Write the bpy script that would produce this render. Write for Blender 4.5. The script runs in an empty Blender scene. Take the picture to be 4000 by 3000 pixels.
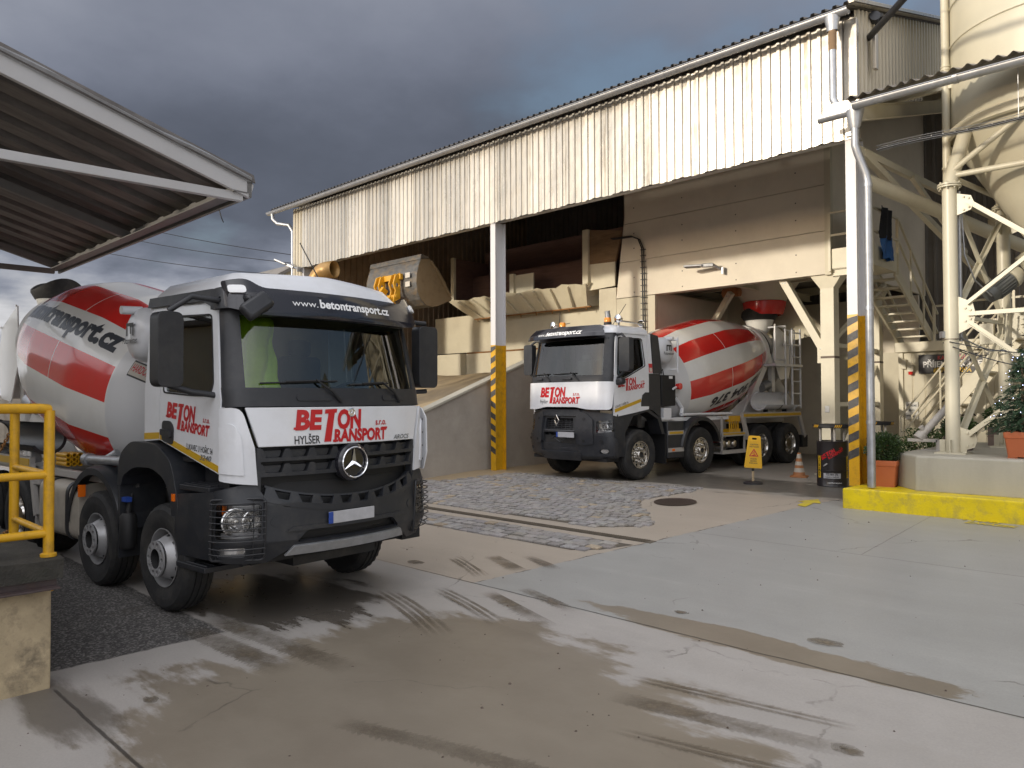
import bpy, bmesh, math, random
from mathutils import Vector as V, Matrix, noise
from mathutils.geometry import tessellate_polygon
R = random.Random(7)
D = bpy.data
SC = bpy.context.scene
COL = SC.collection
PI = math.pi
rad = math.radians

# ------------------------------------------------------------------ materials
def mat(name, col, rough=0.5, metal=0.0, var=0.12, vs=3.0, bump=0.0, bs=40.0, dirt=None, da=0.0, ds=1.5, coat=0.0,
        stretch=None, rvar=0.0, attr=None):
    m = D.materials.new(name); m.use_nodes = True
    nt = m.node_tree; N = nt.nodes; L = nt.links
    b = N['Principled BSDF']
    b.inputs['Roughness'].default_value = rough
    b.inputs['Metallic'].default_value = metal
    if coat:
        b.inputs['Coat Weight'].default_value = coat
        b.inputs['Coat Roughness'].default_value = 0.06
    tc = N.new('ShaderNodeTexCoord')
    mp = N.new('ShaderNodeMapping'); L.new(tc.outputs['Object'], mp.inputs[0])
    if stretch: mp.inputs['Scale'].default_value = stretch
    n1 = N.new('ShaderNodeTexNoise'); n1.inputs['Scale'].default_value = vs; n1.inputs['Detail'].default_value = 6
    n1.inputs['Roughness'].default_value = 0.65
    L.new(mp.outputs[0], n1.inputs['Vector'])
    mr = N.new('ShaderNodeMapRange'); mr.inputs[1].default_value = 0.3; mr.inputs[2].default_value = 0.7
    mr.inputs[3].default_value = 1 - var; mr.inputs[4].default_value = 1 + var
    L.new(n1.outputs[0], mr.inputs[0])
    mx = N.new('ShaderNodeMix'); mx.data_type = 'RGBA'; mx.blend_type = 'MULTIPLY'; mx.inputs[0].default_value = 1
    mx.inputs[6].default_value = (*col, 1)
    L.new(mr.outputs[0], mx.inputs[7])
    out = mx.outputs[2]
    if attr:
        at = N.new('ShaderNodeAttribute'); at.attribute_name = attr
        m3 = N.new('ShaderNodeMix'); m3.data_type = 'RGBA'; m3.blend_type = 'MULTIPLY'; m3.inputs[0].default_value = 1
        L.new(out, m3.inputs[6]); L.new(at.outputs['Color'], m3.inputs[7]); out = m3.outputs[2]
    if dirt:
        n2 = N.new('ShaderNodeTexNoise'); n2.inputs['Scale'].default_value = ds; n2.inputs['Detail'].default_value = 8
        n2.inputs['Roughness'].default_value = 0.7
        L.new(mp.outputs[0], n2.inputs['Vector'])
        r2 = N.new('ShaderNodeMapRange'); r2.inputs[1].default_value = 0.48; r2.inputs[2].default_value = 0.72
        r2.inputs[3].default_value = 0; r2.inputs[4].default_value = da
        L.new(n2.outputs[0], r2.inputs[0])
        m2 = N.new('ShaderNodeMix'); m2.data_type = 'RGBA'
        L.new(r2.outputs[0], m2.inputs[0]); L.new(out, m2.inputs[6]); m2.inputs[7].default_value = (*dirt, 1)
        out = m2.outputs[2]
    L.new(out, b.inputs['Base Color'])
    if rvar:
        r3 = N.new('ShaderNodeMapRange'); r3.inputs[1].default_value = 0.3; r3.inputs[2].default_value = 0.7
        r3.inputs[3].default_value = max(0.03, rough - rvar); r3.inputs[4].default_value = rough + rvar
        L.new(n1.outputs[0], r3.inputs[0]); L.new(r3.outputs[0], b.inputs['Roughness'])
    if bump:
        nb = N.new('ShaderNodeTexNoise'); nb.inputs['Scale'].default_value = bs; nb.inputs['Detail'].default_value = 4
        L.new(tc.outputs['Object'], nb.inputs['Vector'])
        bp = N.new('ShaderNodeBump'); bp.inputs['Strength'].default_value = bump; bp.inputs['Distance'].default_value = 0.02
        L.new(nb.outputs[0], bp.inputs['Height']); L.new(bp.outputs[0], b.inputs['Normal'])
    return m

def glassmat(name, tint, refl=1.0, rough=0.01):
    m = D.materials.new(name); m.use_nodes = True
    nt = m.node_tree; N = nt.nodes; L = nt.links
    for n in list(N): N.remove(n)
    o = N.new('ShaderNodeOutputMaterial'); mx = N.new('ShaderNodeMixShader')
    t = N.new('ShaderNodeBsdfTransparent'); t.inputs[0].default_value = (*tint, 1)
    g = N.new('ShaderNodeBsdfGlossy'); g.inputs['Roughness'].default_value = rough; g.inputs[0].default_value = (1, 1, 1, 1)
    f = N.new('ShaderNodeFresnel'); f.inputs[0].default_value = 1.52
    mu = N.new('ShaderNodeMath'); mu.operation = 'MULTIPLY'; mu.inputs[1].default_value = refl; mu.use_clamp = True
    L.new(f.outputs[0], mu.inputs[0]); L.new(mu.outputs[0], mx.inputs[0])
    L.new(t.outputs[0], mx.inputs[1]); L.new(g.outputs[0], mx.inputs[2]); L.new(mx.outputs[0], o.inputs[0])
    return m

def emit(name, col, s):
    m = D.materials.new(name); m.use_nodes = True
    b = m.node_tree.nodes['Principled BSDF']
    b.inputs['Base Color'].default_value = (*col, 1); b.inputs['Emission Color'].default_value = (*col, 1)
    b.inputs['Emission Strength'].default_value = s
    return m

M = {}
M['white'] = mat('white_paint', (0.68, 0.69, 0.72), 0.28, 0, 0.03, 2, coat=0.5, dirt=(0.42, 0.39, 0.35), da=0.22, ds=2.6)
M['cream'] = mat('cream_steel_paint', (0.66, 0.61, 0.47), 0.42, 0, 0.05, 2, dirt=(0.42, 0.36, 0.26), da=0.3, ds=1.6)
M['creampanel'] = mat('cream_sandwich_panel', (0.60, 0.55, 0.42), 0.5, 0, 0.06, 0.8, dirt=(0.36, 0.30, 0.21), da=0.4, ds=0.7)
M['towerpanel'] = mat('tower_sandwich_panel', (0.72, 0.65, 0.53), 0.5, 0, 0.05, 0.7, dirt=(0.38, 0.33, 0.26), da=0.3, ds=0.5)
M['red'] = mat('red_paint', (0.68, 0.024, 0.020), 0.22, 0, 0.05, 2, coat=0.6, dirt=(0.40, 0.10, 0.08), da=0.2)
M['drumwhite'] = mat('drum_white_paint', (0.80, 0.79, 0.765), 0.25, 0, 0.03, 1.5, coat=0.5, dirt=(0.50, 0.46, 0.39), da=0.2, ds=1.2)
M['drumgrey'] = mat('drum_dome_paint', (0.64, 0.64, 0.65), 0.3, 0, 0.03, 1.5, coat=0.3)
M['dark'] = mat('dark_grey_plastic', (0.019, 0.020, 0.024), 0.42, 0, 0.12, 4, bump=0.05, bs=200, dirt=(0.09, 0.085, 0.08), da=0.25, ds=3)
M['dark2'] = mat('anthracite_plastic', (0.019, 0.021, 0.026), 0.42, 0, 0.1, 4, bump=0.04, bs=220, dirt=(0.085, 0.078, 0.07), da=0.32, ds=5)
M['black'] = mat('black_matt', (0.010, 0.010, 0.011), 0.6, 0, 0.2, 5)
M['gloss_black'] = mat('smoked_visor', (0.018, 0.018, 0.024), 0.12, 0, 0.1, 3, coat=0.3)
M['rubber'] = mat('tyre_rubber', (0.016, 0.016, 0.017), 0.75, 0, 0.2, 5, bump=0.1, bs=60, dirt=(0.075, 0.068, 0.058), da=0.55, ds=4)
M['rimgrey'] = mat('grey_steel_rim', (0.40, 0.40, 0.41), 0.38, 0.35, 0.15, 6, dirt=(0.17, 0.145, 0.12), da=0.6, ds=6)
M['alloy'] = mat('polished_alloy', (0.62, 0.60, 0.57), 0.2, 1.0, 0.08, 6, dirt=(0.30, 0.25, 0.19), da=0.5, ds=5)
M['chrome'] = mat('chrome', (0.8, 0.8, 0.82), 0.07, 1.0, 0.02, 3)
M['galv'] = mat('galvanised_steel', (0.40, 0.41, 0.43), 0.40, 0.7, 0.15, 9, dirt=(0.30, 0.29, 0.27), da=0.4, ds=4)
M['yellow'] = mat('safety_yellow_paint', (0.62, 0.335, 0.010), 0.38, 0, 0.10, 3, dirt=(0.20, 0.115, 0.03), da=0.7, ds=6, bump=0.04, bs=50)
M['kerbyellow'] = mat('kerb_yellow_paint', (0.72, 0.55, 0.004), 0.45, 0, 0.12, 2, dirt=(0.26, 0.21, 0.09), da=0.75, ds=4.5, bump=0.15, bs=40)
M['stripeblack'] = mat('stripe_black_paint', (0.045, 0.042, 0.042), 0.5, 0, 0.25, 12, dirt=(0.14, 0.13, 0.12), da=0.5, ds=9)
M['yband'] = mat('yellow_reflective_band', (0.52, 0.31, 0.01), 0.3, 0, 0.03)
M['orange'] = mat('orange_lens', (0.80, 0.16, 0.01), 0.2, 0, 0.05, coat=0.4)
M['redtext'] = mat('red_film', (0.48, 0.012, 0.018), 0.3, 0, 0.02)
M['blacktext'] = mat('black_film', (0.014, 0.014, 0.017), 0.35, 0, 0.02)
M['greytext'] = mat('dark_grey_film', (0.045, 0.05, 0.062), 0.3, 0, 0.02)
M['whitetext'] = mat('white_film', (0.80, 0.80, 0.80), 0.4, 0, 0.02)
M['yellowtext'] = mat('yellow_film', (0.75, 0.47, 0.01), 0.4, 0, 0.02)
M['chassis'] = mat('chassis_dark', (0.016, 0.016, 0.017), 0.6, 0, 0.25, 5, dirt=(0.07, 0.06, 0.05), da=0.5, ds=4)
M['subframe'] = mat('grey_subframe_paint', (0.42, 0.40, 0.38), 0.4, 0, 0.08, 3, dirt=(0.26, 0.22, 0.17), da=0.5, ds=3)
M['tank'] = mat('dusty_aluminium_tank', (0.44, 0.40, 0.34), 0.5, 0.25, 0.12, 3, dirt=(0.27, 0.23, 0.18), da=0.6, ds=2.5)
M['lampglass'] = mat('lamp_reflector', (0.72, 0.72, 0.72), 0.12, 0.9, 0.25, 16)
M['lamppan'] = mat('lamp_housing', (0.30, 0.30, 0.31), 0.35, 0.3, 0.15, 12)
M['lens'] = glassmat('lamp_lens', (0.93, 0.93, 0.93))
M['glass'] = glassmat('windscreen_glass', (0.52, 0.60, 0.56), 2.0)
M['sideglass'] = glassmat('side_window_glass', (0.72, 0.80, 0.75), 1.3)
M['beige'] = mat('beige_cab_lining', (0.40, 0.31, 0.19), 0.8, 0, 0.1)
M['seat'] = mat('dark_seat_fabric', (0.03, 0.032, 0.035), 0.85, 0, 0.15, 20)
M['hivis'] = mat('hi_vis_yellow_fabric', (0.55, 0.72, 0.03), 0.7, 0, 0.1, 8)
M['concwall'] = mat('retaining_wall_concrete', (0.33, 0.30, 0.26), 0.8, 0, 0.12, 1.2, bump=0.15, bs=25, dirt=(0.20, 0.17, 0.135), da=0.5, ds=0.9)
M['plinth'] = mat('plinth_concrete', (0.40, 0.375, 0.31), 0.75, 0, 0.10, 1.5, bump=0.12, bs=30, dirt=(0.25, 0.23, 0.19), da=0.5, ds=1.4, stretch=(1, 1, 0.35))
M['dockwall'] = mat('dock_render', (0.40, 0.32, 0.205), 0.85, 0, 0.22, 3, bump=0.3, bs=40, dirt=(0.085, 0.07, 0.052), da=0.95, ds=4.2)
M['dockslab'] = mat('mossy_dock_slab', (0.040, 0.037, 0.031), 0.85, 0, 0.35, 7, bump=0.5, bs=60, dirt=(0.022, 0.026, 0.014), da=0.6, ds=6)
M['angle'] = mat('rusty_angle_steel', (0.060, 0.043, 0.043), 0.5, 0.1, 0.25, 7, dirt=(0.09, 0.05, 0.035), da=0.5, ds=8)
M['fascia'] = mat('cream_fascia_sheet', (0.70, 0.63, 0.52), 0.36, 0.35, 0.10, 0.9, dirt=(0.46, 0.38, 0.28), da=0.45, ds=1.1, stretch=(3, 1, 0.3), rvar=0.07)
M['sidesheet'] = mat('cream_side_sheet', (0.50, 0.45, 0.35), 0.5, 0.1, 0.08, 1.2, dirt=(0.33, 0.28, 0.2), da=0.35, ds=1.5, stretch=(1, 3, 0.4))
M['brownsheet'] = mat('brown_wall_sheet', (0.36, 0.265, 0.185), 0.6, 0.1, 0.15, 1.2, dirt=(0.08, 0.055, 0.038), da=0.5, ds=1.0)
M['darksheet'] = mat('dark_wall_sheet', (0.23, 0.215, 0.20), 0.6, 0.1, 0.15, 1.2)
M['roofsheet'] = mat('weathered_roof_sheet', (0.22, 0.20, 0.18), 0.6, 0.2, 0.2, 2, dirt=(0.07, 0.06, 0.05), da=0.5)
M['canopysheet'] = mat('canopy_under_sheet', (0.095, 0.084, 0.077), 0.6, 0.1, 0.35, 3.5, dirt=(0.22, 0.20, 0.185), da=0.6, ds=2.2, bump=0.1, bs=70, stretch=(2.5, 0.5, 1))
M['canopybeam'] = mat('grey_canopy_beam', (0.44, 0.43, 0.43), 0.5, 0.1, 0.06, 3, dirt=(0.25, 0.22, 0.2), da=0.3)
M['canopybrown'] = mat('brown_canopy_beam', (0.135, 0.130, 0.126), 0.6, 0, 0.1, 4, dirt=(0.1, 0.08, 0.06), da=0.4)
M['postwhite'] = mat('white_post_paint', (0.58, 0.57, 0.575), 0.4, 0, 0.04, 3, dirt=(0.46, 0.42, 0.37), da=0.25, ds=3)
M['wood'] = mat('weathered_boards', (0.22, 0.14, 0.075), 0.8, 0, 0.3, 3, stretch=(1, 1, 6), dirt=(0.10, 0.065, 0.04), da=0.5)
M['redboard'] = mat('dark_red_board', (0.15, 0.085, 0.07), 0.8, 0, 0.2, 4, stretch=(0.5, 1, 5))
M['hivis'] = mat('hi_vis_yellow_fabric', (0.60, 0.85, 0.03), 0.7, 0, 0.1, 8)
M['rust'] = mat('rusty_edge', (0.26, 0.12, 0.035), 0.8, 0, 0.3, 12)
M['terracotta'] = mat('terracotta_plastic_pot', (0.46, 0.125, 0.045), 0.45, 0, 0.06, 3, dirt=(0.32, 0.12, 0.06), da=0.3)
M['soil'] = mat('potting_soil', (0.03, 0.02, 0.013), 0.9, 0, 0.3, 30, bump=0.4)
M['planterwood'] = mat('dark_planter_wood', (0.075, 0.052, 0.045), 0.7, 0, 0.2, 5)
M['barrelprint'] = mat('black_printed_barrel', (0.020, 0.017, 0.019), 0.3, 0, 0.15, 3, coat=0.2)
M['barrelgrey'] = mat('grey_printed_barrel', (0.24, 0.25, 0.26), 0.35, 0, 0.1, 3)
M['coneorange'] = mat('dusty_orange_cone', (0.42, 0.17, 0.06), 0.6, 0, 0.12, 6, dirt=(0.27, 0.19, 0.12), da=0.5, ds=8)
M['conewhite'] = mat('dusty_white_band', (0.50, 0.46, 0.40), 0.6, 0, 0.1, 6)
M['signyellow'] = mat('yellow_plastic_sign', (0.70, 0.40, 0.008), 0.35, 0, 0.03)
M['silo'] = mat('cream_silo_paint', (0.56, 0.52, 0.40), 0.36, 0, 0.05, 1, coat=0.0, dirt=(0.45, 0.39, 0.28), da=0.3, ds=0.8)
M['motor'] = mat('grey_motor', (0.13, 0.135, 0.13), 0.45, 0.2, 0.15, 8)
M['loaderyellow'] = mat('loader_yellow', (0.60, 0.30, 0.012), 0.4, 0, 0.08, 4, dirt=(0.30, 0.18, 0.06), da=0.5)
M['bucketsteel'] = mat('worn_bucket_steel', (0.10, 0.098, 0.095), 0.5, 0.35, 0.35, 5, dirt=(0.30, 0.19, 0.075), da=0.55, ds=3, stretch=(1, 1, 2))
M['bucketmud'] = mat('mud_coated_bucket', (0.21, 0.145, 0.075), 0.75, 0, 0.25, 4, dirt=(0.10, 0.085, 0.06), da=0.5, ds=4)
M['brass'] = mat('dusty_ochre_duct', (0.36, 0.21, 0.065), 0.42, 0.3, 0.2, 5, dirt=(0.2, 0.14, 0.08), da=0.4)
M['sand'] = mat('sandy_ramp', (0.40, 0.30, 0.175), 0.9, 0, 0.22, 1.5, bump=0.3, bs=30, dirt=(0.20, 0.165, 0.12), da=0.8, ds=0.8, stretch=(1, 0.4, 1))
M['cobble'] = mat('granite_setts', (0.265, 0.258, 0.250), 0.5, 0, 0.25, 30, bump=0.3, bs=60, attr='tone', dirt=(0.27, 0.22, 0.15), da=0.45, ds=1.1)
M['cobbleseam'] = mat('sett_joint_dirt', (0.085, 0.073, 0.058), 0.9, 0, 0.3, 20, dirt=(0.2, 0.16, 0.11), da=0.5, ds=1.1)
M['iron'] = mat('cast_iron', (0.085, 0.062, 0.05), 0.5, 0.4, 0.25, 20)
M['grate'] = mat('drain_grate', (0.12, 0.10, 0.075), 0.6, 0.3, 0.25, 20)
M['cable'] = mat('black_cable', (0.014, 0.015, 0.02), 0.4, 0, 0.1)
M['roadyellow'] = mat('worn_road_yellow', (0.56, 0.44, 0.03), 0.55, 0, 0.12, 6, dirt=(0.33, 0.30, 0.2), da=0.55, ds=7)
M['leaf'] = mat('box_leaf', (0.040, 0.080, 0.022), 0.5, 0, 0.3, 12, attr='tone')
M['fir'] = mat('fir_needle', (0.022, 0.055, 0.024), 0.5, 0, 0.3, 9, attr='tone')
M['bark'] = mat('bark', (0.10, 0.07, 0.045), 0.9, 0, 0.3, 12)
M['houseplaster'] = mat('cream_house_plaster', (0.60, 0.55, 0.42), 0.8, 0, 0.06, 1)
M['housegrey'] = mat('grey_house_cladding', (0.16, 0.16, 0.165), 0.6, 0, 0.1, 1)
M['blueband'] = mat('plate_blue', (0.02, 0.06, 0.30), 0.4)
M['plate'] = mat('plate_white', (0.42, 0.42, 0.44), 0.4, 0, 0.1, 12)
M['bluecloth'] = mat('blue_plastic_bag', (0.015, 0.10, 0.32), 0.5, 0, 0.2, 8)
M['blackcloth'] = mat('black_work_clothes', (0.012, 0.012, 0.016), 0.85, 0, 0.3, 8, bump=0.6, bs=12)
M['redhose'] = mat('red_hose', (0.42, 0.05, 0.02), 0.5)
M['paper'] = mat('white_paper', (0.70, 0.69, 0.66), 0.7, 0, 0.02)
M['signboard'] = mat('anthracite_sign_board', (0.022, 0.022, 0.028), 0.45, 0, 0.05)
M['amber'] = mat('amber_beacon', (0.75, 0.25, 0.01), 0.15, 0, 0.1, coat=0.5)
def fascia_material():
    m = mat('weathered_fascia_sheet', (0.57, 0.535, 0.475), 0.31, 0.5, 0.10, 0.9, stretch=(3, 1, 0.3), rvar=0.10)
    nt = m.node_tree; N = nt.nodes; L = nt.links; b = N['Principled BSDF']; src = b.inputs['Base Color'].links[0].from_socket
    tc = [n for n in N if n.type == 'TEX_COORD'][0]; sp = N.new('ShaderNodeSeparateXYZ'); L.new(tc.outputs['Object'], sp.inputs[0])
    def mm(op, a, c=None):
        n = N.new('ShaderNodeMath'); n.operation = op
        for i, q in enumerate((a, c)):
            if q is None: continue
            if isinstance(q, (int, float)): n.inputs[i].default_value = q
            else: L.new(q, n.inputs[i])
        return n.outputs[0]
    u = mm('DIVIDE', sp.outputs[0], 1.08); fr = mm('FRACT', u); cell = mm('FLOOR', u)
    wn = N.new('ShaderNodeTexWhiteNoise'); wn.noise_dimensions = '1D'; L.new(cell, wn.inputs['W'])
    seam = mm('LESS_THAN', fr, 0.085)
    cv = N.new('ShaderNodeCombineXYZ'); L.new(mm('MULTIPLY', sp.outputs[0], 4.0), cv.inputs[0]); L.new(mm('MULTIPLY', sp.outputs[2], 0.55), cv.inputs[2])
    nz = N.new('ShaderNodeTexNoise'); nz.inputs['Scale'].default_value = 1.6; nz.inputs['Detail'].default_value = 7; nz.inputs['Roughness'].default_value = 0.7; L.new(cv.outputs[0], nz.inputs['Vector'])
    st = N.new('ShaderNodeMapRange'); st.inputs[1].default_value = 0.44; st.inputs[2].default_value = 0.60; L.new(nz.outputs[0], st.inputs[0])
    k = mm('MULTIPLY', seam, mm('ADD', 0.25, mm('MULTIPLY', st.outputs[0], 0.75)))
    t = mm('ADD', 0.80, mm('MULTIPLY', wn.outputs['Value'], 0.30))
    a = N.new('ShaderNodeMix'); a.data_type = 'RGBA'; a.blend_type = 'MULTIPLY'; a.inputs[0].default_value = 1; L.new(src, a.inputs[6]); L.new(t, a.inputs[7])
    c = N.new('ShaderNodeMix'); c.data_type = 'RGBA'; L.new(k, c.inputs[0]); L.new(a.outputs[2], c.inputs[6]); c.inputs[7].default_value = (0.27, 0.235, 0.185, 1)
    n2 = N.new('ShaderNodeTexNoise'); n2.inputs['Scale'].default_value = 2.2; n2.inputs['Detail'].default_value = 8; n2.inputs['Roughness'].default_value = 0.75; L.new(tc.outputs['Object'], n2.inputs['Vector'])
    s2 = N.new('ShaderNodeMapRange'); s2.inputs[1].default_value = 0.52; s2.inputs[2].default_value = 0.68; s2.inputs[4].default_value = 0.35; L.new(n2.outputs[0], s2.inputs[0])
    d = N.new('ShaderNodeMix'); d.data_type = 'RGBA'; L.new(s2.outputs[0], d.inputs[0]); L.new(c.outputs[2], d.inputs[6]); d.inputs[7].default_value = (0.40, 0.345, 0.27, 1)
    L.new(d.outputs[2], b.inputs['Base Color'])
    nb = N.new('ShaderNodeTexNoise'); nb.inputs['Scale'].default_value = 2.0; nb.inputs['Detail'].default_value = 2; L.new(tc.outputs['Object'], nb.inputs['Vector'])
    bp = N.new('ShaderNodeBump'); bp.inputs['Strength'].default_value = 0.5; bp.inputs['Distance'].default_value = 0.03; L.new(nb.outputs[0], bp.inputs['Height']); L.new(bp.outputs[0], b.inputs['Normal'])
    return m
M['fascia'] = fascia_material()
def film_material(name, col, rough, a0, a1, sc):
    m = mat(name, col, rough, 0, 0.2, 6); nt = m.node_tree; N = nt.nodes; L = nt.links
    o = [n for n in N if n.type == 'OUTPUT_MATERIAL'][0]; b = N['Principled BSDF']
    tc = N.new('ShaderNodeTexCoord'); nz = N.new('ShaderNodeTexNoise'); nz.inputs['Scale'].default_value = sc; nz.inputs['Detail'].default_value = 7; nz.inputs['Roughness'].default_value = 0.75; L.new(tc.outputs['Object'], nz.inputs['Vector'])
    r = N.new('ShaderNodeMapRange'); r.inputs[1].default_value = 0.36; r.inputs[2].default_value = 0.62; r.inputs[3].default_value = a0; r.inputs[4].default_value = a1; L.new(nz.outputs[0], r.inputs[0])
    at = N.new('ShaderNodeAttribute'); at.attribute_name = 'tone'
    mu = N.new('ShaderNodeMath'); mu.operation = 'MULTIPLY'; mu.use_clamp = True; L.new(r.outputs[0], mu.inputs[0]); L.new(at.outputs['Fac'], mu.inputs[1])
    L.new(mu.outputs[0], b.inputs['Alpha']); return m
M['bluelight'] = emit('cold_fairy_light', (0.6, 0.68, 1.0), 6)

# ------------------------------------------------------------------ mesh builder
class MB:
    def __init__(s): s.v = []; s.f = []; s.m = []; s.tone = None
    def add(s, vs, fs, m=0):
        o = len(s.v); s.v += [tuple(p) for p in vs]
        s.f += [tuple(i + o for i in f) for f in fs]; s.m += [m] * len(fs); return s
    def box(s, x0, x1, y0, y1, z0, z1, m=0):
        x0, x1 = sorted((x0, x1)); y0, y1 = sorted((y0, y1)); z0, z1 = sorted((z0, z1))
        vs = [(x, y, z) for z in (z0, z1) for y in (y0, y1) for x in (x0, x1)]
        return s.add(vs, [(0, 2, 3, 1), (4, 5, 7, 6), (0, 1, 5, 4), (2, 6, 7, 3), (0, 4, 6, 2), (1, 3, 7, 5)], m)
    def obox(s, c, sx, sy, sz, mx, m=0):
        b = MB().box(-sx / 2, sx / 2, -sy / 2, sy / 2, -sz / 2, sz / 2); c = V(c)
        return s.add([c + mx @ V(p) for p in b.v], b.f, m)
    def beam(s, p, q, w, h, up=(0, 0, 1), m=0):
        p = V(p); q = V(q); d = (q - p).normalized(); u = V(up)
        sd = d.cross(u)
        if sd.length < 1e-4: sd = d.cross(V((1, 0, 0)))
        sd.normalize(); u = sd.cross(d)
        vs = [a + sd * (i * w / 2) + u * (j * h / 2) for a in (p, q) for j in (-1, 1) for i in (-1, 1)]
        return s.add(vs, [(0, 1, 3, 2), (4, 6, 7, 5), (0, 4, 5, 1), (2, 3, 7, 6), (0, 2, 6, 4), (1, 5, 7, 3)], m)
    def angle(s, p, q, w, t=0.008, up=(0, 0, 1), m=0):     # L section
        p = V(p); q = V(q); d = (q - p).normalized(); u = V(up); sd = d.cross(u).normalized(); u = sd.cross(d)
        s.beam(p + u * (w / 2), q + u * (w / 2), t, w, up, m)
        return s.beam(p + sd * (w / 2 + t / 2), q + sd * (w / 2 + t / 2), w, t, up, m)
    def ibeam(s, p, q, w, h, t=0.014, up=(0, 0, 1), m=0):
        p = V(p); q = V(q); d = (q - p).normalized(); u = V(up); sd = d.cross(u).normalized(); u = sd.cross(d)
        s.beam(p, q, t * 0.8, h - 2 * t, up, m)
        for k in (-1, 1): s.beam(p + u * k * (h - t) / 2, q + u * k * (h - t) / 2, w, t, up, m)
        return s
    def tube(s, pts, r, n=10, m=0, cap=True):
        pts = [V(p) for p in pts]; rs = r if isinstance(r, (list, tuple)) else [r] * len(pts)
        vs = []; fs = []; pu = None
        for i, p in enumerate(pts):
            if i == 0: d = pts[1] - p
            elif i == len(pts) - 1: d = p - pts[i - 1]
            else: d = (pts[i + 1] - p).normalized() + (p - pts[i - 1]).normalized()
            d.normalize()
            if pu is None:
                a = V((0, 0, 1)) if abs(d.z) < 0.9 else V((1, 0, 0)); pu = d.cross(a).normalized()
            else: pu = (pu - d * pu.dot(d)).normalized()
            w = d.cross(pu)
            for k in range(n):
                t = 2 * PI * k / n; vs.append(p + (pu * math.cos(t) + w * math.sin(t)) * rs[i])
        for i in range(len(pts) - 1):
            for k in range(n):
                a = i * n + k; b = i * n + (k + 1) % n; fs.append((a, b, b + n, a + n))
        if cap:
            fs.append(tuple(reversed(range(n)))); fs.append(tuple(range((len(pts) - 1) * n, len(pts) * n)))
        return s.add(vs, fs, m)
    def lathe(s, prof, n, T, m=0, close=False, mf=None, a0=0.0, a1=2 * PI, cap=False):
        # prof: list of (r, t); T maps (x, y, t) -> world, axis = t
        full = abs(a1 - a0 - 2 * PI) < 1e-6; k = n if full else n + 1
        vs = []
        for (r, t) in prof:
            for j in range(k):
                a = a0 + (a1 - a0) * j / n; vs.append(T(r * math.cos(a), r * math.sin(a), t))
        P = len(prof); rng = range(P if close else P - 1)
        fs = []; ms = []
        for i in rng:
            i2 = (i + 1) % P
            for j in range(n):
                j2 = (j + 1) % k
                fs.append((i * k + j, i * k + j2, i2 * k + j2, i2 * k + j)); ms.append(mf(i, j) if mf else m)
        if cap:
            fs.append(tuple(reversed(range(k)))); ms.append(m)
            fs.append(tuple(range((P - 1) * k, P * k))); ms.append(m)
        o = len(s.v); s.v += [tuple(p) for p in vs]; s.f += [tuple(i + o for i in f) for f in fs]; s.m += ms
        return s
    def prism(s, outer, holes, fn, h0, h1, m=0):           # 2D polygon -> fn(u, v, h)
        loops = [outer] + list(holes)
        tri = tessellate_polygon([[V((a, b, 0)) for a, b in l] for l in loops])
        flat = [p for l in loops for p in l]; n = len(flat)
        vs = [fn(a, b, h1) for a, b in flat] + [fn(a, b, h0) for a, b in flat]
        fs = []
        for t in tri:
            (ax, ay), (bx, by), (cx, cy) = [flat[i] for i in t]
            if (bx - ax) * (cy - ay) - (by - ay) * (cx - ax) < 0: t = (t[0], t[2], t[1])
            fs.append(tuple(t)); fs.append((t[0] + n, t[2] + n, t[1] + n))
        o = 0
        for li, l in enumerate(loops):
            k = len(l); ar = sum(l[i][0] * l[(i + 1) % k][1] - l[(i + 1) % k][0] * l[i][1] for i in range(k))
            ccw = (ar > 0) == (li == 0)
            for i in range(k):
                a = o + i; b = o + (i + 1) % k
                fs.append((a, a + n, b + n, b) if ccw else (b, b + n, a + n, a))
            o += k
        return s.add(vs, fs, m)
    def patch(s, outer, holes, S, o0, o1, du=0.12, dv=0.25, m=0, mesh2d=None):
        bm = bmesh.new()
        if mesh2d:
            vs2, fs2 = mesh2d
            bv = [bm.verts.new((a, b, 0)) for a, b in vs2]
            for f in fs2:
                try: bm.faces.new([bv[i] for i in f])
                except ValueError: pass
        else:
            loops = [outer] + list(holes)
            flat = [p for l in loops for p in l]
            bv = [bm.verts.new((a, b, 0)) for a, b in flat]
            for t in tessellate_polygon([[V((a, b, 0)) for a, b in l] for l in loops]):
                try: bm.faces.new([bv[i] for i in t])
                except ValueError: pass
        us = [v.co.x for v in bm.verts]; zs = [v.co.y for v in bm.verts]
        for (lo, hi, st, no) in ((min(us), max(us), du, (1, 0, 0)), (min(zs), max(zs), dv, (0, 1, 0))):
            k = math.floor(lo / st) + 1
            while k * st < hi - 1e-5:
                co = (k * st, 0, 0) if no[0] else (0, k * st, 0)
                bmesh.ops.bisect_plane(bm, geom=bm.verts[:] + bm.edges[:] + bm.faces[:], plane_co=co, plane_no=no, dist=1e-5)
                k += 1
        bm.verts.index_update(); bm.normal_update()
        n = len(bm.verts)
        up = [S(v.co.x, v.co.y, o1) for v in bm.verts]
        fs = []
        for f in bm.faces:
            ids = [v.index for v in f.verts]
            if f.normal.z < 0: ids.reverse()
            fs.append(tuple(ids))
        if o0 is None:
            bm.free(); return s.add(up, fs, m)
        dn = [S(v.co.x, v.co.y, o0) for v in bm.verts]
        top = list(fs)
        for f in top: fs.append(tuple(i + n for i in reversed(f)))
        ed = {}
        for f in top:
            for i in range(len(f)):
                a, b = f[i], f[(i + 1) % len(f)]; ed[(a, b)] = 1
        for (a, b) in ed:
            if (b, a) not in ed: fs.append((a, a + n, b + n, b))
        bm.free()
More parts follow.
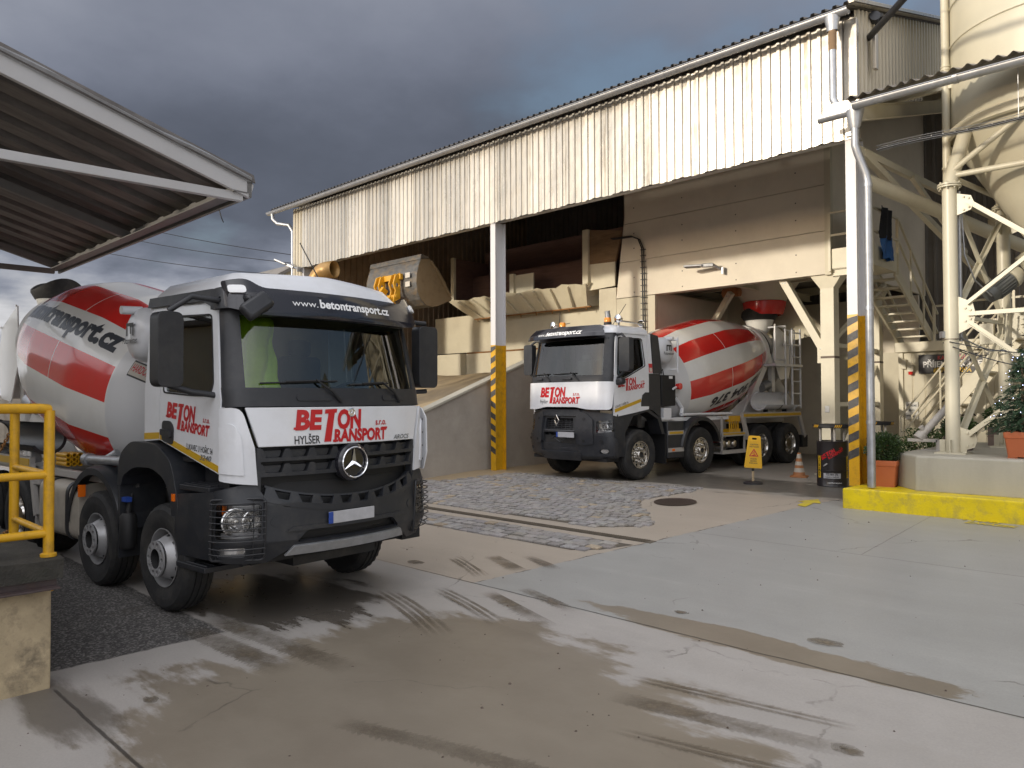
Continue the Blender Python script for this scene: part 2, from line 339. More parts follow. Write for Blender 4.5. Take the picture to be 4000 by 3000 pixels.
        return s.add(up + dn, fs, m)
    def build(s, name, mats, parent=None, smooth=35, bevel=0, **props):
        me = D.meshes.new(name); me.from_pydata(s.v, [], s.f)
        for mm in (mats if isinstance(mats, (list, tuple)) else [mats]): me.materials.append(M[mm] if isinstance(mm, str) else mm)
        me.polygons.foreach_set('material_index', s.m)
        if s.tone:
            a = me.color_attributes.new('tone', 'FLOAT_COLOR', 'POINT')
            fl = []
            for t in s.tone: fl += [t, t, t, 1] if not isinstance(t, tuple) else [*t, 1]
            a.data.foreach_set('color', fl)
        me.update()
        if smooth:
            me.polygons.foreach_set('use_smooth', [True] * len(me.polygons))
            me.set_sharp_from_angle(angle=rad(smooth))
        o = D.objects.new(name, me); COL.objects.link(o)
        if parent: o.parent = parent
        if bevel:
            b = o.modifiers.new('bevel', 'BEVEL'); b.width = bevel; b.segments = 2; b.limit_method = 'ANGLE'; b.angle_limit = rad(40)
        for k, val in props.items(): o[k] = val
        return o

def thing(name, label, cat, loc=(0, 0, 0), rz=0.0, group=None):
    o = D.objects.new(name, None); COL.objects.link(o); o.location = loc; o.rotation_euler = (0, 0, rz)
    o.empty_display_size = 0.3
    o['label'] = label; o['category'] = cat
    if group: o['group'] = group
    return o
def tag(o, label, cat, group=None):
    o['label'] = label; o['category'] = cat
    if group: o['group'] = group
    return o
def interp(tab):
    def f(z):
        if z <= tab[0][0]: return tab[0][1]
        for (a, b), (c, d) in zip(tab, tab[1:]):
            if z <= c: return b + (d - b) * (z - a) / (c - a)
        return tab[-1][1]
    return f
def circ(cx, cy, r, n=20, a0=0.0, a1=2 * PI, e=1.0):
    full = abs(a1 - a0 - 2 * PI) < 1e-6
    return [(cx + r * math.cos(a0 + (a1 - a0) * i / (n if full else n - 1)), cy + r * e * math.sin(a0 + (a1 - a0) * i / (n if full else n - 1))) for i in range(n)]
def rrect(x0, x1, y0, y1, r, n=5):
    return (circ(x1 - r, y1 - r, r, n, 0, PI / 2) + circ(x0 + r, y1 - r, r, n, PI / 2, PI) +
            circ(x0 + r, y0 + r, r, n, PI, 1.5 * PI) + circ(x1 - r, y0 + r, r, n, 1.5 * PI, 2 * PI))
def roundpoly(pts, r, n=4):
    out = []; k = len(pts)
    for i in range(k):
        p = V(pts[i]); a = V(pts[i - 1]); b = V(pts[(i + 1) % k])
        ri = r[i] if isinstance(r, (list, tuple)) else r
        if ri <= 0: out.append(tuple(p)); continue
        d1 = (a - p); d2 = (b - p); q = min(ri, d1.length * 0.45, d2.length * 0.45)
        s0 = p + d1.normalized() * q; s1 = p + d2.normalized() * q
        for j in range(n + 1):
            t = j / n; c = s0 * (1 - t) ** 2 + p * 2 * t * (1 - t) + s1 * t * t; out.append((c.x, c.y))
    return out

# text -> 2D mesh (verts, faces); origin bottom-left, cap height = h
_tc = {}
def text2d(txt, h, bold=0.0, shear=0.0, sx=1.0, align='LEFT'):
    key = (txt, h, bold, shear, sx, align)
    if key in _tc: return _tc[key]
    c = D.curves.new('t', 'FONT'); c.body = txt; c.size = 1.0; c.offset = bold; c.shear = shear; c.align_x = align
    c.resolution_u = 3; c.fill_mode = 'BOTH'; c.dimensions = '2D'
    o = D.objects.new('t', c); COL.objects.link(o)
    dg = bpy.context.evaluated_depsgraph_get(); ev = o.evaluated_get(dg); me = ev.to_mesh()
    k = h / 0.70
    vs = [(v.co.x * k * sx, v.co.y * k) for v in me.vertices]; fs = [tuple(p.vertices) for p in me.polygons]
    ev.to_mesh_clear(); D.objects.remove(o); D.curves.remove(c)
    _tc[key] = (vs, fs); return vs, fs
def tshift(t, dx, dy, rot=0.0):
    c, s_ = math.cos(rot), math.sin(rot)
    return [(x * c - y * s_ + dx, x * s_ + y * c + dy) for x, y in t[0]], t[1]
def twidth(t): return max(v[0] for v in t[0])
def tfit(txt, h, w, bold=0.0, shear=0.0):        # text squeezed to width w
    t = text2d(txt, h, bold, shear); k = w / twidth(t)
    return [(x * k, y) for x, y in t[0]], t[1]
def rectmesh(pts): return list(pts), [tuple(range(len(pts)))]
def logo(W):          # BETON / TRANSPORT logo, width W (red parts), returns (reds, blacks)
    u = W
    reds = [tshift(tfit('BE', 0.165 * u, 0.262 * u, 0.05, 0.12), 0, 0.122 * u),
            tshift(tfit('ON', 0.165 * u, 0.275 * u, 0.05, 0.12), 0.405 * u, 0.122 * u),
            tshift(tfit('RANSPORT', 0.108 * u, 0.632 * u, 0.045, 0.12), 0.365 * u, 0.0)]
    # the tall T: slanted stem with a wide bar
    reds.append(([(0.283 * u, 0.255 * u), (0.405 * u, 0.264 * u), (0.412 * u, 0.300 * u), (0.290 * u, 0.294 * u)], [(0, 1, 2, 3)]))
    reds.append(([(0.268 * u, 0.0), (0.338 * u, 0.0), (0.385 * u, 0.27 * u), (0.322 * u, 0.27 * u)], [(0, 1, 2, 3)]))
    # slab feet on BE / ON / RANSPORT
    for (a, b, y) in ((-0.012, 0.06, 0.118), (0.355, 0.41, -0.004), (0.925, 1.005, 0.098)):
        reds.append(([(a * u, y * u), (b * u, y * u), ((b + 0.005) * u, (y + 0.02) * u), ((a + 0.004) * u, (y + 0.02) * u)], [(0, 1, 2, 3)]))
    reds.append(tshift(tfit('s.r.o.', 0.062 * u, 0.145 * u, 0.02, 0.1), 0.85 * u, 0.140 * u))
    return reds
# ------------------------------------------------------------------ truck helpers
class Surf:
    """front of a cab: u runs across the front (left positive) and round both corners, z is height"""
    def __init__(s, xf, w, b, r, U=0.95, A=0.31):
        s.xf, s.w, s.b, s.r, s.U, s.A = interp(xf), interp(w), b, r, U, A
    def p(s, u, z):
        w = s.w(z); yb = w - s.r; t0 = math.atan(2 * s.b / yb); sg = 1 if u >= 0 else -1; a = abs(u); x0 = s.xf(z)
        if a <= s.U: return V((x0 - s.b * (a / s.U) ** 2, sg * yb * a / s.U, z))
        if a <= s.U + s.A:
            t = t0 + (PI / 2 - t0) * (a - s.U) / s.A
            return V((x0 - s.b - s.r * (math.cos(t0) - math.cos(t)), sg * (yb + s.r * (math.sin(t) - math.sin(t0)) / (1 - math.sin(t0))), z))
        return V((x0 - s.b - s.r * math.cos(t0) - (a - s.U - s.A), sg * w, z))
    def n(s, u, z):
        e = 0.004
        a = s.p(u + e, z) - s.p(u - e, z); b = s.p(u, z + e) - s.p(u, z - e)
        return a.cross(b).normalized()
    def __call__(s, u, z, o): return s.p(u, z) + s.n(u, z) * o
    def side(s, sg):                    # side wall mapping; a = x on the right side, -x on the left
        def f(a, z, o): return V(((a if sg < 0 else -a), sg * (s.w(z) + o), z))
        return f
def sidepoly(sg, pts):                  # (x, z) list -> (a, z)
    return [((x if sg < 0 else -x), z) for x, z in pts]

def make_wheel(parent, x, sg, style, yo=1.22, wd=0.31, zc=0.535, tw=0.02):
    yc = sg * (yo - wd / 2)
    T = lambda a, b, t: (x + a, yc + sg * t, zc + b)
    hw = wd / 2
    prof = [(0.285, -hw + 0.035), (0.325, -hw + 0.02), (0.42, -hw), (0.485, -hw + 0.006), (0.522, -hw + 0.03), (0.532, -hw + 0.055)]
    for g in (-0.06, 0.0, 0.06):
        prof += [(0.535, g - 0.010), (0.520, g - 0.007), (0.520, g + 0.007), (0.535, g + 0.010)]
    prof += [(0.532, hw - 0.055), (0.522, hw - 0.03), (0.485, hw - 0.006), (0.478, hw - 0.001), (0.42, hw), (0.40, hw + 0.001), (0.325, hw - 0.02), (0.285, hw - 0.035)]
    n = 72; vs = []
    for i, (r, t) in enumerate(prof):
        for j in range(n):
            rr = r - (tw if (j % 2 == 0 and r > 0.51) and (abs(t) > 0.095) else 0)
            a = 2 * PI * j / n; vs.append(T(rr * math.cos(a), rr * math.sin(a), t))
    P = len(prof)
    fs = [(i * n + j, i * n + (j + 1) % n, (i + 1) % P * n + (j + 1) % n, (i + 1) % P * n + j) for i in range(P) for j in range(n)]
    if sg > 0: fs = [tuple(reversed(f)) for f in fs]
    tyre = MB().add(vs, fs).build('wheel', 'rubber', parent, 30)
    b = MB(); mats = ['rimgrey' if style == 'steel' else 'alloy', 'black', 'chassis', 'alloy']
    h2 = hw - 0.03
    if style == 'steel':
        b.lathe([(0.288, h2), (0.292, h2 + 0.012), (0.284, h2 + 0.012), (0.268, h2 - 0.05), (0.262, h2 - 0.09)], 40, T)
        b.lathe([(0.262, h2 - 0.09), (0.235, h2 - 0.075), (0.178, h2 + 0.05), (0.172, h2 + 0.055), (0.172, h2 + 0.03), (0.10, h2 + 0.03)], 40, T)
        for k in range(10):
            a = 2 * PI * k / 10 + 0.2
            c = [(0.232 * math.cos(a) + 0.026 * math.cos(q) * math.cos(a) - 0.03 * math.sin(q) * math.sin(a),
                  0.232 * math.sin(a) + 0.026 * math.cos(q) * math.sin(a) + 0.03 * math.sin(q) * math.cos(a), math.cos(q)) for q in [2 * PI * i / 12 for i in range(12)]]
            b.add([T(px, py, h2 - 0.068 - 0.054 * cq * 0.9 + 0.006) for px, py, cq in c], [tuple(range(12))], 1)
        holes = [circ(0.142 * math.cos(2 * PI * k / 10), 0.142 * math.sin(2 * PI * k / 10), 0.025, 12) for k in range(10)]
        b.prism(circ(0, 0, 0.176, 40), [circ(0, 0, 0.098, 30)] + holes, T, h2 + 0.072, h2 + 0.092, 0)
        b.lathe([(0.170, h2 + 0.069), (0.098, h2 + 0.069)], 36, T, 1); b.lathe([(0.098, h2 + 0.09), (0.094, h2 + 0.03), (0.0, h2 + 0.035)], 24, T, 2)
    elif style == 'alloy':
        b.lathe([(0.288, h2), (0.292, h2 + 0.012), (0.280, h2 + 0.012), (0.272, h2 - 0.02), (0.262, h2 - 0.035)], 40, T)
        holes = [circ(0.222 * math.cos(2 * PI * k / 10), 0.222 * math.sin(2 * PI * k / 10), 0.026, 12) for k in range(10)]
        b.prism(circ(0, 0, 0.264, 40), [circ(0, 0, 0.09, 30)] + holes, T, h2 - 0.05, h2 - 0.035)
        b.add([T(p[0], p[1], h2 - 0.07) for p in circ(0, 0, 0.262, 30)], [tuple(range(30))], 1)
        b.lathe([(0.185, h2 - 0.034), (0.18, h2 - 0.02), (0.105, h2 - 0.02), (0.10, h2 + 0.035), (0.09, h2 + 0.045), (0.062, h2 + 0.045), (0.058, h2 - 0.02), (0, h2 - 0.02)], 36, T, 0)
        b.lathe([(0.058, h2 + 0.0), (0, h2 + 0.0)], 20, T, 2)
        for k in range(10):
            a = 2 * PI * k / 10 + 0.31
            b.lathe([(0.018, h2 - 0.02), (0.018, h2 + 0.012), (0.012, h2 + 0.02), (0, h2 + 0.022)], 8, lambda p, q, t, a=a: T(0.142 * math.cos(a) + p, 0.142 * math.sin(a) + q, t))
    else:
        b.lathe([(0.288, h2), (0.292, h2 + 0.012), (0.282, h2 + 0.012), (0.262, h2 - 0.03), (0.255, h2 - 0.20)], 40, T, 3)
        b.lathe([(0.255, h2 - 0.20), (0.23, h2 - 0.19), (0.15, h2 - 0.16), (0.145, h2 - 0.16), (0.14, h2 - 0.04), (0.12, h2 - 0.015), (0, h2 - 0.015)], 36, T, 0)
        for k in range(10):
            a = 2 * PI * k / 10
            b.lathe([(0.024, h2 - 0.165), (0.0, h2 - 0.16)], 10, lambda p, q, t, a=a: T(0.205 * math.cos(a) + p, 0.205 * math.sin(a) + q, t + 0.012), 1)
    rim = b.build('rim', mats, tyre, 35)
    return tyre

def make_drum(parent, A, tilt, sec, phase, L=5.35):
    """A = front bearing point; sec = (front edge, seam, ..., rear edge) axial stations of the painted bands"""
    A = V(A); ct, st = math.cos(tilt), math.sin(tilt)
    ax = V((-ct, 0, st)); e2 = V((st, 0, ct))
    T = lambda a, b, t: A + ax * t + V((0, 1, 0)) * a + e2 * b
    rf = interp([(-0.12, 0.12), (-0.10, 0.45), (0.0, 0.72), (0.12, 0.90), (0.28, 1.03), (0.45, 1.10), (1.35, 1.24), (2.75, 1.24), (3.4, 1.14), (4.15, 0.94), (4.75, 0.70), (4.76, 0.62), (5.15, 0.60), (L, 0.58)])
    def rs(t):                                # softened profile
        return (rf(t - 0.06) + 2 * rf(t) + rf(t + 0.06)) / 4 if t > 0.1 else rf(t)
    ts = [-0.12, -0.10, -0.05, 0.0, 0.06, 0.12, 0.2, 0.28, 0.36]
    t = 0.45
    while t < L: ts.append(t); t += 0.1
    ts.append(L)
    edges = []
    for e in sec: edges += [e - 0.008, e + 0.008]
    ts = sorted(set(ts + edges))
    prof = [(rs(t), t) for t in ts]
    n = 144
    def mf(i, j):
        tm = (ts[i] + ts[i + 1]) / 2
        if tm < sec[0] - 0.006: return 2
        if tm > sec[-1]: return 0
        if any(abs(tm - e) < 0.0085 for e in sec): return 0
        return 1 if int((j + 0.5 + phase / 360 * n) // 9) % 2 == 0 else 0
    d = MB().lathe(prof, n, T, mf=mf, cap=True).build('drum', ['drumwhite', 'red', 'drumgrey'], parent, 40)
    return d, T, rs, ax
def wrap_text(d, T, rs, t, s0, phi0, sdir, pdir, matn, off=0.004, name='lettering'):
    def S(a, b, o):
        s = s0 + sdir * a; r = rs(s) + o; ph = phi0 + pdir * b / rs(s)
        return T(r * math.cos(ph), r * math.sin(ph), s)
    b = MB(); b.patch(None, None, S, None, off, 0.05, 0.05, mesh2d=t)
    return b.build(name, matn, d, 0)
def place_text(lst, S, parent, matn, off=0.004, name='lettering', du=0.1, dv=0.2):
    b = MB()
    for t in lst: b.patch(None, None, S, None, off, du, dv, mesh2d=t)
    return b.build(name, matn, parent, 0)
def plane_map(o, ex, ey):
    o, ex, ey = V(o), V(ex), V(ey); nn = ex.cross(ey).normalized()
    return lambda a, b, h: o + ex * a + ey * b + nn * h

def lamp_cluster(parent, S, u0, u1, z0, z1, sg, discs, o=-0.03):
    """headlight: reflector pan, round reflectors, clear lens"""
    h = MB()
    q = (lambda l: l) if sg > 0 else (lambda l: [(-a, b) for a, b in reversed(l)])
    h.patch(q(rrect(u0, u1, z0, z1, 0.03)), [], S, o - 0.10, o - 0.085, 0.05, 0.1, m=1)
    h.patch(q(rrect(u0, u1, z0, z0 + 0.05, 0.02)), [], S, o - 0.085, o - 0.03, 0.05, 0.1, m=1)
    for (cu, cz, r) in discs:
        cu *= sg; c = S(cu, cz, o - 0.035); n_ = S.n(cu, cz); n_ = (n_ + V((1.2, 0, 0))).normalized(); e1 = n_.cross(V((0, 0, 1))).normalized(); e2 = e1.cross(n_)
        T = lambda a, b_, t: c + e1 * a + e2 * b_ + n_ * t
        h.lathe([(r * 1.06, -0.02), (r * 1.06, 0.012), (r * 0.97, 0.016), (r * 0.93, 0.0), (r * 0.75, -0.030), (r * 0.45, -0.050), (0.0, -0.058)], 28, T, 0)
        h.lathe([(0.0, 0.002), (r * 0.16, -0.002), (r * 0.24, -0.016), (r * 0.24, -0.05)], 16, T, 2)
        for k in range(3): h.lathe([(r * (0.40 + 0.17 * k), -0.048 + 0.013 * k), (r * (0.43 + 0.17 * k), -0.040 + 0.013 * k), (r * (0.46 + 0.17 * k), -0.044 + 0.014 * k)], 28, T, 2)
    g = MB().patch(q(rrect(u0, u1, z0, z1, 0.03)), [], S, None, -0.004, 0.05, 0.2)
    ob = h.build('headlight', ['lampglass', 'lamppan', 'alloy'], parent, 40)
    g.build('headlight_lens', 'lens', parent, 60)
    return ob

def common_chassis(t, axles, x_end, yellow_rail):
    b = MB()
    for s in (-1, 1):
        b.ibeam((0.9, s * 0.40, 0.92), (x_end, s * 0.40, 0.92), 0.08, 0.28)
        b.box(-1.0, x_end, s * 0.34, s * 0.46, 1.07, 1.24, 1)
    for x in axles:
        b.tube([(x, -0.95, 0.52), (x, 0.95, 0.52)], 0.085, 10); b.tube([(x, -0.16, 0.52), (x, 0.16, 0.52)], 0.19, 12)
        for s in (-1, 1): b.beam((x - 0.55, s * 0.48, 0.72), (x + 0.55, s * 0.48, 0.72), 0.09, 0.10)
    for x in (0.6, -0.9, -2.9, x_end + 0.3): b.box(x - 0.05, x + 0.05, -0.4, 0.4, 0.82, 1.02)
    b.box(0.55, 1.15, -0.5, 0.5, 0.5, 0.95); b.box(-0.5, 0.5, -0.35, 0.35, 0.62, 1.3)
    b.box(x_end - 0.02, x_end + 0.10, -1.15, 1.15, 0.55, 0.72)
    return b.build('chassis_frame', ['chassis', 'subframe'], t, 35)
def half_pipe(parent, x0, x1, y, z, r, sg, matn, straps='black', a0=100, a1=330, th=0.012):
    b = MB()
    T = lambda a, c, q: (q, y + sg * a, z + c)
    b.lathe([(r, x0), (r, x1), (r - th, x1), (r - th, x0)], 20, T, 0, close=True, a0=rad(a0), a1=rad(a1))
    for x in (x0, x1):
        b.lathe([(r + 0.02, x - 0.02), (r + 0.02, x + 0.02), (r - 0.02, x + 0.02), (r - 0.02, x - 0.02)], 20, T, 0, close=True, a0=rad(a0), a1=rad(a1))
    m_ = (x0 + x1) / 2
    b.lathe([(r + 0.012, m_ - 0.025), (r + 0.012, m_ + 0.025)], 20, T, 1, a0=rad(a0), a1=rad(a1))
    for x in (x0 * 0.8 + x1 * 0.2, x0 * 0.2 + x1 * 0.8): b.box(x - 0.02, x + 0.02, y - 0.06, y + 0.06, z - r - 0.14, z - r + 0.01, 1)
    return b.build('spare_chute', [matn, straps], parent, 40)
def rear_gear(t, T, rs, xr, hopper_z, flip=1, hs=0.72):
    """charging hopper, discharge funnel, stand and chute behind the drum; xr = x of the drum mouth"""
    h = MB()
    F = lambda a, b, q: (xr - 0.30 + a * 0.95 * hs, b * hs, q)
    h.lathe([(0.30, hopper_z - 0.42), (0.42, hopper_z - 0.25), (0.52, hopper_z - 0.05)], 24, F, 0)
    hp = h.build('charging_hopper', 'drumwhite', t, 50)
    g = MB()
    for i in range(1):
        prof = [(0.54, hopper_z - 0.06), (0.64, hopper_z + 0.05), (0.64, hopper_z + 0.17), (0.615, hopper_z + 0.17), (0.57, hopper_z + 0.04), (0.48, hopper_z - 0.06)]
        vs = []; n = 32
        for (r, z) in prof:
            for j in range(n):
                a = 2 * PI * j / n
                k = 0.10 * math.cos(2 * a) if z > hopper_z + 0.1 else 0.0
                vs.append(F(r * math.cos(a), r * math.sin(a), z + k))
        P = len(prof)
        g.add(vs, [(i2 * n + j, i2 * n + (j + 1) % n, (i2 + 1) % P * n + (j + 1) % n, (i2 + 1) % P * n + j) for i2 in range(P) for j in range(n)])
    g.build('rubber_collar', 'rubber', hp, 50)
    d = MB()          # discharge cover plates each side of the mouth
    for s in (-1, 1):
        pts = [(xr + 0.15, hopper_z - 0.25), (xr - 0.55, hopper_z - 0.55), (xr - 0.75, hopper_z - 1.15), (xr - 0.55, hopper_z - 1.7), (xr - 0.1, hopper_z - 1.75), (xr + 0.25, hopper_z - 1.1)]
        d.prism(pts, [], lambda a, b, q, s=s: (a, q * 1.0, b), s * 0.72 - 0.01, s * 0.72 + 0.01)
        for (px, pz) in pts: d.box(px - 0.015, px + 0.015, s * 0.745 - 0.01, s * 0.745 + 0.01, pz - 0.015, pz + 0.015)
    d.box(xr - 0.56, xr - 0.54, -0.72, 0.72, hopper_z - 1.7, hopper_z - 0.55)
    d.build('discharge_cover', 'drumwhite', t, 30)
    p = MB()          # rear stand with rollers
    for s in (-1, 1):
        p.beam((xr + 1.35, s * 0.45, 1.22), (xr + 0.30, s * 0.62, hopper_z - 1.05), 0.14, 0.20, (1, 0, 0))
        p.beam((xr - 0.15, s * 0.45, 1.22), (xr + 0.15, s * 0.62, hopper_z - 1.10), 0.12, 0.16, (1, 0, 0))
        pts = [(xr + 2.25, 1.23), (xr - 0.2, 1.23), (xr - 0.1, 1.75), (xr + 0.55, 2.15)]
        p.prism(pts, [roundpoly([(xr + 0.5, 1.4), (xr + 0.5, 1.75), (xr + 0.25, 1.75), (xr + 0.25, 1.4)], 0.08)], lambda a, b, q: (a, q, b), s * 0.50 - 0.008, s * 0.50 + 0.008)
    p.box(xr + 0.10, xr + 0.42, -0.68, 0.68, hopper_z - 1.32, hopper_z - 1.12)
    p.build('rear_stand', 'drumwhite', t, 30)
    for s in (-1, 1): MB().tube([(xr + 0.6, s * 0.55, 2.02), (xr + 0.25, s * 0.55, 2.10)], 0.14, 16).build('drum_roller', 'galv', t, 40)
    c = MB()          # swivel chute at the back
    Tc = lambda a, b, s_: V((xr - 0.65 - s_ * 0.80, a, hopper_z - 1.62 - s_ * 0.60 + b))
    c.lathe([(0.34, 0), (0.22, 1.5), (0.20, 1.5), (0.32, 0)], 18, Tc, 0, close=True, a0=PI, a1=2 * PI)
    c.build('swivel_chute', 'drumwhite', t, 40)
def front_stand(t, x, z):
    p = MB()
    for s in (-1, 1): p.beam((x + 0.12, s * 0.42, 1.22), (x - 0.05, s * 0.30, z + 0.1), 0.12, 0.16, (1, 0, 0))
    p.box(x - 0.12, x + 0.14, -0.40, 0.40, z - 0.25, z + 0.25)
    p.tube([(x + 0.25, 0, z), (x - 0.12, 0, z)], 0.24, 16)
    p.build('gearbox_stand', 'subframe', t, 35)
def water_tank(t, x, z, r, sgn_text, gauge=True):
    b = MB(); T = lambda a, c, q: (x + a, q, z + c)
    prof = [(0.0, -1.16), (r * 0.6, -1.14), (r * 0.9, -1.09), (r, -1.02), (r, 1.02), (r * 0.9, 1.09), (r * 0.6, 1.14), (0.0, 1.16)]
    b.lathe(prof, 36, T)
    for s in (-1, 1): b.lathe([(r + 0.012, s * 0.6 - 0.03), (r + 0.012, s * 0.6 + 0.03)], 36, T)
    b.tube([(x - 0.05, sgn_text * 1.02, z + r * 0.9), (x - 0.05, sgn_text * 1.24, z + r * 0.86)], 0.045, 12)
    w = b.build('water_tank', 'white', t, 40)
    ex = (1, 0, 0) if sgn_text < 0 else (-1, 0, 0)
    S = plane_map((x, sgn_text * 1.165, z), ex, (0, 0, 1))
    tx = tshift(tfit('Putzmeister', 0.062, 0.36, 0.012), -0.18, -0.10)
    mark = []
    for a, b_, c, d in ((-0.09, -0.055, -0.02, 0.12), (-0.055, -0.0, 0.085, 0.12), (-0.0, 0.03, 0.0, 0.12), (0.03, 0.06, 0.085, 0.12), (0.06, 0.09, -0.02, 0.12)):
        mark.append(rectmesh([(a, c), (b_, c), (b_, d), (a, d)]))
    place_text([tx] + mark, S, w, 'blacktext', 0.004)
    if not gauge: return w
    sg_ = MB()
    sg_.tube([(x - r * 0.8, sgn_text * 1.22, z - 0.5), (x - r * 0.8, sgn_text * 1.22, z + 0.3)], 0.022, 10)
    for zz in (z - 0.42, z + 0.24): sg_.tube([(x - r * 0.8, sgn_text * 1.22, zz), (x - r * 0.55, sgn_text * 1.05, zz)], 0.02, 8)
    sg_.build('sight_glass', 'white', w, 40)
def cab_interior(t, xb, xfr, w, zf, zs, vest=False, lining='beige'):
    b = MB()
    b.box(xb + 0.03, xb + 0.06, -w + 0.06, w - 0.06, zf, 3.0, 0)
    b.box(xb + 0.05, xfr - 0.25, -w + 0.08, w - 0.08, zf - 0.05, zf, 1)
    b.box(xb + 0.05, xfr - 0.3, -w + 0.08, w - 0.08, 2.97, 3.0, 0)
    b.build('cab_lining', [lining, 'seat'], t, 0)
    s = MB()
    for y in (-0.55, 0.55):
        s.box(xb + 0.15, xb + 0.70, y - 0.27, y + 0.27, zf + 0.25, zf + 0.45)
        s.box(xb + 0.10, xb + 0.28, y - 0.26, y + 0.26, zf + 0.42, zs); s.box(xb + 0.13, xb + 0.25, y - 0.14, y + 0.14, zs, zs + 0.2)
        s.box(xb + 0.25, xb + 0.6, y - 0.2, y + 0.2, zf, zf + 0.25)
    s.build('seat', 'seat', t, 30, bevel=0.05)
    d = MB()
    d.box(xfr - 0.62, xfr - 0.30, -w + 0.10, w - 0.10, zf + 0.30, 2.16); d.box(xfr - 0.68, xfr - 0.30, 0.2, 0.9, 2.1, 2.24)
    d.build('dashboard', 'dark', t, 30, bevel=0.04)
    st = MB(); c = V((xfr - 0.78, 0.55, 2.16)); ax = V((-0.6, 0, 0.8)); e1 = V((0, 1, 0)); e2 = V((0.8, 0, 0.6))
    st.tube([c + e1 * (0.22 * math.cos(q)) + e2 * (0.22 * math.sin(q)) for q in [2 * PI * i / 24 for i in range(25)]], 0.018, 8, cap=False)
    st.tube([c - e1 * 0.22, c + e1 * 0.22], 0.02, 8); st.tube([c, c - ax * 0.35], 0.03, 8)
    st.build('steering_wheel', 'black', t, 40)
    if vest:
        v = MB(); n = 14; x0 = xfr - 0.72; vs = []
        for i in range(n + 1):
            zz = 2.92 - 0.75 * i / n
            for j in range(13):
                q = j / 12; yy = -0.80 + (0.40 + 0.05 * i / n) * q
                vs.append((x0 + 0.05 * math.sin(q * 11 + i * 0.25) + 0.02 * math.sin(i), yy, zz))
        fs = [(i * 13 + j, i * 13 + j + 1, (i + 1) * 13 + j + 1, (i + 1) * 13 + j) for i in range(n) for j in range(12)]
        v.add(vs, fs); o = v.build('safety_vest', 'hivis', t, 60)
        md = o.modifiers.new('thick', 'SOLIDIFY'); md.thickness = 0.03
    return

def mirror(t, pts, arm, name='wing_mirror', matn='dark'):
    b = MB()
    (x0, x1, y0, y1, z0, z1) = pts
    xm = (x0 + x1) / 2
    b.prism(roundpoly([(y0, z0), (y1, z0), (y1, z1), (y0, z1)], 0.07), [], lambda a, c, q: (q, a, c), x0, x1)
    o = b.build(name, [matn], t, 35, bevel=0.03)
    g = MB().box(x0 - 0.004, x0 + 0.01, y0 + 0.04, y1 - 0.04, z0 + 0.05, z1 - 0.05)
    g.build('mirror_glass', 'chrome', o, 0)
    for p in arm: MB().tube(p, 0.028, 10).build('mirror_arm', matn, o, 40)
    return o
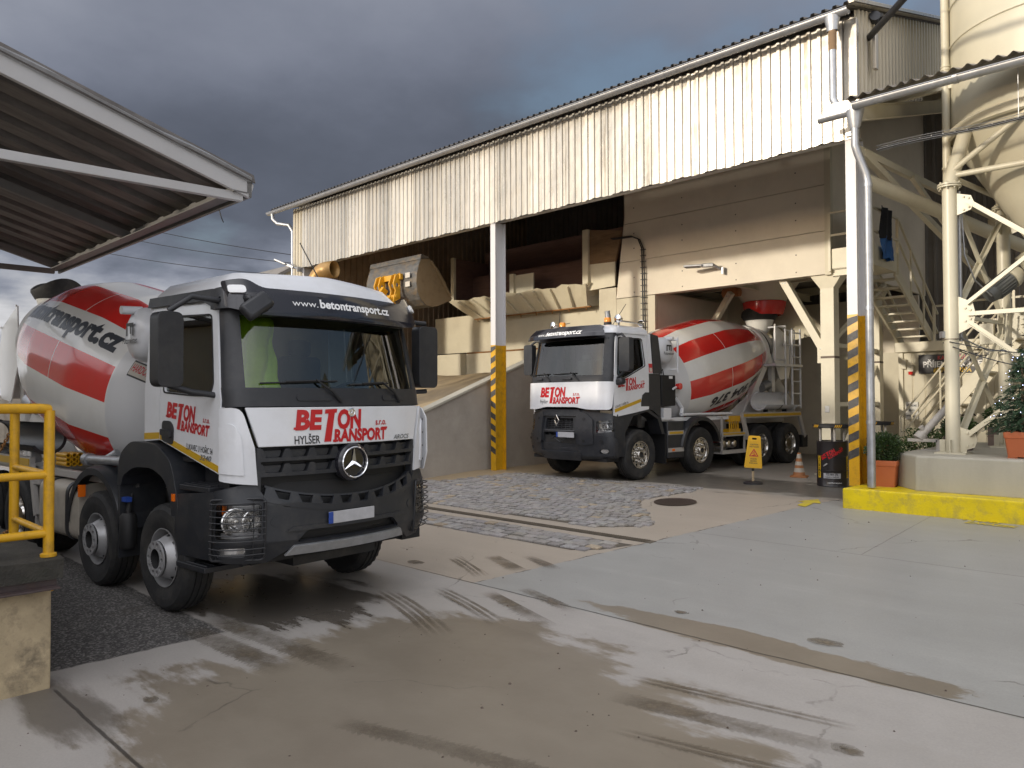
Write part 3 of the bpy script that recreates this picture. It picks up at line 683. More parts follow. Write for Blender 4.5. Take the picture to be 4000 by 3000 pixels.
# ------------------------------------------------------------------ near truck
def near_truck():
    t = thing('concrete_mixer_truck', 'white concrete mixer truck with three-pointed star on its grille, nearest the camera', 'truck',
              (-7.805, 4.187, 0.0), rad(4.0), 'concrete mixer trucks')
    S = Surf([(1.0, 1.37), (1.66, 1.385), (2.03, 1.365), (2.2, 1.335), (3.0, 1.17), (3.2, 1.10), (3.35, 1.0)],
             [(1.0, 1.17), (2.2, 1.17), (3.0, 1.11), (3.3, 1.05)], 0.15, 0.20)
    SL, SR = S.side(1), S.side(-1)
    for x, st, dual in ((-0.05, 'steel', 0), (-1.68, 'steel', 0), (-4.30, 'rear', 1), (-5.66, 'rear', 1)):
        for sg in (-1, 1):
            w = make_wheel(t, x, sg, st, 1.22, 0.31, 0.535, 0.014)
    common_chassis(t, (-0.05, -1.68, -4.30, -5.66), -6.9, True)
    # inner dual tyres
    for x in (-4.30, -5.66):
        for sg in (-1, 1):
            b = MB(); T = lambda a, c, q, x=x, sg=sg: (x + a, sg * (0.70 + q), 0.535 + c)
            b.lathe([(0.28, -0.14), (0.5, -0.15), (0.535, -0.1), (0.535, 0.1), (0.5, 0.15), (0.28, 0.14)], 40, T); b.build('inner_tyre', 'rubber', t, 30)
    # --- cab shell
    b = MB()
    for sg, Sd in ((-1, SR), (1, SL)):
        b.patch(sidepoly(sg, [(-0.50, 1.68), (-0.165, 1.705), (-0.165, 3.10), (-0.50, 3.10)]), [], Sd, -0.03, 0.02, 0.5, 0.2)
        b.patch(sidepoly(sg, [(-0.165, 3.06), (0.80, 2.985), (0.82, 3.10), (-0.165, 3.12)]), [], Sd, -0.03, 0.012, 0.5, 0.2)
    b.box(-0.50, -0.48, -1.13, 1.13, 1.55, 3.12)
    b.box(-0.50, 1.0, -1.10, 1.10, 1.50, 1.54, 1)
    b.build('cab_body', ['white', 'chassis'], t, 35)
    rows = [(3.08, 0.03), (3.14, 0.025), (3.20, 0.0), (3.245, -0.05), (3.275, -0.13), (3.295, -0.28), (3.305, -0.5)]
    us = [i * 1.26 / 18 for i in range(19)] + [1.4, 1.7, 2.0, 2.3, 2.5]
    us = [-u for u in reversed(us)] + us[1:]
    vs = []; n = len(us)
    for z, o in rows:
        for u in us:
            zz = z + 0.05 * max(0, 1 - abs(u) / 1.2) * (1 if o < -0.02 else 0.3)
            p = S.p(u, min(z, 3.2)); q = S.n(u, min(z, 3.2)); q.z = 0; q.normalize(); p = p + q * o
            p.x = max(p.x, -0.52); p.z = zz + (0.045 if o < -0.1 else 0.0); vs.append(p)
    fs = [(i * n + j, i * n + j + 1, (i + 1) * n + j + 1, (i + 1) * n + j) for i in range(len(rows) - 1) for j in range(n - 1)]
    fs.append(tuple(range((len(rows) - 1) * n, len(rows) * n)))
    fs += [(i * n, (i + 1) * n, (i + 1) * n + n - 1, i * n + n - 1) for i in range(len(rows) - 1)]
    roof = MB().add(vs, fs).build('cab_roof', 'white', t, 40)
    an = MB(); an.lathe([(0.075, 0), (0.055, 0.03), (0.02, 0.055), (0.0, 0.06)], 16, lambda a, c, q: (0.78 + a * 1.3, 0.05 + c * 0.8, 3.335 + q))
    an.tube([(0.78, 0.05, 3.38), (0.48, 0.02, 3.80)], 0.006, 6); an.build('antenna', 'black', roof, 40)
    for sg, Sd in ((-1, SR), (1, SL)):
        b = MB()
        b.patch(sidepoly(sg, [(-0.53, 3.07), (0.62, 3.045), (0.86, 2.96), (0.93, 3.06), (0.78, 3.15), (-0.53, 3.17)]), [], Sd, 0.0, 0.055, 0.4, 0.2)
        b.patch([(sg * u, z) for u, z in ([(0.98, 2.94), (1.27, 2.94), (1.27, 3.12), (0.98, 3.16)] if sg > 0 else [(1.27, 2.94), (0.98, 2.94), (0.98, 3.16), (1.27, 3.12)])], [], S, 0.0, 0.07, 0.05, 0.2)
        b.build('roof_trim', 'dark2', t, 35)
    # --- front
    b = MB()
    b.patch([(-0.92, 1.668), (0.92, 1.668), (1.02, 2.03), (-1.02, 2.03)], [], S, -0.02, 0.028, 0.08, 0.1)
    fp = b.build('front_panel', 'white', t, 35, bevel=0.006)
    place_text([tshift(x, -0.60, 1.695) for x in logo(1.06)], S, fp, 'redtext', 0.033)
    place_text([tshift(tfit('HYLŠER', 0.075, 0.255, 0.012), -0.61, 1.685)], S, fp, 'blacktext', 0.033)
    place_text([tshift(tfit('AROCS', 0.045, 0.26, 0.012, 0.35), 0.56, 1.685)], S, fp, 'motor', 0.034, 'model_badge')
    e = MB(); Tb = lambda a, c, q: S(0.0 + a, 1.975 + c, 0.03 + q)
    e.lathe([(0.042, 0.0), (0.042, 0.01), (0.034, 0.012), (0.034, 0.006), (0, 0.006)], 24, Tb, 0)
    for k in range(3):
        a = PI / 2 + k * 2 * PI / 3
        e.add([Tb(0.03 * math.cos(a), 0.03 * math.sin(a), 0.012), Tb(0.007 * math.cos(a + 1.05), 0.007 * math.sin(a + 1.05), 0.012), Tb(0, 0, 0.016), Tb(0.007 * math.cos(a - 1.05), 0.007 * math.sin(a - 1.05), 0.012)], [(0, 1, 2), (0, 2, 3)], 0)
    e.build('small_badge', ['chrome'], fp, 30)
    for sg in (-1, 1):
        b = MB()
        q = (lambda l: l) if sg > 0 else (lambda l: [(-a, c) for a, c in reversed(l)])
        b.patch(q(roundpoly([(0.925, 1.325), (1.265, 1.37), (1.265, 2.03), (1.045, 2.03), (0.955, 1.665)], [0, 0.02, 0.02, 0.08, 0])), [], S, -0.02, 0.034, 0.06, 0.1)
        b.patch(q(roundpoly([(1.03, 1.42), (1.255, 1.44), (1.255, 1.86), (1.12, 1.90), (1.05, 1.78)], [0.01, 0.02, 0.02, 0.09, 0.05])), [], S, 0.03, 0.046, 0.05, 0.1)
        b.build('corner_deflector', 'white', t, 35, bevel=0.005)
    b = MB()
    b.patch([(-1.262, 2.04), (1.262, 2.04), (1.262, 2.215), (-1.262, 2.215)], [], S, -0.03, 0.012, 0.06, 0.1)
    for sg in (-1, 1):
        l = [(1.0, 2.20), (1.262, 2.20), (1.262, 3.0), (1.03, 3.0)]
        b.patch(l if sg > 0 else [(-a, c) for a, c in reversed(l)], [], S, -0.03, 0.008, 0.05, 0.15)
    b.patch([(-1.03, 2.90), (1.03, 2.90), (1.03, 3.08), (-1.03, 3.08)], [], S, -0.03, 0.008, 0.08, 0.1)
    for u in (-0.38, 0.62): b.patch(rrect(u - 0.18, u + 0.18, 2.09, 2.15, 0.025), [], S, 0.012, 0.022, 0.08, 0.1)
    b.build('windscreen_surround', 'dark', t, 35)
    MB().patch([(-1.03, 2.20), (1.03, 2.20), (1.04, 2.93), (-1.04, 2.93)], [], S, None, -0.008, 0.06, 0.1).build('windscreen', 'glass', t, 60)
    for (u0, z0, u1, z1, ub0, zb0, ub1, zb1) in ((-0.10, 2.075, -0.36, 2.29, -0.88, 2.255, -0.12, 2.285), (0.70, 2.075, 0.45, 2.28, 0.02, 2.25, 0.56, 2.275)):
        w = MB()
        w.tube([S(u0, z0, 0.02), S(u0 * 0.6 + u1 * 0.4, z0 * 0.55 + z1 * 0.45, 0.05), S(u1, z1, 0.035)], [0.017, 0.014, 0.009], 8)
        w.tube([S(ub0 + (ub1 - ub0) * k / 10, zb0 + (zb1 - zb0) * k / 10, 0.012) for k in range(11)], 0.010, 6)
        w.tube([S(ub0 + (ub1 - ub0) * k / 10, zb0 + (zb1 - zb0) * k / 10 + 0.005, 0.026) for k in range(3, 9)], 0.009, 6)
        w.build('wiper', 'black', t, 40)
    # visor
    SV = Surf([(2.8, 1.36), (2.93, 1.355), (3.10, 1.30), (3.25, 1.21)], [(2.8, 1.17), (3.3, 1.12)], 0.15, 0.2)
    b = MB()
    b.patch(roundpoly([(-1.22, 2.955), (-0.9, 2.89), (0.9, 2.89), (1.22, 2.955), (1.24, 3.20), (0.98, 3.235), (0.86, 3.15), (-0.86, 3.15), (-0.98, 3.235), (-1.24, 3.20)], [0.03, 0.1, 0.1, 0.03, 0.03, 0.06, 0.06, 0.06, 0.06, 0.03]), [], SV, 0.0, 0.008, 0.06, 0.05)
    vz = b.build('sun_visor', 'gloss_black', t, 40)
    tw = tfit('www.', 0.062, 0.26, -0.004); tb = tfit('betontransport.cz', 0.082, 0.90, 0.03)
    place_text([tshift(tw, -0.60, 2.995), tshift(tb, -0.32, 2.995)], SV, vz, 'whitetext', 0.012)
    b = MB()
    for sg in (-1, 1): b.patch(rrect(sg * 1.08 - 0.075, sg * 1.08 + 0.075, 3.08, 3.15, 0.025), [], SV, 0.008, 0.03, 0.05, 0.1)
    b.build('marker_lamp', 'whitetext', vz, 40, bevel=0.006)
    b = MB()
    for u in (-0.3, 0.35, -1.15, 1.15): b.beam(S(u, 3.1, 0.0), SV(u, 3.08, 0.0), 0.05, 0.05)
    b.build('visor_bracket', 'black', vz, 0)
    # doors
    for sg, Sd in ((-1, SR), (1, SL)):
        q = lambda l, sg=sg: sidepoly(sg, l)
        out = [(-0.15, 1.705), (1.015, 1.425), (1.035, 2.10), (0.865, 2.97), (0.80, 3.0), (-0.15, 3.06)]
        hole = roundpoly([(-0.07, 2.19), (0.50, 2.155), (0.85, 2.15), (0.90, 2.25), (0.775, 2.90), (-0.07, 2.94)], [0.05, 0.1, 0.04, 0.05, 0.06, 0.06])
        b = MB().patch(q(out), [q(hole)], Sd, -0.02, 0.022, 0.6, 0.12)
        dr = b.build('door', 'white', t, 35, bevel=0.006)
        b = MB(); big = roundpoly([(-0.085, 2.175), (0.50, 2.14), (0.86, 2.135), (0.915, 2.25), (0.785, 2.915), (-0.085, 2.955)], [0.05, 0.1, 0.04, 0.05, 0.06, 0.06])
        b.patch(q(big), [q(hole)], Sd, 0.02, 0.027, 0.6, 0.2); b.build('window_seal', 'black', dr, 0)
        MB().patch(q(hole), [], Sd, -0.006, 0.0, 0.6, 0.15).build('side_window', 'sideglass', dr, 60)
        b = MB(); b.patch(q(roundpoly([(-0.10, 1.70), (0.14, 1.66), (0.15, 1.84), (0.08, 1.90), (-0.09, 1.90)], 0.05)), [], Sd, 0.02, 0.032)
        b.patch(q(roundpoly([(-0.08, 1.76), (0.12, 1.73), (0.12, 1.80), (-0.08, 1.82)], 0.02)), [], Sd, 0.03, 0.06)
        b.build('door_handle', 'dark', dr, 30, bevel=0.008)
        b = MB(); b.patch(q([(-0.15, 1.715), (1.015, 1.437), (1.015, 1.50), (-0.15, 1.775)]), [], Sd, 0.02, 0.0255, 0.6, 0.2)
        b.build('reflective_band', 'yband', dr, 0)
        x0 = -0.02 if sg < 0 else -0.84
        place_text([tshift(x, x0, 1.84, rad(-5 * -sg) if sg > 0 else rad(-5)) for x in logo(0.86)], Sd, dr, 'redtext', 0.026)
        if sg < 0:
            place_text([tshift(tfit('LUKAVEC U HOŘIC 54', 0.055, 0.50, 0.006), 0.40, 1.635, rad(-4))], Sd, dr, 'blacktext', 0.026)
            place_text([tshift(tfit('3240', 0.05, 0.22, 0.015, 0.25), 0.66, 1.545, rad(-3))], Sd, dr, 'motor', 0.027, 'model_badge')
    b = MB()
    for sg, Sd in ((-1, SR), (1, SL)): b.patch(sidepoly(sg, [(-0.5, 1.70), (-0.17, 1.715), (-0.17, 1.78), (-0.5, 1.765)]), [], Sd, 0.02, 0.0245, 0.6, 0.3)
    b.build('reflective_band', 'yband', t, 0)
    cab_interior(t, -0.5, 1.35, 1.12, 1.55, 2.62, True)
    # --- grille
    g = MB()
    g.patch([(-0.93, 1.26), (0.93, 1.26), (0.93, 1.665), (-0.93, 1.665)], [], S, -0.12, -0.09, 0.08, 0.2, 1)
    for zc in (1.595, 1.455):
        zb = zc - 0.062
        for s in (-1, 1):
            l = [(0.15, zb), (0.905, zb), (0.905, zb + 0.035), (0.15, zb + 0.035)]
            g.patch(l if s > 0 else [(-a, c) for a, c in reversed(l)], [], S, -0.06, 0.012, 0.08, 0.2)
            for k in range(4):
                a = 0.165 + k * 0.238
                l = [(a - 0.03, zb + 0.03), (a + 0.075, zb + 0.03), (a + 0.045, zb + 0.115), (a + 0.0, zb + 0.115)]
                g.patch(l if s > 0 else [(-c, d) for c, d in reversed(l)], [], S, -0.06, 0.010, 0.08, 0.2)
            for k in range(3):
                a = 0.255 + k * 0.238
                l = roundpoly([(a - 0.005, zb + 0.035), (a + 0.115, zb + 0.035), (a + 0.14, zb + 0.10), (a - 0.03, zb + 0.10)], 0.02)
                g.patch(l if s > 0 else [(-c, d) for c, d in reversed(l)], [], S, -0.06, -0.030, 0.08, 0.2)
    for s in (-1, 1):
        l = [(0.895, 1.26), (0.935, 1.26), (0.935, 1.66), (0.895, 1.66)]
        g.patch(l if s > 0 else [(-a, c) for a, c in reversed(l)], [], S, -0.06, 0.014, 0.08, 0.2)
    gr = g.build('grille', ['dark2', 'black'], t, 30, bevel=0.006)
    e = MB(); Ts = lambda a, c, q: V((S.p(0, 1.49).x + 0.02 + q, a, 1.485 + c))
    e.lathe([(0.188, -0.06), (0.186, 0.03), (0.168, 0.045), (0.160, 0.045), (0.155, 0.03), (0.0, 0.03)], 48, Ts, 1)
    e.lathe([(0.160, 0.04), (0.157, 0.062), (0.150, 0.068), (0.143, 0.062), (0.140, 0.04)], 48, Ts, 0)
    for k in range(3):
        a = PI / 2 + k * 2 * PI / 3; r2 = 0.028
        tip = (0.146 * math.cos(a), 0.146 * math.sin(a)); l = (r2 * math.cos(a + PI / 3), r2 * math.sin(a + PI / 3)); r = (r2 * math.cos(a - PI / 3), r2 * math.sin(a - PI / 3))
        e.add([Ts(*tip, 0.045), Ts(*l, 0.04), Ts(0, 0, 0.075), Ts(*r, 0.04)], [(0, 1, 2), (0, 2, 3)], 0)
    e.build('star_emblem', ['chrome', 'gloss_black'], gr, 30)
    # --- bumper
    B = Surf([(0.5, 1.30), (0.62, 1.40), (0.80, 1.465), (1.15, 1.465), (1.30, 1.42)], [(0.5, 1.20), (0.8, 1.255), (1.3, 1.24)], 0.17, 0.28, 0.93, 0.44)
    b = MB()
    outer = [(-1.37, 0.64), (-0.86, 0.60), (-0.62, 0.735), (0.62, 0.735), (0.86, 0.60), (1.37, 0.64), (1.37, 1.27), (1.02, 1.335), (0.93, 1.32), (0.86, 1.20), (0.70, 1.115), (0.30, 1.065), (0, 1.055),
             (-0.30, 1.065), (-0.70, 1.115), (-0.86, 1.20), (-0.93, 1.32), (-1.02, 1.335), (-1.37, 1.27)]
    holes = []
    for s in (-1, 1):
        holes.append([(s * u, z) for u, z in rrect(0.90, 1.34, 0.85, 1.16, 0.04)])
        holes.append([(s * u, z) for u, z in rrect(1.02, 1.30, 0.68, 0.77, 0.02)])
    holes.append(roundpoly([(-0.60, 0.77), (0.60, 0.77), (0.50, 0.88), (-0.50, 0.88)], 0.04))
    b.patch(outer, holes, B, -0.05, 0.0, 0.06, 0.1)
    b.patch([(-0.66, 0.74), (0.66, 0.74), (0.56, 0.92), (-0.56, 0.92)], [], B, -0.10, -0.075, 0.1, 0.1, 1)
    b.patch(roundpoly([(-0.70, 0.885), (0.70, 0.885), (0.62, 0.925), (-0.62, 0.925)], 0.02), [], B, -0.01, 0.02, 0.1, 0.1)
    for sg in (-1, 1):      # returns along the side to the wheel arch
        Sd = B.side(sg)
        b.patch(sidepoly(sg, [(0.30, 0.62), (1.03, 0.64), (1.03, 1.27), (0.30, 1.20)]), [], Sd, -0.05, 0.0, 0.4, 0.2)
        for u in (0.42, 0.46): pass
        b.patch(circ(sg * 0.78, 0.985, 0.045, 16), [], B, 0.0, 0.006)
    for u in (-0.87, 0.87): b.patch([(u - 0.004, 0.66), (u + 0.004, 0.66), (u + 0.004, 1.18), (u - 0.004, 1.18)], [], B, 0.0, 0.0015, 0.3, 0.2, 1)
    b.box(0.5, 1.15, -0.95, 0.95, 0.58, 0.66, 1); b.box(0.9, 1.18, 0.86, 1.12, 0.56, 0.66, 1)
    bp = b.build('bumper', ['dark2', 'black'], t, 32, bevel=0.012)
    # smile grille above the bumper
    g = MB()
    zt = lambda u: 1.095 + 0.13 * (abs(u) / 0.86) ** 2.2
    for k in range(-4, 5):
        u = k * 0.205
        l = [(u - 0.065, zt(u) - 0.02), (u + 0.065, zt(u) - 0.02), (u + 0.03, zt(u) + 0.085), (u - 0.03, zt(u) + 0.085)]
        g.patch(l, [], B, -0.05, 0.004, 0.2, 0.2)
    l = [(u / 20 * 0.88, zt(u / 20 * 0.88) - 0.055) for u in range(-20, 21)]; l2 = [(u, z + 0.055) for u, z in reversed(l)]
    g.patch(l + l2, [], B, -0.05, 0.006, 0.08, 0.2)
    l = [(u / 20 * 0.86, zt(u / 20 * 0.86) + 0.075) for u in range(-20, 21)]; l2 = [(u, z + 0.018) for u, z in reversed(l)]
    g.patch(l + l2, [], B, -0.06, -0.01, 0.08, 0.2)
    g.patch([(-0.9, 1.02), (0.9, 1.02), (0.9, 1.32), (-0.9, 1.32)], [], B, -0.14, -0.12, 0.1, 0.2, 1)
    g.build('lower_grille', ['dark2', 'black'], t, 30, bevel=0.005)
    for sg in (-1, 1):
        lamp_cluster(bp, B, 0.90, 1.34, 0.85, 1.16, sg, [(1.115, 1.0, 0.125), (0.965, 1.005, 0.088)])
        o = MB().patch([(sg * u, z) for u, z in (rrect(1.27, 1.33, 1.06, 1.15, 0.01) if sg > 0 else reversed(rrect(1.27, 1.33, 1.06, 1.15, 0.01)))], [], B, -0.09, -0.06)
        o.build('indicator', 'orange', bp, 30)
        f = MB(); l = rrect(1.02, 1.30, 0.68, 0.77, 0.02); l = l if sg > 0 else [(-a, c) for a, c in reversed(l)]
        f.patch(l, [], B, -0.06, -0.03, 0.04, 0.2); f.build('fog_lamp', 'lampglass', bp, 30)
        k = MB()
        ring = rrect(0.875, 1.365, 0.66, 1.20, 0.04, 6)
        pts = [B(sg * u, z, 0.03) for u, z in ring]; k.tube(pts + [pts[0]], 0.012, 8)
        for i in range(9):
            z = 0.725 + i * 0.055
            k.tube([B(sg * (0.875 + 0.49 * j / 8), z, 0.045) for j in range(9)], 0.0055, 6)
        k.tube([B(sg * 0.97, 0.66 + 0.54 * j / 4, 0.04) for j in range(5)], 0.006, 6)
        k.build('lamp_guard', 'dark', bp, 40)
    p = MB().box(1.475, 1.487, -0.33, 0.22, 0.915, 1.03, 0); p.box(1.474, 1.489, -0.33, -0.28, 0.916, 1.029, 1)
    p.build('number_plate', ['plate', 'blueband'], bp, 0, bevel=0.004)
    s = MB(); s.patch([(-0.70, 0.665), (0.70, 0.665), (0.62, 0.752), (-0.62, 0.752)], [], B, 0.0, 0.028, 0.1, 0.05)
    s.build('skid_plate', 'galv', bp, 30, bevel=0.006)
    # --- wheel arches, steps, tanks
    for sg in (-1, 1):
        y0, y1 = sg * 0.80, sg * 1.25
        P_ = lambda a, c, q: (a, q, c)
        a = MB()
        outer = roundpoly([(-1.02, 1.20), (-0.98, 1.52), (-0.70, 1.68), (-0.14, 1.67), (0.20, 1.52), (0.345, 1.12), (0.34, 0.98), (0.22, 0.98), (0.20, 1.10), (0.08, 1.32), (-0.20, 1.42), (-0.62, 1.41), (-0.88, 1.30), (-0.92, 1.20)],
                          [0.0, 0.12, 0.12, 0.12, 0.15, 0.1, 0, 0, 0.05, 0.1, 0.12, 0.12, 0.05, 0])
        a.prism(outer, [], P_, min(y0, y1), max(y0, y1))
        a.box(-0.99, -0.95, min(sg * 0.75, y1), max(sg * 0.75, y1), 0.42, 1.28)
        a.build('wheel_arch', 'dark2', t, 35, bevel=0.015)
        f = MB()
        T = lambda r, c, q, sg=sg: (-1.68 + r, sg * (0.86 + q), 0.56 + c)
        f.lathe([(0.74, 0.0), (0.78, 0.0), (0.80, 0.06), (0.80, 0.33), (0.775, 0.39), (0.70, 0.39), (0.74, 0.34)], 28, T, 0, close=True, a0=rad(12), a1=rad(172))
        f.build('mudguard', 'dark2', t, 40)
        st = MB()
        for z, x0, x1 in ((1.30, 0.36, 0.92), (0.94, 0.34, 1.0), (0.56, 0.30, 0.85)):
            st.box(x0, x1, min(sg * 0.85, sg * 1.24), max(sg * 0.85, sg * 1.24), z - 0.05, z)
            for k in range(5): st.box(x0 + 0.03, x1 - 0.03, sg * (0.92 + k * 0.07) - 0.012, sg * (0.92 + k * 0.07) + 0.012, z, z + 0.012)
        st.box(0.30, 1.0, min(sg * 0.70, sg * 0.95), max(sg * 0.70, sg * 0.95), 0.55, 1.45)
        st.box(0.30, 0.36, min(sg * 0.80, sg * 1.20), max(sg * 0.80, sg * 1.20), 0.45, 1.15)
        st.box(0.85, 1.02, min(sg * 0.90, sg * 1.10), max(sg * 0.90, sg * 1.10), 0.62, 1.42)
        st.build('cab_step', 'dark', t, 30, bevel=0.008)
        sm = MB().box(0.26, 0.30, min(sg * 1.24, sg * 1.27), max(sg * 1.24, sg * 1.27), 1.13, 1.20)
        sm.build('side_marker', 'orange', t, 30)
        for x, z in ((-2.08, 0.98), (-0.93, 0.62)):
            MB().box(x, x + 0.03, min(sg * 1.18, sg * 1.255), max(sg * 1.18, sg * 1.255), z, z + 0.14).build('side_marker', 'orange', t, 30)
    tk = MB(); T = lambda a, c, q: (q, -0.88 + a, 0.79 + c)
    sec = roundpoly([(-0.33, -0.36), (0.33, -0.36), (0.33, 0.33), (-0.33, 0.33)], 0.16, 6)
    tk.prism(sec, [], lambda a, c, q: (q, -0.90 + a, 0.79 + c), -3.40, -2.12)
    tko = tk.build('fuel_tank', 'tank', t, 35, bevel=0.03)
    tk = MB(); sec2 = roundpoly([(-0.345, -0.375), (0.345, -0.375), (0.345, 0.345), (-0.345, 0.345)], 0.17, 6)
    for x in (-3.1, -2.45): tk.prism(sec2, [], lambda a, c, q: (q, -0.90 + a, 0.79 + c), x - 0.04, x + 0.04)
    tk.lathe([(0.07, 0), (0.07, 0.05), (0.0, 0.055)], 14, lambda a, c, q: (-2.75 + a, -0.95 + c, 1.12 + q)); tk.build('tank_strap', 'dark', tko, 35)
    pp = MB(); pp.tube([(-2.25, -1.08, 1.40), (-0.92, -1.08, 1.43)], 0.055, 14); pp.tube([(-2.30, -1.08, 1.40), (-2.18, -1.08, 1.40)], 0.075, 14)
    pp.tube([(-1.75, -1.08, 1.41), (-1.62, -1.0, 1.50)], 0.05, 12); pp.tube([(-1.3, -1.08, 1.42), (-1.24, -1.08, 1.422)], 0.066, 14)
    pp.build('water_pipe', 'galv', t, 40)
    ch = MB()
    for k in range(9):
        y = -1.05 + (k % 3) * 0.07; z = 1.30 + (k // 3) * 0.055
        T = lambda a, c, q, y=y, z=z: (-2.95 - q, y + a, z + c)
        ch.lathe([(0.032, 0), (0.032, 0.35), (0.022, 0.35), (0.022, 0)], 10, T, 0, close=True)
    ch.build('yellow_tubes', 'yellow', t, 40)
    sd = MB()
    sd.box(-3.9, -0.95, -1.12, -1.04, 1.15, 1.24, 0); sd.box(-3.75, -3.45, -1.22, -1.15, 1.02, 1.12, 0)
    for x in (-1.0, -2.2, -3.5): sd.box(x - 0.04, x + 0.04, -1.1, -0.4, 1.12, 1.2, 0)
    sd.box(-3.80, -3.70, -1.16, -1.06, 0.45, 1.2, 0); sd.box(-3.5, -3.4, -1.12, -1.04, 0.45, 1.05, 0)
    sd.build('side_rail', 'subframe', t, 30, bevel=0.006)
    yl = MB()
    for sg in (-1, 1):
        yl.box(-6.9, -3.75, sg * 1.20 - 0.03, sg * 1.20 + 0.03, 1.22, 1.36, 0)
        yl.box(-6.88, -3.78, sg * 1.235 - 0.004, sg * 1.235 + 0.004, 1.25, 1.34, 1)
        yl.beam((-3.78, sg * 1.2, 1.26), (-3.58, sg * 1.2, 0.62), 0.05, 0.10); yl.box(-6.9, -3.8, min(sg * .7, sg * 1.2), max(sg * .7, sg * 1.2), 1.18, 1.22, 0)
    yl.build('rear_mudguard_rail', ['subframe', 'yband'], t, 30)
    half_pipe(t, -5.6, -3.45, -1.12, 1.62, 0.20, -1, 'dark', 'galv')
    bl = MB().prism(roundpoly([(0.96, 1.36), (1.10, 1.30), (1.16, 1.50), (1.15, 1.90), (1.06, 2.02), (0.98, 2.0)], 0.03), [], lambda a, c, q: (a, q, c), 1.245, 1.262)
    bo = bl.build('air_blade', 'white', t, 30, bevel=0.005)
    for k in range(4): MB().box(0.98, 1.10, 1.15, 1.245, 1.42 + k * 0.15, 1.435 + k * 0.15).build('blade_bracket', 'dark', bo, 0)
    ad = MB(); ad.tube([(-0.90, -1.18, 0.52), (-0.90, -1.18, 0.56), (-0.90, -1.18, 0.86), (-0.90, -1.18, 0.90)], [0.07, 0.085, 0.085, 0.06], 18, 0); ad.tube([(-0.90, -1.18, 0.90), (-0.90, -1.16, 1.02)], 0.03, 10, 0); ad.box(-0.95, -0.84, -1.23, -1.17, 1.02, 1.07, 1); ad.tube([(-0.9, -1.16, 1.0), (-0.98, -1.1, 1.12), (-0.95, -1.0, 1.25)], 0.014, 8, 0)
    ad.build('air_drier', ['black', 'blueband'], t, 35)
    # --- drum assembly
    d, T, rs, ax = make_drum(t, (-1.26, 0, 1.97), rad(13), (0.48, 1.90, 4.72), 22.0)
    tx = tfit('www.betontransport.cz', 0.275, 4.15, 0.05)
    wrap_text(d, T, rs, tx, 4.80, PI - 0.525, -1, -1, 'greytext')
    pl = [rectmesh([(0, 0), (0.62, 0), (0.62, 0.20), (0, 0.20)])]
    wrap_text(d, T, rs, pl[0], 0.30, PI - 0.36, -0.35, -1, 'blacktext', 0.004, 'maker_plate')
    wrap_text(d, T, rs, rectmesh([(0.02, 0.02), (0.60, 0.02), (0.60, 0.18), (0.02, 0.18)]), 0.30, PI - 0.36, -0.35, -1, 'conewhite', 0.006, 'maker_plate')
    wrap_text(d, T, rs, tshift(tfit('HARDOX', 0.09, 0.5, 0.02, 0.2), 0.05, 0.07), 0.30, PI - 0.36, -0.35, -1, 'redtext', 0.008)
    front_stand(t, -1.12, 1.92)
    rear_gear(t, T, rs, -6.15, 3.84, 1, 0.62)
    rr = MB(); rr.lathe([(rs(4.72) + 0.02, 4.66), (rs(4.72) + 0.06, 4.68), (rs(4.72) + 0.06, 4.84), (rs(4.8) + 0.0, 4.86)], 60, T)
    rr.build('drum_ring', 'subframe', d, 40)
    water_tank(t, -0.92, 2.82, 0.30, -1, False)
    mirror(t, (0.74, 0.90, -1.70, -1.47, 2.22, 2.89), [[(0.92, -1.10, 3.02), (0.90, -1.40, 3.04), (0.84, -1.58, 2.90)], [(0.93, -1.14, 2.14), (0.88, -1.40, 2.18), (0.84, -1.58, 2.24)]])
    mirror(t, (0.86, 1.0, 1.29, 1.58, 2.24, 2.96), [[(0.90, 1.08, 3.0), (0.92, 1.45, 3.0)], [(0.92, 1.12, 2.18), (0.93, 1.45, 2.20)]])
    fm = MB(); fm.tube([S(-1.0, 3.02, 0.10), S(-0.98, 2.97, 0.25)], 0.035, 10)
    c = S(-0.95, 2.90, 0.27); fm.obox(c, 0.10, 0.30, 0.17, Matrix.Rotation(rad(35), 3, 'X') @ Matrix.Rotation(rad(-25), 3, 'Y'))
    fm.build('kerb_mirror', 'dark', t, 35, bevel=0.05)
    return t
near_truck()
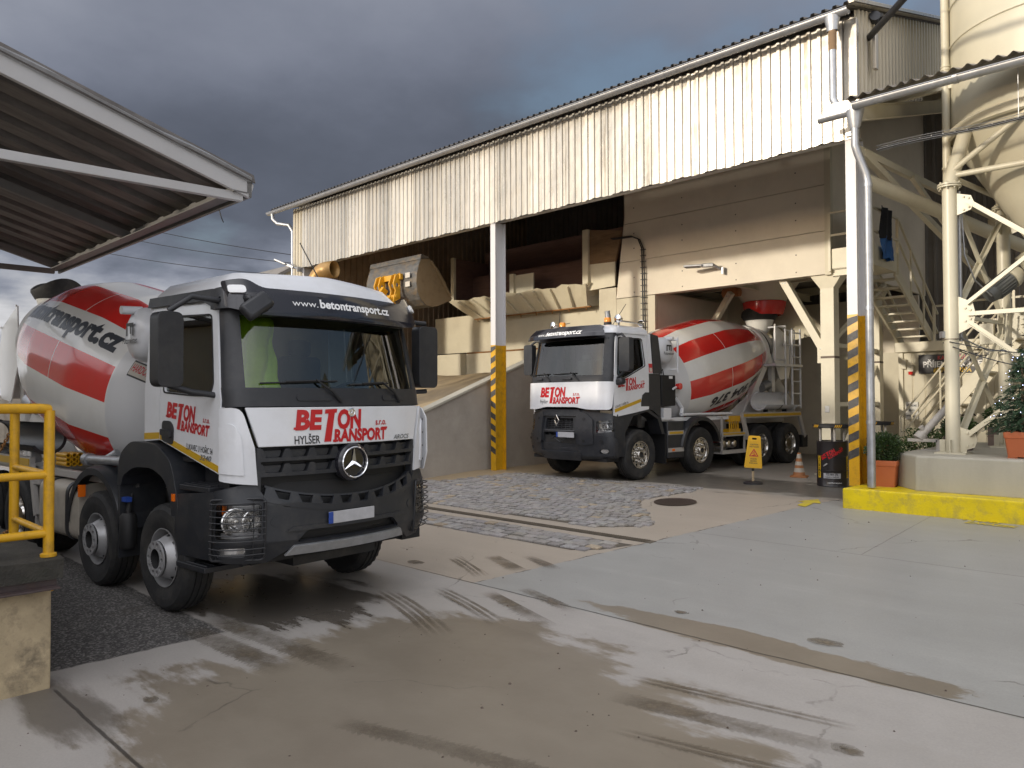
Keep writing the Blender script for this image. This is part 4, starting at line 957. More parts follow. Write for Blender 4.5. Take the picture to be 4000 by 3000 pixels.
# ------------------------------------------------------------------ far truck
def far_truck():
    t = thing('concrete_mixer_truck', 'white concrete mixer truck with diamond badge and amber beacons, loading inside the open hall', 'truck',
              (-10.455, 13.456, 0.38), rad(-95.0), 'concrete mixer trucks')
    S = Surf([(1.3, 1.14), (1.5, 1.14), (2.07, 1.12), (2.2, 1.10), (3.0, 0.95), (3.3, 0.85)], [(1.0, 1.20), (2.2, 1.20), (3.0, 1.13), (3.3, 1.08)], 0.11, 0.24)
    SL, SR = S.side(1), S.side(-1)
    for x, st in ((-0.05, 'alloy'), (-2.22, 'alloy'), (-4.82, 'rear'), (-6.19, 'rear')):
        for sg in (-1, 1): make_wheel(t, x, sg, st, 1.22, 0.31, 0.535, 0.012)
    common_chassis(t, (-0.05, -2.22, -4.82, -6.19), -7.2, True)
    for x in (-4.82, -6.19):
        for sg in (-1, 1):
            b = MB(); T = lambda a, c, q, x=x, sg=sg: (x + a, sg * (0.70 + q), 0.535 + c)
            b.lathe([(0.28, -0.14), (0.5, -0.15), (0.535, -0.1), (0.535, 0.1), (0.5, 0.15), (0.28, 0.14)], 40, T); b.build('inner_tyre', 'rubber', t, 30)
    b = MB()
    for sg, Sd in ((-1, SR), (1, SL)):
        b.patch(sidepoly(sg, [(-0.47, 2.27), (-0.335, 2.27), (-0.335, 3.12), (-0.47, 3.12)]), [], Sd, -0.03, 0.02, 0.5, 0.2)
        b.patch(sidepoly(sg, [(-0.335, 3.05), (0.62, 3.05), (0.60, 3.12), (-0.335, 3.12)]), [], Sd, -0.03, 0.012, 0.5, 0.2)
    b.box(-0.47, -0.45, -1.15, 1.15, 1.5, 3.12); b.box(-0.47, 0.75, -1.12, 1.12, 1.48, 1.54, 1)
    b.build('cab_body', ['white', 'chassis'], t, 35)
    rows = [(3.10, 0.035), (3.15, 0.035), (3.19, 0.02), (3.225, -0.03), (3.25, -0.12), (3.265, -0.3)]
    us = [i * 1.26 / 18 for i in range(19)] + [1.4, 1.6, 1.8, 2.0, 2.2]
    us = [-u for u in reversed(us)] + us[1:]; vs = []; n = len(us)
    for z, o in rows:
        for u in us:
            p = S.p(u, min(z, 3.2)); q = S.n(u, min(z, 3.2)); q.z = 0; q.normalize(); p = p + q * o
            p.x = max(p.x, -0.50); p.z = z + (0.03 if o < -0.1 else 0); vs.append(p)
    fs = [(i * n + j, i * n + j + 1, (i + 1) * n + j + 1, (i + 1) * n + j) for i in range(len(rows) - 1) for j in range(n - 1)]
    fs.append(tuple(range((len(rows) - 1) * n, len(rows) * n)))
    fs += [(i * n, (i + 1) * n, (i + 1) * n + n - 1, i * n + n - 1) for i in range(len(rows) - 1)]
    roof = MB().add(vs, fs).build('cab_roof', 'white', t, 40)
    for y in (-0.62, 0.75):
        bc = MB(); bx, bz = 0.45, 3.30
        bc.lathe([(0.085, 0.0), (0.085, 0.05), (0.07, 0.06)], 18, lambda a, c, q: (bx + a, y + c, bz + q), 1)
        bc.lathe([(0.072, 0.06), (0.075, 0.13), (0.06, 0.155), (0, 0.16)], 18, lambda a, c, q: (bx + a, y + c, bz + q), 0)
        bc.tube([(bx, y, 3.2), (bx, y, 3.31)], 0.03, 8, 1); bc.build('beacon', ['amber', 'black'], roof, 40)
    for y in (-1.0, 0.98):
        sl = MB(); sl.lathe([(0.0, -0.12), (0.06, -0.10), (0.085, -0.03), (0.09, 0.0), (0.075, 0.012), (0, 0.02)], 18, lambda a, c, q: (0.40 + q, y + a, 3.42 + c))
        sl.tube([(0.36, y, 3.25), (0.36, y, 3.36)], 0.02, 8); sl.build('work_lamp', 'chrome', roof, 40)
    hn = MB(); hn.tube([(0.25, 0.95, 3.38), (-0.28, 0.95, 3.37)], [0.02, 0.016], 10); hn.lathe([(0.02, 0), (0.07, 0.12), (0.075, 0.12)], 14, lambda a, c, q: (-0.28 - q, 0.95 + a, 3.37 + c))
    hn.build('air_horn', 'chrome', roof, 40)
    for y, s in ((-0.75, -0.1), (0.85, 0.28)):
        MB().tube([(0.45, y, 3.25), (0.30, y + s, 3.72)], 0.007, 6).build('antenna', 'black', roof, 0)
    MB().tube([(0.30, -0.9, 3.42), (0.28, -0.55, 3.45)], 0.008, 6).build('antenna', 'black', roof, 0)
    # front
    b = MB().patch(roundpoly([(-1.20, 1.50), (-0.75, 1.50), (-0.45, 1.555), (0.45, 1.555), (0.75, 1.50), (1.20, 1.50), (1.255, 2.075), (-1.255, 2.075)], [0.08, 0.15, 0.1, 0.1, 0.15, 0.08, 0.02, 0.02]), [], S, -0.02, 0.04, 0.06, 0.1)
    fp = b.build('front_panel', 'white', t, 35, bevel=0.01)
    place_text([tshift(x, -0.62, 1.63) for x in logo(1.18)], S, fp, 'redtext', 0.045)
    place_text([tshift(tfit('Hylšer', 0.085, 0.29, 0.0, 0.15), -0.64, 1.63)], S, fp, 'greytext', 0.045)
    b = MB()
    b.patch([(-1.26, 2.08), (1.26, 2.08), (1.26, 2.215), (-1.26, 2.215)], [], S, -0.03, 0.02, 0.06, 0.1)
    for sg in (-1, 1):
        l = [(1.03, 2.20), (1.262, 2.20), (1.262, 3.10), (1.03, 3.10)]
        b.patch(l if sg > 0 else [(-a, c) for a, c in reversed(l)], [], S, -0.03, 0.012, 0.05, 0.15)
    b.patch([(-1.03, 2.99), (1.03, 2.99), (1.03, 3.12), (-1.03, 3.12)], [], S, -0.03, 0.012, 0.08, 0.1)
    for u in (-0.72, 0.18): b.patch(rrect(u - 0.14, u + 0.14, 2.13, 2.17, 0.015), [], S, 0.02, 0.06, 0.08, 0.1)
    b.build('windscreen_surround', 'dark', t, 35)
    MB().patch([(-1.04, 2.20), (1.04, 2.20), (1.04, 3.02), (-1.04, 3.02)], [], S, None, -0.008, 0.06, 0.1).build('windscreen', 'glass', t, 60)
    for (u0, u1, ua, ub) in ((-0.32, -0.55, -1.0, -0.40), (0.52, 0.28, -0.25, 0.42)):
        w = MB(); w.tube([S(u0, 2.10, 0.03), S((u0 + u1) / 2, 2.20, 0.05), S(u1, 2.28, 0.03)], 0.014, 8)
        w.tube([S(ua + (ub - ua) * k / 8, 2.255 + 0.012 * k / 8, 0.015) for k in range(9)], 0.011, 6); w.build('wiper', 'black', t, 40)
    SV = Surf([(2.9, 1.28), (3.0, 1.30), (3.10, 1.27), (3.25, 1.12)], [(2.9, 1.20), (3.3, 1.15)], 0.16, 0.24)
    b = MB().patch(roundpoly([(-1.18, 3.02), (1.18, 3.02), (1.14, 3.12), (0.98, 3.24), (-0.98, 3.24), (-1.14, 3.12)], [0.05, 0.05, 0.05, 0.03, 0.03, 0.05]), [], SV, -0.01, 0.008, 0.06, 0.04)
    b.patch([(-1.0, 3.235), (1.0, 3.235), (1.0, 3.26), (-1.0, 3.26)], [], SV, -0.25, 0.0, 0.1, 0.1)
    vz = b.build('sun_visor', 'gloss_black', t, 40)
    place_text([tshift(tfit('www.', 0.062, 0.26, 0.0), -0.60, 3.075), tshift(tfit('betontransport.cz', 0.085, 1.02, 0.03, 0.1), -0.32, 3.075)], SV, vz, 'whitetext', 0.018, 'lettering', 0.04, 0.025)
    for sg, Sd in ((-1, SR), (1, SL)):
        q = lambda l, sg=sg: sidepoly(sg, l)
        out = [(-0.325, 1.60), (-0.13, 1.60), (-0.13, 1.545), (0.25, 1.40), (0.79, 1.345), (0.80, 2.10), (0.665, 3.0), (0.62, 3.045), (-0.325, 3.045)]
        out = [(-0.325, 1.86), (-0.20, 1.86), (-0.10, 1.80), (-0.06, 1.64), (-0.06, 1.56), (-0.325, 1.56), (-0.325, 1.50), (0.15, 1.43), (0.79, 1.345), (0.80, 2.10), (0.665, 3.0), (0.62, 3.045), (-0.325, 3.045)]
        hole = roundpoly([(0.68, 2.22), (0.60, 2.165), (0.45, 2.165), (-0.21, 2.43), (-0.16, 3.0), (0.575, 3.0)], [0.04, 0.05, 0.1, 0.05, 0.06, 0.06])
        b = MB().patch(q(out), [q(hole)], Sd, -0.02, 0.022, 0.6, 0.12); dr = b.build('door', 'white', t, 35, bevel=0.006)
        big = roundpoly([(0.705, 2.22), (0.61, 2.145), (0.45, 2.145), (-0.235, 2.42), (-0.18, 3.02), (0.59, 3.02)], [0.04, 0.05, 0.1, 0.05, 0.06, 0.06])
        b = MB(); b.patch(q(big), [q(hole)], Sd, 0.02, 0.027, 0.6, 0.2); b.build('window_seal', 'black', dr, 0)
        MB().patch(q(hole), [], Sd, -0.006, 0.0, 0.6, 0.15).build('side_window', 'sideglass', dr, 60)
        b = MB(); b.patch(q([(0.775, 1.44), (-0.06, 1.655), (-0.06, 1.725), (0.78, 1.51)]), [], Sd, 0.02, 0.0255, 0.6, 0.2); b.build('reflective_band', 'yband', dr, 0)
        a0 = -0.66 if sg > 0 else -0.18
        place_text([tshift(x, a0, 1.86 if sg > 0 else 1.95, rad(7 * sg)) for x in logo(0.86)], Sd, dr, 'redtext', 0.026)
        place_text([tshift(tfit('LUKAVEC U HOŘIC 54', 0.05, 0.42, 0.008), -0.76 if sg > 0 else 0.3, 1.53, rad(13 * sg))], Sd, dr, 'blacktext', 0.026)
        if sg > 0:
            b = MB(); b.patch(q([(-0.345, 2.29), (-0.46, 2.29), (-0.46, 2.48), (-0.345, 2.48)]), [], Sd, 0.02, 0.026); st = b.build('safety_sticker', 'redtext', t, 0)
            b = MB(); b.patch(q([(-0.36, 2.305), (-0.445, 2.305), (-0.445, 2.39), (-0.36, 2.39)]), [], Sd, 0.026, 0.029); b.build('sticker_text', 'conewhite', st, 0)
        lo = MB()
        lo.patch(q([(-0.06, 1.56), (-0.06, 1.64), (-0.10, 1.80), (-0.20, 1.86), (-0.325, 1.86), (-0.325, 2.26), (-0.72, 2.26), (-0.74, 1.30), (-0.50, 1.45), (-0.325, 1.50), (-0.325, 1.56)]), [], Sd, -0.03, 0.012, 0.5, 0.3)
        lo.patch(q([(-0.76, 0.95), (-0.62, 1.28), (-0.25, 1.45), (0.20, 1.36), (0.46, 1.0), (0.50, 0.62), (0.82, 0.62), (0.79, 1.33), (0.15, 1.42), (-0.325, 1.49), (-0.74, 1.30), (-0.86, 0.95)]), [], Sd, -0.30, 0.02, 0.5, 0.3)
        lo.build('wheel_arch', 'dark', t, 30, bevel=0.01)
        ad = MB().patch(q([(-0.49, 2.27), (-0.49, 3.14), (-0.74, 3.10), (-0.78, 2.27)]), [], Sd, -0.02, 0.03, 0.5, 0.3); ad.build('air_deflector', 'dark', t, 30)
    cab_interior(t, -0.47, 1.08, 1.15, 1.55, 2.62, False, 'seat')
    # bumper
    B = Surf([(0.45, 1.12), (0.55, 1.20), (1.0, 1.24), (1.45, 1.18)], [(0.45, 1.20), (0.8, 1.25), (1.5, 1.22)], 0.20, 0.34, 0.88, 0.50)
    b = MB()
    hs = []
    for s in (-1, 1):
        hs.append(roundpoly([(s * 0.90, 1.02), (s * 1.34, 1.06), (s * 1.36, 1.32), (s * 0.90, 1.26)], 0.03)); hs.append(rrect(s * 1.06 - 0.09, s * 1.06 + 0.09, 0.60, 0.69, 0.03))
    hs.append(roundpoly([(-0.42, 1.08), (0.42, 1.08), (0.40, 1.32), (-0.40, 1.32)], 0.03)); hs.append(roundpoly([(-0.46, 0.78), (0.46, 0.78), (0.46, 1.02), (-0.46, 1.02)], 0.03))
    b.patch([(-1.38, 0.50), (-0.5, 0.46), (0.5, 0.46), (1.38, 0.50), (1.38, 1.40), (0.80, 1.46), (0.45, 1.50), (-0.45, 1.50), (-0.80, 1.46), (-1.38, 1.40)], hs, B, -0.06, 0.0, 0.07, 0.1)
    for s in (-1, 1):
        l = roundpoly([(0.50, 0.80), (0.66, 0.76), (0.86, 0.80), (0.84, 1.30), (0.66, 1.44), (0.48, 1.46)], 0.05)
        b.patch(l if s > 0 else [(-c, d) for c, d in reversed(l)], [], B, 0.0, 0.05, 0.08, 0.15)
        l = roundpoly([(0.55, 0.52), (1.36, 0.56), (1.36, 0.92), (0.95, 0.98), (0.55, 0.80)], 0.05)
        b.patch(l if s > 0 else [(-c, d) for c, d in reversed(l)], [rrect(s * 1.06 - 0.09, s * 1.06 + 0.09, 0.60, 0.69, 0.03)], B, 0.0, 0.03, 0.06, 0.15)
        for cu, cz in ((0.66, 1.30), (0.66, 0.86), (1.0, 0.86)): b.patch(circ(s * cu, cz, 0.03, 12), [], B, 0.05, 0.058, m=1)
        b.patch(sidepoly(s, [(0.45, 0.52), (0.80, 0.52), (0.80, 1.38), (0.50, 1.30)]), [], B.side(s), -0.05, 0.0, 0.5, 0.3)
    b.patch(roundpoly([(-0.62, 1.36), (0.62, 1.36), (0.56, 1.50), (-0.56, 1.50)], 0.04), [], B, 0.0, 0.04, 0.1, 0.15)
    b.patch([(-0.56, 0.46), (0.56, 0.46), (0.62, 0.62), (-0.62, 0.62)], [], B, -0.02, 0.045, 0.1, 0.15)
    b.patch([(-0.5, 0.72), (0.5, 0.72), (0.5, 1.36), (-0.5, 1.36)], [], B, -0.16, -0.14, 0.1, 0.2, 1)
    b.box(-0.4, 0.9, -1.1, 1.1, 0.42, 0.5, 1)
    bp = b.build('bumper', ['dark2', 'black'], t, 30, bevel=0.012)
    g = MB()
    for i in range(6): g.tube([B(-0.42 + 0.84 * k / 6, 1.10 + i * 0.04, -0.05) for k in range(7)], 0.008, 6)
    for i in range(8): g.tube([B(-0.40 + 0.8 * i / 7, 1.08, -0.06), B(-0.40 + 0.8 * i / 7, 1.32, -0.06)], 0.006, 6)
    g.tube([B(-0.40, 0.80, -0.06), B(0, 1.0, -0.06), B(0.40, 0.80, -0.06)], 0.012, 6); g.tube([B(-0.40, 1.0, -0.07), B(0, 0.80, -0.07), B(0.40, 1.0, -0.07)], 0.012, 6)
    g.tube([B(-0.45 + 0.9 * k / 6, 1.05, -0.02) for k in range(7)], 0.03, 8)
    gr = g.build('grille', 'dark', t, 40)
    e = MB(); Pm = lambda a, c, q: V((B.p(0, 1.27).x + 0.05 + q, a, 1.27 + c))
    e.prism([(0, -0.125), (0.085, 0), (0, 0.125), (-0.085, 0)], [[(0, -0.06), (0.042, 0), (0, 0.06), (-0.042, 0)]], Pm, -0.02, 0.015)
    e.build('diamond_emblem', 'chrome', gr, 0, bevel=0.006)
    for sg in (-1, 1):
        lamp_cluster(bp, B, 0.91, 1.34, 1.03, 1.30, sg, [(1.04, 1.14, 0.09), (1.20, 1.17, 0.075)])
        f = MB().patch(circ(sg * 1.06, 0.645, 0.08, 16, 0, 2 * PI, 0.55), [], B, -0.05, -0.01); f.build('fog_lamp', 'lampglass', bp, 30)
        k = MB(); k.tube([B(sg * (0.91 + 0.43 * j / 6), 1.10, 0.01) for j in range(7)], 0.006, 6); k.tube([B(sg * (0.91 + 0.43 * j / 6), 1.22, 0.01) for j in range(7)], 0.006, 6)
        k.build('lamp_guard', 'dark', bp, 40)
    p = MB(); p.box(1.275, 1.287, 0.02, 0.54, 0.92, 1.03, 0); p.box(1.274, 1.289, 0.02, 0.07, 0.921, 1.029, 1); p.build('number_plate', ['plate', 'blueband'], bp, 0)
    # mirrors
    for sg in (-1, 1):
        o = mirror(t, (0.62, 0.76, min(sg * 1.32, sg * 1.60), max(sg * 1.32, sg * 1.60), 2.28, 2.98), [[(0.60, sg * 1.12, 3.05), (0.64, sg * 1.30, 3.06), (0.68, sg * 1.42, 2.98)], [(0.70, sg * 1.12, 2.08), (0.69, sg * 1.42, 2.28)]], 'wing_mirror', 'dark2')
        k = MB().obox((0.66, sg * 1.24, 2.08), 0.16, 0.26, 0.14, Matrix.Rotation(rad(10), 3, 'X')); k.build('kerb_mirror', 'dark', t, 35, bevel=0.04)
    # side boxes and mudguards
    for sg in (-1, 1):
        f = MB(); T = lambda r, c, q, sg=sg: (-2.22 + r, sg * (0.86 + q), 0.54 + c)
        f.lathe([(0.72, 0.0), (0.76, 0.0), (0.79, 0.05), (0.79, 0.34), (0.76, 0.39), (0.68, 0.39), (0.71, 0.34)], 28, T, 0, close=True, a0=rad(8), a1=rad(165))
        f.build('mudguard', 'dark', t, 40)
        b = MB().box(-1.58, -0.98, min(sg * 0.55, sg * 1.20), max(sg * 0.55, sg * 1.20), 0.40, 1.22); bo = b.build('side_locker', 'dark', t, 30, bevel=0.02)
        k = MB()
        for z, m_ in ((0.92, 1), (0.54, 0)):
            k.box(-1.56, -1.0, sg * 1.205 - 0.006, sg * 1.205 + 0.006, z, z + 0.09, 0)
            if m_: k.box(-1.52, -1.04, sg * 1.215 - 0.003, sg * 1.215 + 0.003, z + 0.02, z + 0.07, 1)
            else: k.box(-1.22, -1.13, sg * 1.215 - 0.006, sg * 1.215 + 0.006, z + 0.02, z + 0.07, 2)
        k.build('side_strip', ['subframe', 'yband', 'orange'], bo, 0)
        mf_ = MB().box(-0.93, -0.90, min(sg * 0.85, sg * 1.2), max(sg * 0.85, sg * 1.2), 0.30, 0.95); mf_.build('mud_flap', 'black', t, 0)
    sh = MB(); y1 = 1.18
    for x in (-3.12, -4.08): sh.box(x - 0.02, x + 0.02, y1 - 0.04, y1, 0.42, 1.28)
    for z in (0.44, 0.86): sh.box(-4.10, -3.10, y1 - 0.05, y1 + 0.01, z - 0.05, z + 0.04); sh.box(-4.1, -3.1, 0.60, y1, z - 0.05, z - 0.02)
    sh.box(-4.06, -3.14, y1 + 0.010, y1 + 0.016, 0.845, 0.885, 1)
    sh.box(-4.1, -3.1, 0.60, 0.63, 0.42, 1.28); so = sh.build('equipment_shelf', ['subframe', 'yband'], t, 0)
    tb = MB()
    for x in (-3.28, -3.50, -3.75): tb.lathe([(0.0, 0.0), (0.08, 0.01), (0.115, 0.07), (0.115, 0.4)], 18, lambda a, c, q, x=x: (x + a, 1.12 - q, 0.62 + c))
    tb.build('air_cylinder', 'alloy', so, 40)
    ch = MB(); ch.box(-3.95, -3.45, 0.95, 1.14, 0.90, 0.98, 0); ch.box(-3.95, -3.5, 1.0, 1.14, 1.16, 1.30, 0)
    for k in range(5): ch.tube([(-3.9 + k * 0.09, 1.1, 0.98), (-3.9 + k * 0.09, 1.1, 1.16)], 0.018, 8)
    ch.build('wheel_chocks', 'yellow', so, 30)
    rk = MB()
    for sg in (-1, 1):
        rk.box(-6.75, -3.95, sg * 1.18 - 0.04, sg * 1.18 + 0.04, 1.24, 1.37, 0); rk.box(-6.73, -3.97, sg * 1.225 - 0.004, sg * 1.225 + 0.004, 1.27, 1.34, 1)
        rk.beam((-3.98, sg * 1.18, 1.28), (-4.20, sg * 1.18, 0.72), 0.06, 0.11); rk.beam((-6.72, sg * 1.18, 1.28), (-7.0, sg * 1.18, 0.68), 0.06, 0.11)
        rk.box(-6.75, -3.95, min(sg * 0.7, sg * 1.14), max(sg * 0.7, sg * 1.14), 1.22, 1.25, 0)
        rk.box(-7.12, -6.86, min(sg * 0.8, sg * 1.2), max(sg * 0.8, sg * 1.2), 0.40, 0.72, 2)
    rk.build('rear_mudguard_rail', ['subframe', 'yband', 'chassis'], t, 0)
    fr = MB(); fr.box(-3.9, -0.8, 1.02, 1.10, 1.22, 1.30, 0); fr.box(-1.3, -0.8, 0.85, 1.18, 1.26, 1.30, 0); fr.tube([(-1.6, 1.12, 1.36), (-3.6, 1.12, 1.36)], 0.035, 10, 0)
    fr.box(-1.15, -0.88, 0.95, 1.18, 1.30, 1.52, 0); fr.tube([(-1.55, 0.98, 1.75), (-1.75, 1.02, 1.5), (-1.65, 1.08, 1.36)], 0.05, 12)
    fr.build('side_rail', 'white', t, 30)
    cb = MB().box(-1.42, -0.92, 0.78, 1.10, 1.56, 2.25); co = cb.build('control_cabinet', 'black', t, 30, bevel=0.02)
    MB().box(-1.30, -1.18, 1.10, 1.106, 2.17, 2.23).build('cabinet_label', 'whitetext', co, 0)
    v = MB(); v.lathe([(0.07, 0.0), (0.075, 0.09), (0.0, 0.1)], 16, lambda a, c, q: (-1.48 + a, 1.10 + q, 2.0 + c), 0); v.tube([(-1.48, 1.1, 2.0), (-1.22, 1.18, 1.94)], 0.025, 8, 1)
    v.build('valve_handle', ['red', 'white'], co, 40)
    MB().tube([(-1.2, 0.95, 2.2), (-1.12, 0.97, 2.38), (-1.0, 0.9, 2.2)], 0.012, 8).build('hose', 'black', co, 0)
    half_pipe(t, -6.5, -4.95, 1.05, 1.66, 0.23, 1, 'white', 'black')
    ex = MB(); ex.tube([(-0.75, -0.3, 1.5), (-0.75, -0.3, 3.5), (-0.70, -0.3, 3.78)], 0.065, 14); ex.build('exhaust_stack', 'galv', t, 40)
    d, T, rs, ax = make_drum(t, (-1.28, 0, 1.92), rad(13), (0.66, 2.25, 4.25, 4.72), 20.5)
    tx = tfit('722 904 376', 0.23, 2.65, 0.04, 0.2)
    wrap_text(d, T, rs, tx, 4.10, -0.455, -1, -1, 'blacktext')
    rr = MB(); rr.lathe([(rs(4.72) + 0.01, 4.70), (rs(4.72) + 0.05, 4.72), (rs(4.72) + 0.05, 4.86), (rs(4.86) + 0.0, 4.88)], 60, T); rr.build('drum_ring', 'drumwhite', d, 40)
    rr = MB(); rr.lathe([(rs(5.05) + 0.03, 5.02), (rs(5.05) + 0.05, 5.02), (rs(5.05) + 0.05, 5.06), (rs(5.05) + 0.03, 5.06)], 60, T); rr.build('drum_seal', 'rubber', d, 40)
    front_stand(t, -1.18, 1.90); rear_gear(t, T, rs, -6.45, 3.98, 1, 0.78)
    water_tank(t, -1.10, 2.80, 0.30, 1)
    ld = MB(); yl = 1.05
    for x in (-6.62, -7.05): ld.tube([(x, yl, 1.45), (x, yl, 3.62)], 0.028, 8)
    for k in range(7): ld.tube([(-6.62, yl, 1.52 + k * 0.33), (-7.05, yl, 1.52 + k * 0.33)], 0.022, 8)
    ld.tube([(-6.28, yl, 1.55), (-6.28, yl, 3.66), (-6.28, 0.55, 3.66)], 0.03, 8); ld.tube([(-6.28, yl, 3.62), (-5.75, yl, 3.62), (-5.75, yl, 2.75), (-6.28, yl, 2.75)], 0.028, 8)
    ld.box(-7.1, -5.7, 0.55, 1.1, 2.58, 2.64)
    for x in (-6.7, -6.95, -7.2): ld.tube([(x, 0.8, 2.64), (x, 0.8, 3.6)], 0.02, 8)
    ld.tube([(-6.62, 0.8, 3.6), (-7.2, 0.8, 3.6)], 0.022, 8); ld.tube([(-6.62, 0.8, 3.2), (-7.2, 0.8, 3.2)], 0.022, 8)
    ld.build('access_ladder', 'white', t, 40)
    return t
far_truck()
# ------------------------------------------------------------------ ground
def gz(y): return 0.38 * min(1, max(0, (y - 5) / 7.5))
class NG:
    def __init__(s, m): s.nt = m.node_tree; s.N = s.nt.nodes; s.L = s.nt.links
    def m(s, op, a, b=None, c=None, clamp=False):
        n = s.N.new('ShaderNodeMath'); n.operation = op; n.use_clamp = clamp
        for i, q in enumerate((a, b, c)):
            if q is None: continue
            if isinstance(q, (int, float)): n.inputs[i].default_value = q
            else: s.L.new(q, n.inputs[i])
        return n.outputs[0]
    def sm(s, v, a, b, lo=0.0, hi=1.0):
        n = s.N.new('ShaderNodeMapRange'); n.interpolation_type = 'SMOOTHSTEP'
        s.L.new(v, n.inputs[0]); n.inputs[1].default_value = a; n.inputs[2].default_value = b; n.inputs[3].default_value = lo; n.inputs[4].default_value = hi
        return n.outputs[0]
    def noise(s, vec, sc, det=5, ro=0.6, scale=None):
        if scale:
            mp = s.N.new('ShaderNodeMapping'); mp.inputs['Scale'].default_value = scale; s.L.new(vec, mp.inputs[0]); vec = mp.outputs[0]
        n = s.N.new('ShaderNodeTexNoise'); n.inputs['Scale'].default_value = sc; n.inputs['Detail'].default_value = det; n.inputs['Roughness'].default_value = ro
        s.L.new(vec, n.inputs['Vector']); return n.outputs[0]
    def mix(s, f, a, b, mode='MIX'):
        n = s.N.new('ShaderNodeMix'); n.data_type = 'RGBA'; n.blend_type = mode
        for i, q in ((0, f), (6, a), (7, b)):
            if isinstance(q, (int, float)): n.inputs[i].default_value = q
            elif isinstance(q, tuple): n.inputs[i].default_value = (*q, 1)
            else: s.L.new(q, n.inputs[i])
        return n.outputs[2]
def ground_material():
    m = D.materials.new('yard_concrete'); m.use_nodes = True
    g = NG(m); b = g.N['Principled BSDF']
    tc = g.N.new('ShaderNodeTexCoord'); P = tc.outputs['Object']
    sp = g.N.new('ShaderNodeSeparateXYZ'); g.L.new(P, sp.inputs[0]); X, Y = sp.outputs[0], sp.outputs[1]
    n1 = g.noise(P, 0.6, 8, 0.65); n2 = g.noise(P, 5.0, 6, 0.7); n3 = g.noise(P, 60, 3, 0.6); ns = g.noise(P, 1.1, 7, 0.7, (0.35, 2.2, 1))
    nw = g.noise(P, 0.55, 8, 0.62, (0.7, 1.0, 1)); nf = g.noise(P, 2.4, 7, 0.7, (0.45, 1.6, 1))
    # slab edges: wobbling a little
    xb = g.m('ADD', g.m('MULTIPLY', Y, 0.178), -7.30)
    xb = g.m('ADD', xb, g.m('MULTIPLY', g.m('SUBTRACT', n2, 0.5), 0.10))
    right = g.sm(g.m('SUBTRACT', X, xb), -0.01, 0.01)
    upper = g.sm(g.m('SUBTRACT', Y, g.m('ADD', 5.78, g.m('MULTIPLY', g.m('SUBTRACT', n2, 0.5), 0.04))), -0.01, 0.01)
    col = g.mix(right, (0.355, 0.305, 0.250), (0.300, 0.296, 0.282))
    col = g.mix(upper, (0.345, 0.323, 0.302), col)
    hall = g.sm(Y, 12.6, 13.2)
    col = g.mix(hall, col, (0.36, 0.33, 0.29))
    # mottling
    k = g.m('ADD', 0.86, g.m('MULTIPLY', n1, 0.28)); k = g.m('MULTIPLY', k, g.m('ADD', 0.90, g.m('MULTIPLY', n2, 0.20)))
    k = g.m('MULTIPLY', k, g.m('ADD', 0.85, g.m('MULTIPLY', n3, 0.30))); k = g.m('MULTIPLY', k, g.m('ADD', 0.88, g.m('MULTIPLY', ns, 0.24)))
    col = g.mix(1.0, col, k, 'MULTIPLY')
    streak = g.sm(ns, 0.60, 0.72); col = g.mix(g.m('MULTIPLY', streak, 0.30), col, (0.40, 0.385, 0.365))
    # wet brown film in the foreground
    dx = g.m('DIVIDE', g.m('ADD', X, 4.05), 2.35); dy = g.m('DIVIDE', g.m('SUBTRACT', Y, 3.35), 1.95)
    e = g.m('ADD', g.m('MULTIPLY', dx, dx), g.m('MULTIPLY', dy, dy))
    e = g.m('ADD', e, g.m('MULTIPLY', g.m('SUBTRACT', nw, 0.5), 2.6)); e = g.m('ADD', e, g.m('MULTIPLY', g.m('SUBTRACT', nf, 0.5), 1.3))
    wet = g.sm(e, 1.02, 0.80)
    dx2 = g.m('DIVIDE', g.m('ADD', X, 3.1), 1.7); dy2 = g.m('DIVIDE', g.m('SUBTRACT', Y, 5.95), 0.22)
    e2 = g.m('ADD', g.m('ADD', g.m('MULTIPLY', dx2, dx2), g.m('MULTIPLY', dy2, dy2)), g.m('MULTIPLY', g.m('SUBTRACT', nf, 0.5), 3.0))
    wet = g.m('MAXIMUM', wet, g.sm(e2, 1.05, 0.85))
    dx3 = g.m('DIVIDE', g.m('ADD', X, 7.4), 1.3); dy3 = g.m('DIVIDE', g.m('SUBTRACT', Y, 4.1), 0.9)
    e3 = g.m('ADD', g.m('ADD', g.m('MULTIPLY', dx3, dx3), g.m('MULTIPLY', dy3, dy3)), g.m('MULTIPLY', g.m('SUBTRACT', nf, 0.5), 3.2))
    oil = g.sm(e3, 1.0, 0.7)
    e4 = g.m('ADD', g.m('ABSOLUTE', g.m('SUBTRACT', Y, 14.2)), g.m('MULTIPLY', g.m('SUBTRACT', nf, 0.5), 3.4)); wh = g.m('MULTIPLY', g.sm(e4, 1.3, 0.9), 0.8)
    wetc = g.mix(g.sm(nw, 0.35, 0.65), (0.178, 0.150, 0.116), (0.225, 0.193, 0.152))
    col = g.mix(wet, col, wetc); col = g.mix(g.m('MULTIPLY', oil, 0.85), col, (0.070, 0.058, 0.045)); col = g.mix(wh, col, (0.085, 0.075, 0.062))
    # sandy dust along the ramp wall
    sd = g.m('MULTIPLY', g.sm(g.m('ADD', X, g.m('MULTIPLY', nf, 1.6)), -9.3, -12.2), g.sm(Y, 9.6, 11.4)); col = g.mix(g.m('MULTIPLY', sd, 0.85), col, (0.33, 0.245, 0.14))
